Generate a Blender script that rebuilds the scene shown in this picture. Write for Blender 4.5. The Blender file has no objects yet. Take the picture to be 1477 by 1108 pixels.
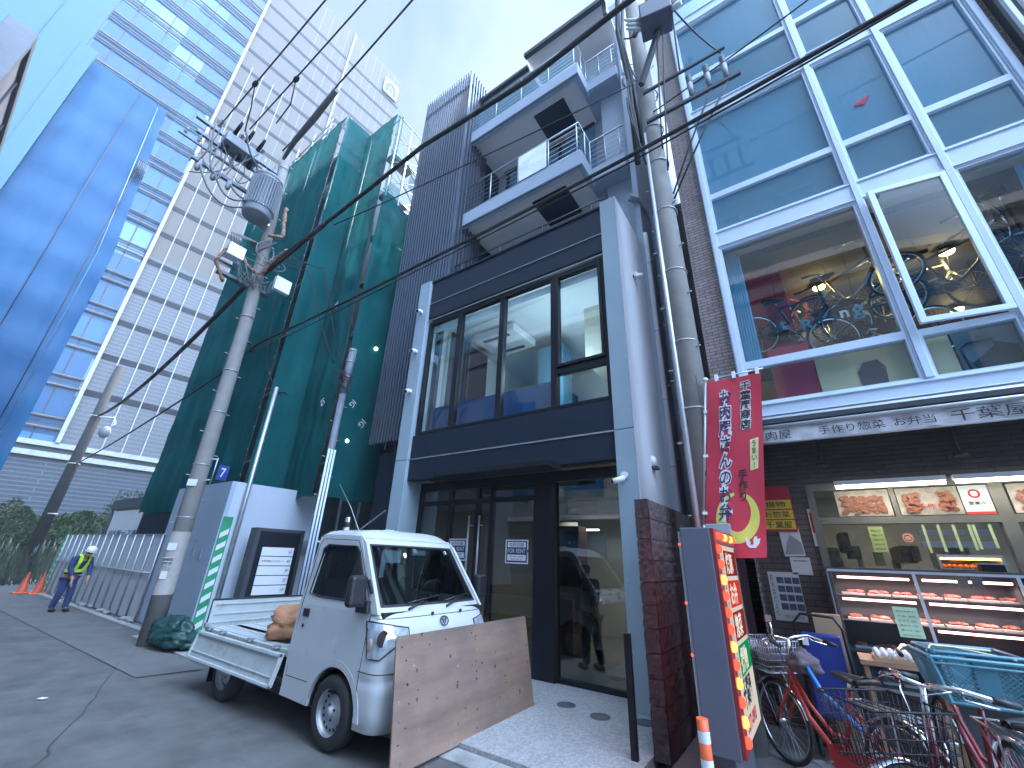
import bpy, bmesh, math, random
from mathutils import Vector, Matrix, geometry, noise
random.seed(7)
sc = bpy.context.scene
R_ = math.radians
PI = math.pi

# ------------------------------------------------------------------ camera, sky, sun, exposure
cam = bpy.data.cameras.new('camera')
cam_ob = bpy.data.objects.new('camera', cam)
sc.collection.objects.link(cam_ob)
sc.camera = cam_ob
cam.sensor_fit = 'HORIZONTAL'
cam.sensor_width = 36.0
cam.lens = 592.0 / 1477.0 * 36.0
cam.clip_start = 0.05
cam.clip_end = 3000
_th, _ro, _az = R_(23.1), R_(2.12), R_(35.3)
_F = Vector((-math.sin(_az) * math.cos(_th), math.cos(_az) * math.cos(_th), math.sin(_th)))
_R0 = Vector((math.cos(_az), math.sin(_az), 0)); _U0 = _R0.cross(_F)
_R = _R0 * math.cos(_ro) + _U0 * math.sin(_ro)
_U = -_R0 * math.sin(_ro) + _U0 * math.cos(_ro)
_m = Matrix((_R, _U, -_F)).transposed().to_4x4()
_m.translation = Vector((0, 0, 1.5))
cam_ob.matrix_world = _m

SUN_AZ, SUN_EL = R_(-24), R_(56)          # azimuth from +Y towards +X
world = bpy.data.worlds.new("World"); sc.world = world; world.use_nodes = True
wn = world.node_tree
bg = wn.nodes['Background']
sky = wn.nodes.new('ShaderNodeTexSky'); sky.sky_type = 'NISHITA'; sky.sun_disc = False
sky.sun_elevation = SUN_EL; sky.sun_rotation = SUN_AZ
sky.air_density = 1.0; sky.dust_density = 1.5; sky.ozone_density = 1.0; sky.altitude = 0
tint = wn.nodes.new('ShaderNodeMixRGB'); tint.blend_type = 'MULTIPLY'; tint.inputs[0].default_value = 1; tint.inputs[2].default_value = (.62, .9, 1.15, 1)
wn.links.new(sky.outputs[0], tint.inputs[1])
# thin bright high cloud over the blue
wtc = wn.nodes.new('ShaderNodeTexCoord'); wno = wn.nodes.new('ShaderNodeTexNoise'); wno.inputs['Scale'].default_value = 1.6; wno.inputs['Detail'].default_value = 5
wn.links.new(wtc.outputs['Generated'], wno.inputs['Vector'])
wrp = wn.nodes.new('ShaderNodeMapRange'); wrp.inputs[1].default_value = .35; wrp.inputs[2].default_value = .65; wrp.inputs[3].default_value = .95; wrp.inputs[4].default_value = .99
wn.links.new(wno.outputs[0], wrp.inputs[0])
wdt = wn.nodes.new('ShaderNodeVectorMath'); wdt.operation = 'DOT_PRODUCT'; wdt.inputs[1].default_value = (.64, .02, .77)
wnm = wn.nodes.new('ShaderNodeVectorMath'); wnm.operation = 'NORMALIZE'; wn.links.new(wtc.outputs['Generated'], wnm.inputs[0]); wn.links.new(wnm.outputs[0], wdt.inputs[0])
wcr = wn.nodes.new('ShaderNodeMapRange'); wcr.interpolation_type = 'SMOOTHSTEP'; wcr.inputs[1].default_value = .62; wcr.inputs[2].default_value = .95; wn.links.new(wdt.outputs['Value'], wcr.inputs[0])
# added bright sky patch, out of view, lighting the walls; thinner pale cloud ahead
wno2 = wn.nodes.new('ShaderNodeTexNoise'); wno2.inputs['Scale'].default_value = 2.4; wno2.inputs['Detail'].default_value = 7; wno2.inputs['Roughness'].default_value = .55; wno2.inputs['Distortion'].default_value = .6
wn.links.new(wtc.outputs['Generated'], wno2.inputs['Vector'])
wcl = wn.nodes.new('ShaderNodeValToRGB'); wcl.color_ramp.elements[0].position = .40; wcl.color_ramp.elements[0].color = (.74, 1.10, 1.78, 1); wcl.color_ramp.elements[1].position = .62; wcl.color_ramp.elements[1].color = (1.22, 1.52, 1.98, 1)
wn.links.new(wno2.outputs[0], wcl.inputs[0])
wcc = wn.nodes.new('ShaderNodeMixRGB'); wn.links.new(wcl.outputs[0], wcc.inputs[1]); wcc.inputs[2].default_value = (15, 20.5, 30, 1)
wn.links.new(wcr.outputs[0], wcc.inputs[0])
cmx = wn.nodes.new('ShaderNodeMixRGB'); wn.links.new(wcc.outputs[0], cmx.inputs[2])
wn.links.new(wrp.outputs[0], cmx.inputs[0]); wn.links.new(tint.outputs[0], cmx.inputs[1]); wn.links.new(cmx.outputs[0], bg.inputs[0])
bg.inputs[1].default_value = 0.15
sl = bpy.data.lights.new('sun', 'SUN'); sl.energy = 3.0; sl.angle = R_(0.5); sl.color = (1, .95, .87)
so = bpy.data.objects.new('sun', sl); sc.collection.objects.link(so)
sdir = Vector((math.sin(SUN_AZ) * math.cos(SUN_EL), math.cos(SUN_AZ) * math.cos(SUN_EL), math.sin(SUN_EL)))
so.rotation_euler = sdir.to_track_quat('Z', 'Y').to_euler()
so.location = (0, 0, 60)
sc.view_settings.view_transform = 'Standard'
sc.view_settings.look = 'None'
sc.view_settings.exposure = 1.75
sc.view_settings.gamma = 1.0
sc.render.engine = 'CYCLES'
sc.cycles.use_denoising = True
sc.cycles.max_bounces = 8
sc.cycles.transparent_max_bounces = 24
sc.cycles.glossy_bounces = 4
sc.cycles.sample_clamp_indirect = 4

# ------------------------------------------------------------------ helpers
C = sc.collection

class MB:
    def __init__(s): s.v = []; s.f = []; s.sm = []
    def add(s, vs, fs, smooth=False):
        o = len(s.v); s.v += [tuple(v) for v in vs]
        for f in fs: s.f.append(tuple(i + o for i in f)); s.sm.append(smooth)
        return s
    def box(s, x0, x1, y0, y1, z0, z1):
        vs = [(x, y, z) for z in (z0, z1) for y in (y0, y1) for x in (x0, x1)]
        return s.add(vs, [(0, 2, 3, 1), (4, 5, 7, 6), (0, 1, 5, 4), (2, 6, 7, 3), (0, 4, 6, 2), (1, 3, 7, 5)])
    def obox(s, c, size, rx=0, ry=0, rz=0, M=None):
        from mathutils import Euler
        Mx = M if M is not None else Euler((rx, ry, rz)).to_matrix()
        c = Vector(c); h = [q / 2 for q in size]
        vs = [c + Mx @ Vector((x * h[0], y * h[1], z * h[2])) for z in (-1, 1) for y in (-1, 1) for x in (-1, 1)]
        return s.add(vs, [(0, 2, 3, 1), (4, 5, 7, 6), (0, 1, 5, 4), (2, 6, 7, 3), (0, 4, 6, 2), (1, 3, 7, 5)])
    def bar(s, a, b, w, h=None):
        a = Vector(a); b = Vector(b); d = b - a
        M = d.to_track_quat('X', 'Z').to_matrix()
        return s.obox((a + b) / 2, (d.length, w, h or w), M=M)
    def tube(s, pts, r, n=8, caps=True, smooth=True):
        pts = [Vector(p) for p in pts]
        rs = r if isinstance(r, (list, tuple)) else [r] * len(pts)
        o = len(s.v); up = None; t0 = None
        for i, p in enumerate(pts):
            t = (pts[min(i + 1, len(pts) - 1)] - pts[max(i - 1, 0)])
            if t.length < 1e-9: t = Vector((0, 0, 1))
            t.normalize()
            if up is None:
                up = t.orthogonal().normalized()
            else:
                up = (up - t * up.dot(t))
                if up.length < 1e-6: up = t.orthogonal()
                up.normalize()
            sd = t.cross(up)
            for k in range(n):
                a = 2 * PI * k / n
                s.v.append(tuple(p + (up * math.cos(a) + sd * math.sin(a)) * rs[i]))
        for i in range(len(pts) - 1):
            for k in range(n):
                k2 = (k + 1) % n
                s.f.append((o + i * n + k, o + i * n + k2, o + (i + 1) * n + k2, o + (i + 1) * n + k)); s.sm.append(smooth)
        if caps:
            s.f.append(tuple(o + k for k in reversed(range(n)))); s.sm.append(False)
            e = o + (len(pts) - 1) * n
            s.f.append(tuple(e + k for k in range(n))); s.sm.append(False)
        return s
    def loop(s, pts, r, n=6):
        pts = list(pts); return s.tube(pts + [pts[0]], r, n, caps=False)
    def ring(s, c, R, r, axis='y', n=28, m=8, squash=1.0):
        c = Vector(c); o = len(s.v)
        M = {'x': Matrix(((0, 0, 1), (1, 0, 0), (0, 1, 0))), 'y': Matrix(((1, 0, 0), (0, 0, -1), (0, 1, 0))), 'z': Matrix.Identity(3)}[axis] if isinstance(axis, str) else axis
        for i in range(n):
            a = 2 * PI * i / n
            for j in range(m):
                b = 2 * PI * j / m
                q = Vector(((R + r * math.cos(b)) * math.cos(a), (R + r * math.cos(b)) * math.sin(a), r * squash * math.sin(b)))
                s.v.append(tuple(c + M @ q))
        for i in range(n):
            for j in range(m):
                i2 = (i + 1) % n; j2 = (j + 1) % m
                s.f.append((o + i * m + j, o + i2 * m + j, o + i2 * m + j2, o + i * m + j2)); s.sm.append(True)
        return s
    def sphere(s, c, r, n=12, m=8, sx=1, sy=1, sz=1):
        c = Vector(c); vs = []; fs = []
        for j in range(m + 1):
            t = PI * j / m
            for i in range(n):
                a = 2 * PI * i / n
                vs.append(c + Vector((r * sx * math.sin(t) * math.cos(a), r * sy * math.sin(t) * math.sin(a), r * sz * math.cos(t))))
        for j in range(m):
            for i in range(n):
                i2 = (i + 1) % n
                fs.append((j * n + i, (j + 1) * n + i, (j + 1) * n + i2, j * n + i2))
        return s.add(vs, fs, True)
    def lathe(s, prof, c=(0, 0, 0), n=20, M=None, caps=True):
        c = Vector(c); vs = []; fs = []
        for (r, z) in prof:
            for i in range(n):
                a = 2 * PI * i / n; q = Vector((r * math.cos(a), r * math.sin(a), z))
                vs.append(c + (M @ q if M is not None else q))
        for j in range(len(prof) - 1):
            for i in range(n):
                i2 = (i + 1) % n; fs.append((j * n + i, j * n + i2, (j + 1) * n + i2, (j + 1) * n + i))
        s.add(vs, fs, True)
        if not caps: return s
        s.add([vs[i] for i in range(n)], [tuple(reversed(range(n)))])
        s.add([vs[-n + i] for i in range(n)], [tuple(range(n))])
        return s
    def quad(s, a, b, c, d): return s.add([a, b, c, d], [(0, 1, 2, 3)])
    def poly(s, outer, fn, holes=(), depth=None):
        """2D polygon with holes, mapped by fn(u, v, w); closed solid when depth is given"""
        loops = [list(outer)] + [list(h) for h in holes]
        flat = [p for l in loops for p in l]
        tris = geometry.tessellate_polygon([[Vector((p[0], p[1], 0)) for p in l] for l in loops])
        if depth is None:
            return s.add([fn(u, v, 0) for u, v in flat], tris)
        N = len(flat)
        s.add([fn(u, v, 0) for u, v in flat] + [fn(u, v, depth) for u, v in flat],
              list(tris) + [tuple(i + N for i in reversed(t)) for t in tris])
        k = 0
        for l in loops:
            n = len(l); vs = []; fs = []
            for i, (u, v) in enumerate(l):
                vs += [fn(u, v, 0), fn(u, v, depth)]
            for i in range(n):
                j = (i + 1) % n; fs.append((2 * i, 2 * j, 2 * j + 1, 2 * i + 1))
            s.add(vs, fs)
        return s
    def grid(s, nu, nv, fn, smooth=True):
        vs = [fn(i / nu, j / nv) for j in range(nv + 1) for i in range(nu + 1)]
        fs = [(j * (nu + 1) + i, j * (nu + 1) + i + 1, (j + 1) * (nu + 1) + i + 1, (j + 1) * (nu + 1) + i) for j in range(nv) for i in range(nu)]
        return s.add(vs, fs, smooth)

def _origin(p):
    o = Vector((0, 0, 0))
    while p is not None:
        o += p.location; p = p.parent
    return o

SPLIT = {'facade_panel', 'spandrel_band', 'joint_trim', 'crossarm', 'mounting_bracket', 'wrapped_splice', 'roof_eave', 'mullion', 'tail_lamp', 'wiper', 'washer_nozzle', 'inspection_sticker', 'pole_label', 'site_light', 'side_wall', 'lobby_wall', 'white_fin', 'canopy_post', 'interior_box', 'low_backing', 'core', 'net_lacing', 'hinge', 'heat_lamp', 'stencil_mark', 'shop_ceiling', 'seat_base', 'kitchen_wall', 'tiled_wall', 'inner_wall', 'floor_slab', 'inner_partition', 'rubber_stay', 'shop_window_post', 'blade_wheel', 'mud_flap', 'lamp_pair', 'interior_shelf', 'shelf', 'balcony_glazing', 'door_leaf', 'letter', 'shelf_tube', 'step_bolt', 'fixing', 'band', 'bushing', 'clamp', 'yellow_row', 'mounting_bracket', 'lid', 'ledge', 'name_plate', 'white_stripe', 'cone_body', 'picture', 'groove', 'corner_trim', 'white_field', 'clip', 'mudguard', 'pedals'}
def islands(mb):
    par = list(range(len(mb.v)))
    def fd(i):
        while par[i] != i: par[i] = par[par[i]]; i = par[i]
        return i
    key = {}
    for i, v in enumerate(mb.v):
        k = (round(v[0], 4), round(v[1], 4), round(v[2], 4))
        if k in key: par[fd(i)] = fd(key[k])
        else: key[k] = i
    for f in mb.f:
        for j in f[1:]: par[fd(j)] = fd(f[0])
    g = {}
    for f, sm in zip(mb.f, mb.sm): g.setdefault(fd(f[0]), []).append((f, sm))
    out = []
    for fs in g.values():
        m2 = MB(); mp = {}
        for f, sm in fs:
            for j in f:
                if j not in mp: mp[j] = len(m2.v); m2.v.append(mb.v[j])
            m2.f.append(tuple(mp[j] for j in f)); m2.sm.append(sm)
        out.append(m2)
    return out
def mk(name, mb, mat, parent=None, local=False, bev=0.0, loc=None, fixn=True):
    if name in SPLIT and parent is not None:
        isl = islands(mb)
        if 1 < len(isl) <= 40:
            return [mk1(name, q, mat, parent, local, bev, loc, fixn) for q in isl][0]
    return mk1(name, mb, mat, parent, local, bev, loc, fixn)
def mk1(name, mb, mat, parent=None, local=False, bev=0.0, loc=None, fixn=True):
    me = bpy.data.meshes.new(name)
    if parent is not None and not local: off = _origin(parent)
    elif loc is not None: off = Vector(loc)
    else: off = Vector((0, 0, 0))
    me.from_pydata([(v[0] - off.x, v[1] - off.y, v[2] - off.z) for v in mb.v], [], mb.f)
    me.polygons.foreach_set('use_smooth', mb.sm)
    if fixn:
        bm = bmesh.new(); bm.from_mesh(me); bmesh.ops.recalc_face_normals(bm, faces=bm.faces); bm.to_mesh(me); bm.free()
    me.update()
    if mat is not None: me.materials.append(mat)
    o = bpy.data.objects.new(name, me); C.objects.link(o)
    if parent is not None: o.parent = parent
    elif loc is not None: o.location = loc
    if bev:
        b = o.modifiers.new('bevel', 'BEVEL'); b.width = bev; b.segments = 2; b.limit_method = 'ANGLE'; b.angle_limit = R_(40)
        b.use_clamp_overlap = True
    return o

def tag(o, label, cat, group=None, kind=None):
    if label: o['label'] = label
    if cat: o['category'] = cat
    if group: o['group'] = group
    if kind: o['kind'] = kind
    return o

def thing(name, label, cat, loc=(0, 0, 0), rz=0.0, group=None):
    o = bpy.data.objects.new(name, None); C.objects.link(o)
    o.location = loc; o.rotation_euler = (0, 0, rz); o.empty_display_size = .2
    return tag(o, label, cat, group)

def one(name, mb, mat, label, cat, group=None, loc=(0, 0, 0), bev=0):
    return tag(mk(name, mb, mat, loc=loc, bev=bev), label, cat, group)

def struct(name, mb, mat):
    o = mk(name, mb, mat); o['kind'] = 'structure'; return o

def copy_tree(o, parent=None):
    c = o.copy(); C.objects.link(c)
    if parent is not None: c.parent = parent
    for ch in list(o.children): copy_tree(ch, c)
    return c

# ---- text as mesh
_fontcache = {}
def text_mesh(body, size, depth=0.002, align='CENTER', bold=0.0, vertical=False):
    """returns (verts, faces) in the xy plane, centred"""
    if vertical: body = '\n'.join(body)
    cu = bpy.data.curves.new('t', 'FONT'); cu.body = body; cu.size = size; cu.extrude = depth / 2
    cu.align_x = align; cu.align_y = 'CENTER'; cu.offset = bold; cu.resolution_u = 2
    if vertical: cu.space_line = .98
    ob = bpy.data.objects.new('t', cu); C.objects.link(ob)
    dg = bpy.context.evaluated_depsgraph_get(); dg.update()
    me = bpy.data.meshes.new_from_object(ob.evaluated_get(dg), depsgraph=dg)
    vs = [tuple(v.co) for v in me.vertices]; fs = [tuple(p.vertices) for p in me.polygons]
    bpy.data.objects.remove(ob); bpy.data.curves.remove(cu); bpy.data.meshes.remove(me)
    return vs, fs
def put_text(mb, body, size, origin, ux, uy, depth=0.002, align='CENTER', bold=0.0, vertical=False, sx=1.0, fit=None):
    vs, fs = text_mesh(body, size, depth, align, bold, vertical)
    if not vs: return mb
    ux = Vector(ux); uy = Vector(uy); n = ux.cross(uy); o = Vector(origin)
    x0 = min(v[0] for v in vs); x1 = max(v[0] for v in vs); y0 = min(v[1] for v in vs); y1 = max(v[1] for v in vs)
    cx = (x0 + x1) / 2 if align == 'CENTER' else 0; cy = (y0 + y1) / 2
    kx = sx; ky = 1.0
    if fit: kx = fit[0] / (x1 - x0); ky = fit[1] / (y1 - y0)
    return mb.add([o + ux * ((v[0] - cx) * kx) + uy * ((v[1] - cy) * ky) + n * v[2] for v in vs], fs)

# ---- materials
def _new(name):
    m = bpy.data.materials.new(name); m.use_nodes = True; nt = m.node_tree
    return m, nt, nt.nodes['Principled BSDF'], nt.nodes['Material Output']
def _noise(nt, scale, detail=5, rough=.6, vec=None, stretch=None):
    n = nt.nodes.new('ShaderNodeTexNoise'); n.inputs['Scale'].default_value = scale; n.inputs['Detail'].default_value = detail
    n.inputs['Roughness'].default_value = rough
    tc = nt.nodes.new('ShaderNodeTexCoord')
    src = tc.outputs['Object']
    if stretch:
        mp = nt.nodes.new('ShaderNodeMapping'); mp.inputs['Scale'].default_value = stretch
        nt.links.new(src, mp.inputs[0]); src = mp.outputs[0]
    nt.links.new(src, n.inputs['Vector'])
    return n
def _ramp(nt, fac, stops):
    r = nt.nodes.new('ShaderNodeValToRGB'); e = r.color_ramp.elements
    while len(e) < len(stops): e.new(.5)
    for el, (p, c) in zip(e, stops): el.position = p; el.color = (*c, 1) if len(c) == 3 else c
    nt.links.new(fac, r.inputs[0]); return r
def pm(name, col, rough=.6, metal=0.0, var=.18, scale=3.0, bump=0.0, bscale=60.0, stretch=None, dirt=None, spec=None, coat=0):
    m, nt, b, out = _new(name)
    n = _noise(nt, scale, stretch=stretch)
    lo = tuple(c * (1 - var) for c in col); hi = tuple(min(1, c * (1 + var)) for c in col)
    r = _ramp(nt, n.outputs[0], [(.3, lo), (.7, hi)])
    src = r.outputs[0]
    if dirt:
        n2 = _noise(nt, dirt[1], 8, .7, stretch=dirt[3] if len(dirt) > 3 else None)
        r2 = _ramp(nt, n2.outputs[0], [(dirt[2], (0, 0, 0)), (min(1, dirt[2] + .16), (1, 1, 1))])
        mx = nt.nodes.new('ShaderNodeMixRGB'); nt.links.new(r2.outputs[0], mx.inputs[0]); nt.links.new(src, mx.inputs[1])
        mx.inputs[2].default_value = (*dirt[0], 1); src = mx.outputs[0]
    nt.links.new(src, b.inputs['Base Color'])
    rr = nt.nodes.new('ShaderNodeMapRange'); nt.links.new(n.outputs[0], rr.inputs[0])
    rr.inputs[3].default_value = max(0, rough - .08); rr.inputs[4].default_value = min(1, rough + .08)
    nt.links.new(rr.outputs[0], b.inputs['Roughness'])
    b.inputs['Metallic'].default_value = metal
    if spec is not None: b.inputs['Specular IOR Level'].default_value = spec
    if coat: b.inputs['Coat Weight'].default_value = coat; b.inputs['Coat Roughness'].default_value = .08
    if bump:
        nb = _noise(nt, bscale, 6, .65); bp = nt.nodes.new('ShaderNodeBump'); bp.inputs['Strength'].default_value = bump
        bp.inputs['Distance'].default_value = .01
        nt.links.new(nb.outputs[0], bp.inputs['Height']); nt.links.new(bp.outputs[0], b.inputs['Normal'])
    return m
def glass(name, tint=(.8, .88, .9), refl=1.0, ior=1.5, rough=0.0, base=0.0, film=None, filmfac=0.0):
    m, nt, b, out = _new(name)
    nt.nodes.remove(b)
    tr = nt.nodes.new('ShaderNodeBsdfTransparent'); tr.inputs[0].default_value = (*tint, 1)
    gl = nt.nodes.new('ShaderNodeBsdfGlossy'); gl.inputs['Roughness'].default_value = rough; gl.inputs[0].default_value = (1, 1, 1, 1)
    fr = nt.nodes.new('ShaderNodeFresnel')
    ge = nt.nodes.new('ShaderNodeNewGeometry'); im = nt.nodes.new('ShaderNodeMapRange'); im.inputs[3].default_value = ior; im.inputs[4].default_value = 1 / ior
    nt.links.new(ge.outputs['Backfacing'], im.inputs[0]); nt.links.new(im.outputs[0], fr.inputs[0])
    mr = nt.nodes.new('ShaderNodeMapRange'); nt.links.new(fr.outputs[0], mr.inputs[0]); mr.inputs[3].default_value = base; mr.inputs[4].default_value = refl
    mx = nt.nodes.new('ShaderNodeMixShader'); nt.links.new(mr.outputs[0], mx.inputs[0]); 
    src = tr.outputs[0]
    if film:
        df = nt.nodes.new('ShaderNodeBsdfDiffuse'); df.inputs[0].default_value = (*film, 1)
        m2 = nt.nodes.new('ShaderNodeMixShader'); m2.inputs[0].default_value = filmfac
        nt.links.new(tr.outputs[0], m2.inputs[1]); nt.links.new(df.outputs[0], m2.inputs[2]); src = m2.outputs[0]
    nt.links.new(src, mx.inputs[1]); nt.links.new(gl.outputs[0], mx.inputs[2])
    nt.links.new(mx.outputs[0], out.inputs[0])
    return m
def emit(name, col, s):
    m, nt, b, out = _new(name); nt.nodes.remove(b)
    e = nt.nodes.new('ShaderNodeEmission'); e.inputs[0].default_value = (*col, 1); e.inputs[1].default_value = s
    nt.links.new(e.outputs[0], out.inputs[0]); return m
def grid_mat(name, col, line, sx, sy, mort=.012, axes='xz', offset=.5, rough=.6, bump=.4, var=.2, spec=None, sizex=None):
    """brick / tile / siding pattern laid on a wall plane (axes: which object axes are u, v)"""
    m, nt, b, out = _new(name)
    tc = nt.nodes.new('ShaderNodeTexCoord'); sp = nt.nodes.new('ShaderNodeSeparateXYZ'); cb = nt.nodes.new('ShaderNodeCombineXYZ')
    nt.links.new(tc.outputs['Object'], sp.inputs[0])
    nt.links.new(sp.outputs['XYZ'.index(axes[0].upper())], cb.inputs[0]); nt.links.new(sp.outputs['XYZ'.index(axes[1].upper())], cb.inputs[1])
    br = nt.nodes.new('ShaderNodeTexBrick'); nt.links.new(cb.outputs[0], br.inputs[0])
    br.offset = offset; br.inputs['Scale'].default_value = 1.0; br.inputs['Brick Width'].default_value = sx; br.inputs['Row Height'].default_value = sy
    br.inputs['Mortar Size'].default_value = mort; br.inputs['Mortar Smooth'].default_value = .1; br.inputs['Bias'].default_value = 0
    br.inputs['Color1'].default_value = (*[c * (1 - var) for c in col], 1); br.inputs['Color2'].default_value = (*[min(1, c * (1 + var)) for c in col], 1)
    br.inputs['Mortar'].default_value = (*line, 1)
    n = _noise(nt, 5, 8, .7); r = _ramp(nt, n.outputs[0], [(.3, (.75, .75, .75)), (.7, (1.1, 1.1, 1.1))])
    mx = nt.nodes.new('ShaderNodeMixRGB'); mx.blend_type = 'MULTIPLY'; mx.inputs[0].default_value = 1
    nt.links.new(br.outputs['Color'], mx.inputs[1]); nt.links.new(r.outputs[0], mx.inputs[2]); nt.links.new(mx.outputs[0], b.inputs['Base Color'])
    b.inputs['Roughness'].default_value = rough
    if spec is not None: b.inputs['Specular IOR Level'].default_value = spec
    bp = nt.nodes.new('ShaderNodeBump'); bp.inputs['Strength'].default_value = bump; bp.inputs['Distance'].default_value = .01; bp.invert = True
    nt.links.new(br.outputs['Fac'], bp.inputs['Height']); nt.links.new(bp.outputs[0], b.inputs['Normal'])
    return m
def netting(name, col, opac=.85, trans=.5, scale=2.0):
    m, nt, b, out = _new(name); nt.nodes.remove(b)
    n = _noise(nt, scale, 6, .6, stretch=(1, 1, .3)); r = _ramp(nt, n.outputs[0], [(.3, tuple(c * .75 for c in col)), (.7, tuple(c * 1.2 for c in col))])
    df = nt.nodes.new('ShaderNodeBsdfDiffuse'); tl = nt.nodes.new('ShaderNodeBsdfTranslucent'); tp = nt.nodes.new('ShaderNodeBsdfTransparent')
    nt.links.new(r.outputs[0], df.inputs[0]); nt.links.new(r.outputs[0], tl.inputs[0])
    m1 = nt.nodes.new('ShaderNodeMixShader'); m1.inputs[0].default_value = trans
    nt.links.new(df.outputs[0], m1.inputs[1]); nt.links.new(tl.outputs[0], m1.inputs[2])
    m2 = nt.nodes.new('ShaderNodeMixShader'); m2.inputs[0].default_value = opac
    nt.links.new(tp.outputs[0], m2.inputs[1]); nt.links.new(m1.outputs[0], m2.inputs[2]); nt.links.new(m2.outputs[0], out.inputs[0])
    return m

M = dict(
    asphalt=pm('asphalt', (.125, .12, .114), .85, var=.3, scale=2.2, bump=1.0, bscale=160, dirt=((.072, .07, .068), .9, .56)),
    kerb=pm('kerb_concrete', (.3, .3, .29), .85, bump=.3, dirt=((.15, .15, .14), 2, .55)),
    earth=pm('earth', (.12, .12, .11), .9, scale=.3),
    concrete=pm('pole_concrete', (.21, .20, .185), .8, var=.12, scale=4, bump=.3, bscale=90, dirt=((.14, .13, .115), 3, .55, (1, 1, .15))),
    finpanel=pm('fin_panel', (.29, .37, .42), .55, var=.06, scale=2, dirt=((.24, .31, .36), 3, .6, (1, 1, .3))),
    white_side=pm('white_wall', (.62, .63, .66), .6, var=.04),
    charcoal=pm('charcoal_panel', (.011, .017, .032), .5, var=.12, scale=1.2, spec=.3),
    black=pm('black_metal', (.008, .009, .013), .5, var=.1, spec=.3),
    darkgrey=pm('dark_grey_metal', (.045, .05, .06), .45, var=.1),
    alu=pm('aluminium', (.55, .57, .6), .35, .55, var=.08),
    alu_blue=pm('frame_aluminium', (.58, .68, .80), .4, .15, var=.05, scale=1.5),
    steel=pm('galvanised_steel', (.42, .44, .46), .4, .7, var=.15, scale=8),
    chrome=pm('chrome', (.75, .76, .78), .15, 1.0, var=.05),
    rubber=pm('rubber', (.02, .02, .021), .75, var=.2),
    cable=pm('cable_black', (.018, .018, .02), .6, var=.2),
    cable_grey=pm('cable_grey', (.12, .12, .125), .6),
    ceramic=pm('ceramic', (.62, .63, .62), .25, var=.05),
    xform=pm('transformer_paint', (.2, .22, .25), .5, var=.1, dirt=((.14, .15, .17), 4, .58)),
    truck=pm('truck_white', (.48, .495, .50), .25, var=.03, scale=2, coat=.35, dirt=((.33, .33, .30), 4, .60)),
    truckbed=pm('bed_paint', (.42, .45, .44), .5, var=.08, scale=5, dirt=((.3, .3, .27), 6, .56)),
    plastic=pm('black_plastic', (.016, .017, .019), .5),
    seat=pm('seat_cloth', (.07, .075, .085), .8),
    ply=None, red=pm('red_cloth', (.50, .03, .055), .75, var=.1, scale=2), 
    orange=pm('orange_plastic', (.75, .13, .03), .5), whitep=pm('white_plastic', (.75, .76, .78), .45, var=.04),
    paper=pm('paper', (.62, .63, .64), .7, var=.04), navy=pm('navy_print', (.02, .03, .10), .6),
    green=pm('green_print', (.02, .24, .11), .6), ink=pm('ink', (.015, .015, .02), .6), redprint=pm('red_print', (.6, .03, .03), .6),
    yellow=pm('yellow_print', (.72, .55, .06), .6),
    skin=pm('skin', (.42, .27, .2), .6, var=.05), workwear=pm('navy_workwear', (.025, .045, .14), .85, var=.2, scale=8),
    hivis=pm('hi_vis', (.55, .85, .03), .6, var=.05), hair=pm('hair', (.015, .013, .012), .6),
    foliage=pm('foliage', (.045, .085, .03), .7, var=.4, scale=1.5), bark=pm('bark', (.09, .07, .05), .9),
    wood=pm('wood', (.3, .19, .11), .6, var=.2, stretch=(1, 1, .2)),
    soffit=pm('soffit_board', (.74, .68, .64), .6, var=.06, stretch=(.2, 1, 1)),
    creamwall=pm('cream_wall', (.62, .58, .48), .7, var=.05), whitewall=pm('interior_white', (.72, .73, .73), .7, var=.03),
    floor_in=pm('interior_floor', (.35, .33, .29), .5), grey=pm('grey_paint', (.28, .30, .33), .5, var=.08),
    sheetblue=None, brown=pm('dark_tile', (.08, .065, .06), .5), bluep=pm('blue_plastic', (.008, .028, .20), .45),
    teal=pm('teal_plastic', (.09, .26, .33), .4, var=.08), cardboard=pm('cardboard', (.36, .25, .16), .8, var=.08),
)
M['glass'] = glass('window_glass', (.80, .88, .90), 1.0)
M['glass_up'] = glass('reflective_glass', (.86, .94, .97), 1.0, ior=1.40, base=.0, film=(.15, .35, .47), filmfac=.35)
M['glass_dark'] = glass('tinted_glass', (.42, .47, .50), 1.0, ior=1.6, base=.03)
M['glass_car'] = glass('car_glass', (.36, .44, .44), 1.0, ior=1.6)
M['net'] = netting('green_netting', (.012, .13, .135), .92, .40)
M['net_torn'] = netting('thin_netting', (.02, .25, .23), .5, .5)
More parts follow.
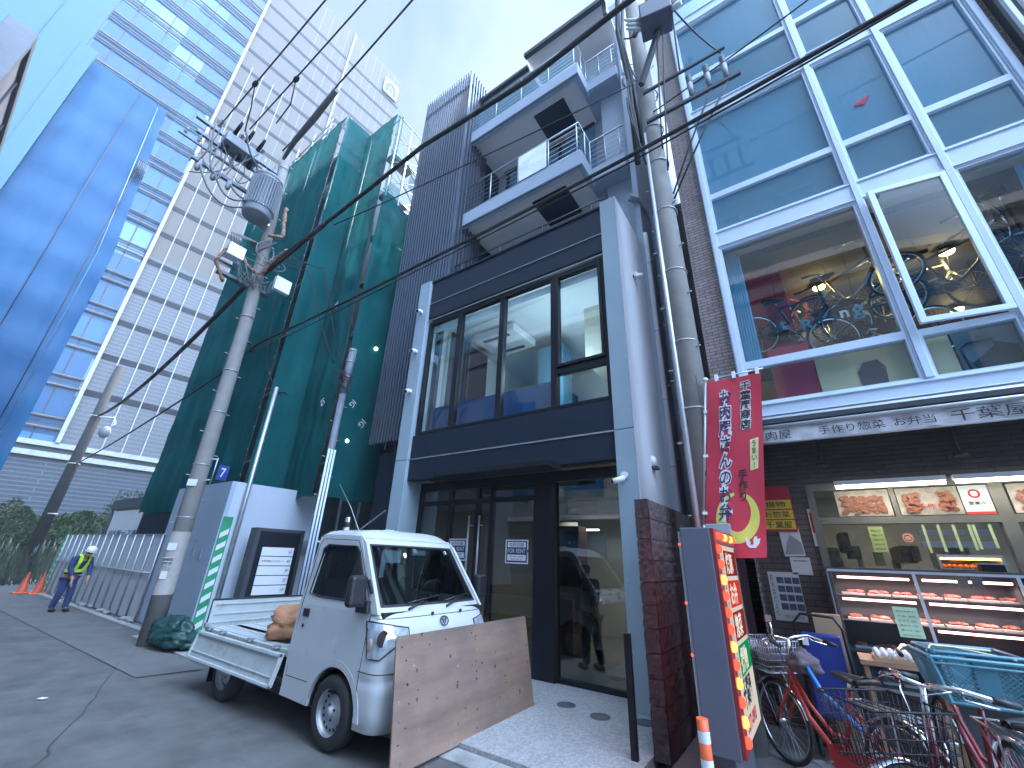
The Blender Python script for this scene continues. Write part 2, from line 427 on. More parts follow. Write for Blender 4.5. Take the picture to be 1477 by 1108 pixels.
# ------------------------------------------------------------------ more materials
def ply_mat(name='plywood', base=(.24, .165, .12), knots=True):
    m, nt, b, out = _new(name)
    n = _noise(nt, 2.2, 8, .65, stretch=(.6, .35, 2.2)); r = _ramp(nt, n.outputs[0], [(.25, tuple(c * .6 for c in base)), (.5, base), (.75, tuple(c * 1.35 for c in base))])
    n2 = _noise(nt, 1.4, 4, .5); r2 = _ramp(nt, n2.outputs[0], [(.35, (.7, .72, .8)), (.65, (1.1, 1.05, 1))])
    mx = nt.nodes.new('ShaderNodeMixRGB'); mx.blend_type = 'MULTIPLY'; mx.inputs[0].default_value = 1
    nt.links.new(r.outputs[0], mx.inputs[1]); nt.links.new(r2.outputs[0], mx.inputs[2]); src = mx.outputs[0]
    # knots
    tc = nt.nodes.new('ShaderNodeTexCoord'); mp = nt.nodes.new('ShaderNodeMapping'); mp.inputs['Scale'].default_value = (0, 1, .8)
    nt.links.new(tc.outputs['Object'], mp.inputs[0])
    vo = nt.nodes.new('ShaderNodeTexVoronoi'); vo.inputs['Scale'].default_value = 6.5; vo.inputs['Randomness'].default_value = 1; nt.links.new(mp.outputs[0], vo.inputs['Vector'])
    r3 = _ramp(nt, vo.outputs['Distance'], [(.06, (1, 1, 1)), (.12, (0, 0, 0))])
    m2 = nt.nodes.new('ShaderNodeMixRGB'); nt.links.new(r3.outputs[0], m2.inputs[0]); nt.links.new(src, m2.inputs[1]); m2.inputs[2].default_value = (.05, .035, .03, 1)
    n4 = _noise(nt, 7, 8, .8); r4 = _ramp(nt, n4.outputs[0], [(.62, (0, 0, 0)), (.70, (1, 1, 1))])
    m3 = nt.nodes.new('ShaderNodeMixRGB'); m3.inputs[2].default_value = (.42, .38, .35, 1); nt.links.new(r4.outputs[0], m3.inputs[0]); nt.links.new(m2.outputs[0], m3.inputs[1])
    nt.links.new(m3.outputs[0], b.inputs['Base Color']); b.inputs['Roughness'].default_value = .75
    return m
M['ply'] = ply_mat()
def terrazzo():
    m, nt, b, out = _new('terrazzo_paving')
    tc = nt.nodes.new('ShaderNodeTexCoord')
    v = nt.nodes.new('ShaderNodeTexVoronoi'); v.inputs['Scale'].default_value = 55; nt.links.new(tc.outputs['Object'], v.inputs['Vector'])
    r = _ramp(nt, v.outputs['Color'], [(.2, (.29, .29, .29)), (.5, (.36, .36, .355)), (.85, (.46, .46, .45))])
    n = _noise(nt, 1.2, 6); r2 = _ramp(nt, n.outputs[0], [(.3, (.82, .82, .84)), (.7, (1, 1, 1))])
    mx = nt.nodes.new('ShaderNodeMixRGB'); mx.blend_type = 'MULTIPLY'; mx.inputs[0].default_value = 1
    nt.links.new(r.outputs[0], mx.inputs[1]); nt.links.new(r2.outputs[0], mx.inputs[2])
    sp = nt.nodes.new('ShaderNodeSeparateXYZ'); nt.links.new(tc.outputs['Object'], sp.inputs[0])
    nt.links.new(mx.outputs[0], b.inputs['Base Color']); b.inputs['Roughness'].default_value = .5
    return m
M['terrazzo'] = terrazzo()
def sheet_mat():
    m, nt, b, out = _new('blue_sheet'); 
    tc = nt.nodes.new('ShaderNodeTexCoord')
    n = _noise(nt, .5, 5, .6, stretch=(1, 1, .6)); r = _ramp(nt, n.outputs[0], [(.3, (.018, .12, .285)), (.7, (.03, .155, .33))])
    b.inputs['Roughness'].default_value = .45
    nt.links.new(r.outputs[0], b.inputs['Base Color'])
    tl = nt.nodes.new('ShaderNodeBsdfTranslucent'); nt.links.new(r.outputs[0], tl.inputs[0])
    mx = nt.nodes.new('ShaderNodeMixShader'); mx.inputs[0].default_value = .4
    nt.links.new(b.outputs[0], mx.inputs[1]); nt.links.new(tl.outputs[0], mx.inputs[2]); nt.links.new(mx.outputs[0], out.inputs[0])
    bn = _noise(nt, 1.5, 4, .5, stretch=(1, 1, 3)); bp = nt.nodes.new('ShaderNodeBump'); bp.inputs['Strength'].default_value = .2; bp.inputs['Distance'].default_value = .04
    nt.links.new(bn.outputs[0], bp.inputs['Height']); nt.links.new(bp.outputs[0], b.inputs['Normal'])
    return m
M['sheet'] = sheet_mat()
M['cyanwall'] = pm('pale_blue_wall', (.055, .15, .215), .5, var=.05, scale=.3, dirt=((.07, .18, .25), .5, .55, (1, 1, .2)))
M['tower_panel'] = pm('tower_panel', (.135, .112, .092), .6, var=.04, scale=.2)
M['tower_siding'] = grid_mat('tower_siding', (.13, .13, .135), (.16, .17, .19), 60, .42, .09, axes='yz', bump=.5, var=.03)
M['tower_base'] = grid_mat('tower_base', (.055, .065, .085), (.12, .14, .165), 60, .36, .05, axes='yz', bump=.2, var=.1)
M['tower_glass'] = None
def tower_glass():
    m, nt, b, out = _new('curtain_wall_glass')
    tc = nt.nodes.new('ShaderNodeTexCoord'); sp = nt.nodes.new('ShaderNodeSeparateXYZ'); nt.links.new(tc.outputs['Object'], sp.inputs[0])
    cb = nt.nodes.new('ShaderNodeCombineXYZ')
    for k, (ax, s, off) in enumerate((('Y', 1 / 2.78, .1), ('Z', 1 / 3.87, .36))):
        mu = nt.nodes.new('ShaderNodeMath'); mu.operation = 'MULTIPLY_ADD'; mu.inputs[1].default_value = s; mu.inputs[2].default_value = off
        nt.links.new(sp.outputs[ax], mu.inputs[0]); fl = nt.nodes.new('ShaderNodeMath'); fl.operation = 'FLOOR'; nt.links.new(mu.outputs[0], fl.inputs[0])
        nt.links.new(fl.outputs[0], cb.inputs[k])
    wn_ = nt.nodes.new('ShaderNodeTexWhiteNoise'); nt.links.new(cb.outputs[0], wn_.inputs['Vector'])
    r = _ramp(nt, wn_.outputs['Value'], [(0, (.015, .085, .20)), (.55, (.022, .11, .24)), (.85, (.04, .16, .30)), (.95, (.2, .36, .45))])
    nt.links.new(r.outputs[0], b.inputs['Base Color']); b.inputs['Roughness'].default_value = .15; b.inputs['Specular IOR Level'].default_value = .35
    return m
M['tower_glass'] = tower_glass()
M['mosaic'] = grid_mat('facade_tile', (.30, .23, .215), (.10, .09, .09), .15, .05, .006, axes='xz', bump=.5, var=.14)
M['mosaic_dark'] = grid_mat('dark_facade_tile', (.085, .07, .068), (.045, .04, .04), .2, .05, .006, axes='xz', bump=.5, var=.2, rough=.35)
M['block'] = pm('split_face_block', (.055, .036, .036), .85, var=.35, scale=30, bump=1.0, bscale=45)
M['road_line'] = pm('worn_asphalt_patch', (.13, .126, .122), .9, var=.2, scale=2, bump=.4, bscale=150)

# ------------------------------------------------------------------ SETTING: ground
g = MB(); g.quad((-400, -300, -.03), (300, -300, -.03), (300, 400, -.03), (-400, 400, -.03)); struct('ground', g, M['earth'])
g = MB(); g.grid(60, 10, lambda u, v: (-21.5 + u * 36.5, -2.2 + v * 5.78, .006 * noise.noise(Vector((u * 30, v * 5, 0))) - .004)); struct('road', g, M['asphalt'])
g = MB(); g.quad((-60, -40, -.012), (-21.5, -40, -.012), (-21.5, 4.5, -.012), (-60, 4.5, -.012)); struct('side_road', g, M['road_line'])
g = MB()
for (x0, x1, y0, y1) in ((-20.5, -7.2, 2.25, 3.1),):
    g.poly([(x0, y0), (x0 + .8, y0 - .1), (x1, y0 + .15), (x1 + .1, y1), (x1 - .9, y1 + .06), (x0 + .1, y1 - .1)], lambda u, v, w: (u, v, .0065))
struct('road_patch', g, M['road_line'])
rnd = random.Random(19); g = MB()
for (x0, y0, x1, y1, n) in ((-12.5, 2.9, -9.0, .4, 26), (-9.6, 3.1, -4.2, .9, 34), (-17, 2.9, -14, .3, 20)):
    L_ = []; yy = 0
    for k in range(n + 1):
        t_ = k / n; yy = yy * .8 + rnd.gauss(0, .022); L_.append((x0 + (x1 - x0) * t_, y0 + (y1 - y0) * t_ + yy, rnd.uniform(.002, .006)))
    vs = []
    for (a_, b_, w_) in L_: vs += [(a_, b_ - w_, .0095), (a_ + w_ * .5, b_ + w_, .0095)]
    g.add(vs, [(2 * i, 2 * i + 2, 2 * i + 3, 2 * i + 1) for i in range(n)])
struct('road_crack', g, pm('crack_tar', (.055, .054, .054), .8, var=.4, scale=6))
g = MB()
x = -21.4
while x < -7.6:
    g.box(x, x + .595, 3.42, 3.56, -.1, .06 if x > -10.2 else .035); x += .6
mk('kerb', g, M['kerb'], bev=.012)['kind'] = 'structure'
g = MB()
x = -10.4
while x < 8: g.box(x, x + .99, 3.20, 3.42, -.1, .012); x += 1.0
mk('gutter', g, M['kerb'], bev=.006)['kind'] = 'structure'
g = MB(); g.box(-10.0, -6.45, 3.562, 5.2, -.1, .04); struct('side_path', g, M['kerb'])
g = MB(); g.box(-6.45, -1.44, 3.425, 5.75, -.1, .045); struct('forecourt', g, M['terrazzo'])
g = MB(); g.box(-1.29, 6, 3.425, 6.6, -.1, .012); struct('shop_pavement', g, pm('shop_paving', (.12, .12, .12), .7, var=.3, bump=.4))
g = MB(); g.box(-21.4, -10.0, 3.56, 4.1, -.1, .02); struct('site_verge', g, M['earth'])
# hedge bank and meadow beyond the end of the street
g = MB(); g.box(-60, -21.6, 4.6, 60, -.02, .02); struct('grass_plot', g, M['foliage'])

def leaves(mb, fnpos, n, size, seed):
    rnd = random.Random(seed)
    for _ in range(n):
        p = Vector(fnpos(rnd)); a = Vector((rnd.gauss(0, 1), rnd.gauss(0, 1), rnd.gauss(0, 1))).normalized(); b_ = a.orthogonal().normalized(); s = size * rnd.uniform(.6, 1.4)
        mb.add([p - a * s, p + b_ * s * .6, p + a * s, p - b_ * s * .6], [(0, 1, 2, 3)])
hd = thing('hedge', 'tall dark green hedge bank at far end of the street under the tower', 'hedge', (-44, 2, 0))
def hp(r):
    x = r.uniform(-50, -43); y = r.uniform(-14, 10)
    top = 3.3 + .25 * math.sin(y * 1.7) + .15 * math.sin(y * 4.1)
    return (x if r.random() < .3 else -43 - abs(r.gauss(0, .25)), y, top - abs(r.gauss(0, .12)) if r.random() < .3 else r.uniform(0, top))
h = MB(); leaves(h, hp, 16000, .16, 3); mk('foliage', h, M['foliage'], hd)
h = MB(); h.box(-50, -43.6, -14, 10, 0, 3.1); mk('inner_growth', h, M['foliage'], hd)
def shrub(loc, r, hgt, label, seed, grp=None, n=1200, sz=.09):
    t = thing('shrub', label, 'shrub', loc, 0, grp); m = MB()
    def f(q):
        while True:
            p = Vector((q.uniform(-1, 1), q.uniform(-1, 1), q.uniform(-1, 1)))
            if p.length < 1 and noise.noise(p * 2.3 + Vector((seed, 0, 0))) > -.15: break
        return (p.x * r, p.y * r, hgt * .55 + p.z * hgt * .45)
    leaves(m, f, n, sz, seed); mk('foliage', m, pm('shrub_leaves', (.05, .075, .035), .7, var=.4), t, local=True)
    b = MB(); 
    for k in range(5): a = k * 1.3; b.tube([(0, 0, 0), (math.cos(a) * r * .2, math.sin(a) * r * .2, hgt * .3), (math.cos(a) * r * .5, math.sin(a) * r * .5, hgt * .75)], [.05, .035, .01], 5)
    mk('stem', b, M['bark'], t, local=True)
shrub((-41.5, 4.3, 0), .8, 4.1, 'leafy shrub above the hedge directly behind the tilted dark pole', 3, 'shrubs along the hedge')
shrub((-41.5, 1.6, 0), .6, 3.9, 'smallest shrub above the hedge at the left edge', 5, 'shrubs along the hedge')
shrub((-36, 8.6, 0), 1.35, 4.9, 'rounded shrub rising behind the white site banner', 9, 'shrubs along the hedge')
rd = thing('reed_clump', 'dry pale reeds and grasses standing behind the orange cones', 'grass clump', (-27, 3.6, 0)); m = MB(); rnd = random.Random(4)
for _ in range(420):
    x = rnd.uniform(-34, -24.2); y = rnd.uniform(2.6, 6); hh = rnd.uniform(.3, 1.4); dx = rnd.gauss(0, .2); dy = rnd.gauss(0, .2)
    m.add([(x, y - .02, 0), (x, y + .02, 0), (x + dx * .4, y + dy * .4 + .012, hh * .6), (x + dx, y + dy, hh)], [(0, 1, 2, 3)])
mk('blades', m, pm('dry_grass', (.06, .07, .05), .9, var=.3), rd)
m = MB()
for _ in range(30):
    x = rnd.uniform(-33, -24.5); y = rnd.uniform(2.6, 5.5); hh = rnd.uniform(.9, 1.3); m.tube([(x, y, hh), (x + .03, y, hh + .35)], [.035, .01], 5)
mk('plumes', m, pm('plumes', (.20, .20, .18), .9), rd)

# ------------------------------------------------------------------ TOWER far away
TA = R_(4.5); tx, ty = -54.0, 6.3
tower = thing('office_tower', 'tall office tower with blue glass left part and pale ribbed panels, rooftop emblem', 'office tower', (tx, ty, 0), 0)
tower.rotation_euler = (0, 0, -TA)
# local frame: y = along the face, +x = out of the face
TOP = 92.0
def tp(name, mb, mat, parent=tower): return mk(name, mb, mat, parent, local=True)
m = MB(); m.box(-30, -.25, -22, 23.8, 0, TOP); tp('core', m, M['tower_panel'])
m = MB(); m.box(-.24, 0, 0, 23.9, 31, TOP + .3); tp('panel_cladding', m, M['tower_panel'])
m = MB(); m.box(-.24, 0, 0, 23.9, 9.6, 31); tp('siding', m, M['tower_siding'])
m = MB(); m.box(-.24, 0, -22, 23.9, 0, 8.55); tp('base_cladding', m, M['tower_base'])
m = MB(); m.box(-.24, .02, -22, 0, 9.6, TOP); tp('glazing', m, M['tower_glass'])
m = MB(); m.box(-.2, .35, -22, 24, 9.2, 9.62); m.box(-.2, .30, -22, 24, 8.3, 8.75); tp('cornice', m, pm('cornice_pale', (.4, .41, .42), .5))
m = MB(); m.box(-.2, .06, -22, 23.95, 8.75, 9.2); tp('recess_band', m, M['darkgrey'])
m = MB(); m.box(-.1, .5, -.12, .18, 9.62, TOP + .3); m.box(-.1, .3, 12.7, 12.95, 31, TOP + .2)
for k in range(1, 5): m.box(-.1, .12, k * 1.46, k * 1.46 + .09, 9.62, 66)
tp('white_fin', m, pm('fin_pale', (.42, .42, .42), .5))
m = MB()
for n in range(0, 19):
    z = 14.3 + 3.87 * n
    if z < 86: m.box(-.1, .03, .2, 23.9, z, z + .62)
tp('shadow_gap', m, M['black'])
m = MB()
for n in range(-1, 20):
    z = 14.3 + 3.87 * n
    for dz in (0.35, 1.32):
        if 10.5 < z + dz < TOP: m.tube([(.28, -22, z + dz), (.28, -.15, z + dz)], .12, 8)
tp('sunshade_rail', m, pm('rail_beige', (.20, .175, .15), .5))
m = MB(); y = -1.65
while y > -22: m.box(-.05, .07, y - .05, y + .05, 9.6, TOP); y -= 2.78
for n in range(-1, 20):
    z = 14.3 + 3.87 * n
    m.box(-.05, .06, -22, 0, z + .8, z + .86)
tp('mullion', m, M['darkgrey'])
m = MB()
for k in range(1, 12):
    yy = 1.46 * 4 + k * 1.46
    m.box(0, .015, yy, yy + .05, 31, TOP)
tp('panel_joint', m, M['grey'])
m = MB(); m.poly([(21.6 - 1.6 + a, b) for a, b in ((0.3, 85.0), (2.9, 85.0), (3.2, 85.3), (3.2, 88.9), (2.9, 89.2), (.3, 89.2), (0, 88.9), (0, 85.3))], lambda u, v, w: (.1 + w, u, v), depth=.25)
es = mk('roof_sign', m, pm('sign_teal_white', (.30, .38, .38), .5, var=.03), tower, local=True)
m = MB(); m.poly([(20.5, 85.7), (21.0, 85.7), (21.0, 87.2), (21.6, 88.0), (22.2, 87.2), (22.2, 85.7), (22.7, 85.7), (22.7, 87.6), (21.6, 88.8), (20.5, 87.6)], lambda u, v, w: (.37 + w, u, v), depth=.05)
m.box(.37, .42, 21.4, 21.8, 86.1, 87.2); mk('emblem', m, M['darkgrey'], es, local=True)

# ------------------------------------------------------------------ pale blue wall building, blue sheeting building, screen at the left edge
cb = thing('pale_blue_building', 'plain pale blue rendered building behind the grey screen at far left', 'building', (-20.5, -5, 0))
m = MB(); m.box(-20.9, -20.5, -12, -1.98, 0, 27); mk('wall', m, M['cyanwall'], cb)
m = MB(); m.box(-20.9, -20.45, -2.12, -1.62, 0, 20.2); m.box(-20.52, -20.47, -3.05, -3.02, 0, 27); mk('corner_trim', m, M['cyanwall'], cb)
bb = thing('sheeted_scaffold', 'narrow scaffold tower wrapped in bright blue sheeting beside the pale blue building', 'scaffold', (-21, 0, 0))
def bs(u, v):
    z = v * 20.2
    y0 = -1.66; y1 = 1.55 if z < 12 else 1.55 - .62 * ((z - 12) / 8.2)
    y = y0 + (y1 - y0) * u
    return (-21 + .07 * noise.noise(Vector((y * .9, z * .25, 1))) + .012 * math.sin(y * 9 + z * .3) + .02 * math.sin(z * 3.49), y, z)
m = MB(); m.grid(40, 120, bs); mk('front_sheet', m, M['sheet'], bb)
m = MB(); m.grid(14, 60, lambda u, v: (-21.02 - 2.2 * u, (1.55 if v * 20.2 < 12 else 1.55 - .62 * ((v * 20.2 - 12) / 8.2)) + .03 * noise.noise(Vector((u * 3, v * 20, 4))), v * 20.2)); mk('side_sheet', m, M['sheet'], bb)
m = MB()
for (y, z0, z1) in ((-.05, 0, 20.2), (.98, 0, 16.5)):
    m.tube([(-20.9, y, z0), (-20.88, y, z1)], .014, 5)
mk('lacing_rope', m, M['cable'], bb)
m = MB(); m.tube([(-20.95, 1.15, 2), (-20.95, 1.12, 12), (-20.95, .62, 20)], .018, 6)
for k in range(11):
    z = 2.2 + k * 1.8
    m.tube([(-21.25, -1.5, z), (-21.25, 1.4 if z < 12 else .9, z)], .024, 5)
for y in (-1.4, -.2, .8): m.tube([(-21.3, y, 0), (-21.3, y, 20.1)], .024, 6)
for k in range(24): m.box(-20.95, -20.85, -1.70, -1.62, .6 + k * .82, .68 + k * .82)
mk('scaffold_pipe', m, pm('pipe_blue', (.12, .28, .45), .5), bb)
m = MB()
for k in range(6): m.tube([(-20.86, 1.05 + k * .06 - .1, 15.9), (-20.86, 1.02 + k * .06 - .1, 16.9)], .015, 5)
for k in range(4): m.tube([(-20.86, .9, 15.9 + k * .33), (-20.86, 1.3, 15.9 + k * .33)], .015, 5)
mk('hoist_cage', m, M['darkgrey'], bb)
sg = thing('grey_screen_building', 'grey building edge with a slanted metal coping beside the pale blue building', 'building', (-14, -1.6, 0))
m = MB(); m.box(-19.5, -10.0, -1.75, -1.5, 3.2, 9.85); m.box(-19.5, -10.0, -6, -1.75, 0, 9.7); mk('wall', m, pm('grey_panel', (.16, .16, .20), .6), sg)
m = MB(); m.box(-19.6, -9.9, -1.82, -1.44, 9.85, 10.05); m.box(-10.06, -9.88, -1.82, -1.44, 3.1, 9.85); mk('coping', m, pm('coping_grey', (.12, .13, .15), .5), sg, bev=.01)
m = MB()
for k in range(6): m.box(-19 + 1.55 * k, -18.9 + 1.55 * k, -1.52, -1.47, 3.2, 9.8)
for z in (5.2, 7.5): m.box(-19.4, -10.1, -1.53, -1.46, z, z + .1)
mk('trim', m, M['darkgrey'], sg)
m = MB()
for k in range(5):
    m.ring((-11.2 - 1.55 * k, -1.46, 7.45), .35, .03, 'y', n=16, m=5)
mk('bracket', m, M['darkgrey'], sg)

# unseen block added behind the scaffold to keep the far street in shade
ob = thing('shade_block', 'plain grey unseen block added behind the green scaffold to shade the street', 'building', (-24, 22, 0))
m = MB(); m.box(-32, -17, 16, 28, 0, 24); mk('wall', m, M['grey'], ob)

# opposite side of the street (seen only as reflections)
op = thing('opposite_building', 'white plastered shop building across the street, mirrored in the dark window panes', 'building', (-2, -4.2, 0))
m = MB(); m.box(-19, 12, -11, -3.2, 0, 10.8); mk('wall', m, pm('opposite_wall', (.20, .23, .27), .7), op)
m = MB()
for k in range(11):
    for z in (1.0, 3.8, 6.2, 8.6): m.box(-18.0 + k * 2.6, -16.4 + k * 2.6, -3.2, -3.14, z, z + 1.5)
mk('window', m, M['tower_glass'], op)
m = MB(); m.box(-19, 12, -3.2, -2.8, 2.9, 3.05); m.box(-19, 12, -3.2, -3.0, 10.8, 11.1); mk('ledge', m, M['white_side'], op)

# ------------------------------------------------------------------ green netted scaffold
gs = thing('netted_scaffold', 'tall building site scaffold wrapped in green netting, torn open at top right', 'scaffold', (-12, 5, 0))
def netface(name, P0, P1, z0, z1, seed, mat, nu=40, nv=70, amp=.07, tie=1.8, toptilt=0, parent=gs):
    P0 = Vector(P0); P1 = Vector(P1); d = (P1 - P0); n = Vector((d.y, -d.x)).normalized(); L = d.length
    def f(u, v):
        z = z0 + (z1 - z0) * v; s = u * L
        bil = abs(math.sin(PI * (z - z0) / tie)) * abs(math.sin(PI * s / tie))
        w = amp * (.8 * bil + .8 * noise.noise(Vector((s * 1.1 + seed, z * .45, seed))) + .45 * noise.noise(Vector((s * 4 + seed, z * .9 + s, seed * 2))) + .25 * noise.noise(Vector((s * 9 + z * 3, z * 5, seed))))
        z += (0.10 * noise.noise(Vector((s * 2, seed, 0)))) * (1 if v in (0, 1) else 0)
        p = P0 + d * u + n * (w + .05)
        return (p.x, p.y, z)
    m = MB(); m.grid(nu, nv, f); return mk(name, m, mat, parent)
netface('netting', (-16.2, 4.2), (-10.15, 4.2), 2.35, 15, 1, M['net'], 60, 90)
netface('netting', (-10.15, 4.2), (-10.15, 5.08), 2.6, 15, 2, M['net'], 16, 90)
netface('netting', (-10.12, 5.08), (-8.62, 5.08), 2.6, 15, 3, M['net'], 22, 90, .09)
netface('netting', (-8.60, 5.08), (-8.60, 6.4), 2.6, 11.4, 4, M['net'], 16, 60, .09)
netface('netting', (-16.2, 9), (-16.2, 4.2), 2.35, 14.6, 5, M['net'], 20, 40)
# torn top right bay: strips of net with gaps
m = MB(); rnd = random.Random(11)
def strip(y0, y1, z0, z1):
    m.grid(5, 8, lambda u, v: (-8.6 + .05 * noise.noise(Vector((u * 2, v * 5, z0))), y0 + (y1 - y0) * u, z0 + (z1 - z0) * v + .06 * noise.noise(Vector((u * 6, v, z0)))))
strip(5.08, 5.28, 11.3, 15); strip(6.15, 6.4, 11.3, 14.9); strip(5.28, 5.62, 11.35, 12.1); strip(5.3, 6.1, 13.15, 13.3); strip(5.9, 6.16, 12.4, 13.0)
mk('torn_netting', m, M['net_torn'], gs)
# pipes
m = MB()
for (x, y) in [(-16, 4.35), (-14.2, 4.35), (-12.4, 4.35), (-10.4, 4.35), (-10.4, 5.3), (-8.8, 5.3), (-8.8, 6.3), (-8.8, 5.8), (-9.6, 6.3)]:
    m.tube([(x, y, 0), (x, y, 15.2)], .026, 6)
for k in range(9):
    z = 1.7 + k * 1.7
    m.tube([(-16.1, 4.38, z), (-10.3, 4.38, z)], .022, 5); m.tube([(-10.3, 5.33, z), (-8.7, 5.33, z)], .022, 5); m.tube([(-8.83, 5.2, z), (-8.83, 6.4, z)], .022, 5)
    m.tube([(-10.43, 4.3, z), (-10.43, 5.4, z)], .022, 5)
for k in range(4):
    z = 11.3 + k * .9
    m.tube([(-8.8, 5.25, z), (-8.8, 6.35, z + .9)], .015, 5); m.tube([(-8.8, 6.35, z), (-8.8, 5.25, z + .9)], .015, 5)
    m.tube([(-8.83, 5.2, z + .4), (-8.83, 6.4, z + .4)], .015, 5)
for s in (0, .35):
    m.tube([(-13.6, 4.15, 14.8 + s), (-10.9, 4.15, 15.2 + s)], .022, 5)
for x in (-13.4, -12.3, -11.2): m.tube([(x, 4.15, 14.6), (x, 4.15, 15.75)], .022, 5)
mk('scaffold_pipe', m, M['steel'], gs)
m = MB()
for k in range(8):
    z = 1.7 + k * 1.7
    m.box(-16, -10.45, 4.42, 4.85, z, z + .04); m.box(-9.3, -8.85, 5.35, 6.2, z, z + .04)
mk('walkway', m, M['steel'], gs)
m = MB()
for (p, q) in (((-10.15, 4.13), (0, 0)), ((-8.6, 5.0), (0, 0)), ((-12.9, 4.12), (0, 0))):
    pts = [(p[0] + .015 * noise.noise(Vector((k, p[0], 0))), p[1] - .03, 2.6 + k * .5) for k in range(25)]
    m.tube(pts, .012, 5)
mk('net_lacing', m, M['cable'], gs)
m = MB()
for k in range(24): 
    z = 3 + k * .5 + .1 * math.sin(k * 7); m.box(-10.16, -10.145, 4.085, 4.10, z, z + .04)
for k in range(14):
    z = 3 + k * .8 + .1 * math.sin(k * 5); m.box(-8.61, -8.595, 4.97, 4.985, z, z + .035)
mk('net_tie', m, M['steel'], gs)
m = MB()
for (x, y, z, s) in ((-8.545, 5.75, 4.4, .22), (-9.3, 4.9, 7.6, .2), (-8.9, 4.9, 4.75, .2), (-8.545, 5.4, 4.8, .2)):
    if x > -8.6: put_text(m, 'IG', s, (x + .06, y, z), (0, -.5, -.86), (0, .86, -.5) if 0 else (0, .86, -.5), .004)
    else: put_text(m, 'IG', s, (x, y - .02, z), (.5, 0, -.86), (.86, 0, .5), .004)
mk('net_print', m, M['whitep'], gs)
# building under works behind the net
m = MB(); m.box(-15.8, -10.9, 5.0, 15, 0, 14.2); m.box(-10.9, -9.2, 6.6, 15, 0, 11.2); mk('inner_wall', m, pm('site_concrete', (.16, .17, .17), .9), gs)
m = MB(); m.box(-16.2, -10.0, 4.25, 4.32, 0, 2.5); mk('recess_dark_sheet', m, M['black'], gs)  # black sheet stands in for the shade of the recess under the net
lamp = MB(); lamp.sphere((-8.48, 5.75, 6.45), .045); lamp.sphere((-8.5, 5.45, 3.9), .04)
mk('site_light', lamp, emit('site_light', (.85, 1, .95), 5), gs)
# ------------------------------------------------------------------ DARK FIVE STOREY BUILDING
db = thing('office_building', 'narrow charcoal five-storey office building with louvre screen, balconies and concrete fins', 'office building', (-4, 6, 0))
YF = 5.2
def P(name, m, mat, parent=db, bev=0): return mk(name, m, mat, parent, bev=bev)
# front box panels (two storeys)
m = MB()
m.box(-6.04, -1.96, YF + .06, YF + .22, 6.30, 7.24)            # parapet band
m.box(-6.04, -1.96, YF + .06, YF + .22, 3.19, 3.64)            # sill band
m.box(-6.04, -1.96, YF + .06, YF + .22, 2.78, 3.17)            # head band
m.box(-6.04, -1.96, YF + .03, YF + .26, 7.24, 7.28)
P('facade_panel', m, M['charcoal'], bev=.004)
m = MB(); m.box(-6.04, -1.96, YF + .04, YF + .058, 6.22, 6.235); m.box(-6.04, -1.96, YF + .045, YF + .058, 3.165, 3.185); m.box(-6.04, -1.96, YF + .04, YF + .058, 6.66, 6.672); P('joint_trim', m, M['steel'])
for (x0, x1, z1) in ((-6.38, -6.05, 7.30), (-1.95, -1.68, 7.32)):
    m = MB(); m.box(x0, x1, YF, YF + .62 if x0 < -3 else YF + .4, 0.045, 3.16); m.box(x0, x1, YF, YF + .62 if x0 < -3 else YF + .4, 3.17, z1); f = P('fin', m, M['finpanel'], bev=.006)
    m = MB(); rnd = random.Random(3)
    for z in [0.6 + k * .72 for k in range(10)]:
        for x in (x0 + .05, x1 - .05): m.lathe([(.012, 0), (.010, .006)], (x, YF - .001, z), 8, Matrix(((1, 0, 0), (0, 0, -1), (0, 1, 0))))
    mk('fixing', m, M['steel'], f)
m = MB(); m.box(-1.675, -1.665, YF + .001, 6.55, .045, 7.30); m.box(-1.94, -1.68, YF + .41, 6.55, .045, 7.30); P('box_side_wall', m, M['white_side'])
# second-floor windows
cuts = [-6.02, -5.12, -4.04, -2.93, -1.98]
for i in range(4):
    x0, x1 = cuts[i], cuts[i + 1]; w = MB(); fy0, fy1 = YF + .09, YF + .20; t = .055
    def rect(mb, a, b, c, d, t, y0, y1):
        mb.box(a, b, y0, y1, c, c + t); mb.box(a, b, y0, y1, d - t, d); mb.box(a, a + t, y0, y1, c + t, d - t); mb.box(b - t, b, y0, y1, c + t, d - t)
    rect(w, x0 + .002, x1 - .002, 3.66, 6.2, t, fy0, fy1)
    if i == 3:
        rect(w, x0 + t + .002, x1 - t - .002, 4.36, 6.2 - t, .05, fy0 - .03, fy1 - .03)
        w.box(x0 + t, x1 - t, fy0, fy1, 4.25, 4.355)
    wf = P('window', w, M['black'], bev=.004)
    g = MB(); g.box(x0 + t, x1 - t, YF + .14, YF + .146, 3.66 + t, 4.25 if i == 3 else 6.2 - t)
    if i == 3: g.box(x0 + t + .05, x1 - t - .05, YF + .125, YF + .131, 4.41, 6.1)
    mk('pane', g, M['glass'], wf)
    r = MB(); r.box(x0 + t, x1 - t, YF + .19, YF + .215, 5.94 if i else 5.98, 6.10); mk('blind_box', r, M['whitep'], wf)
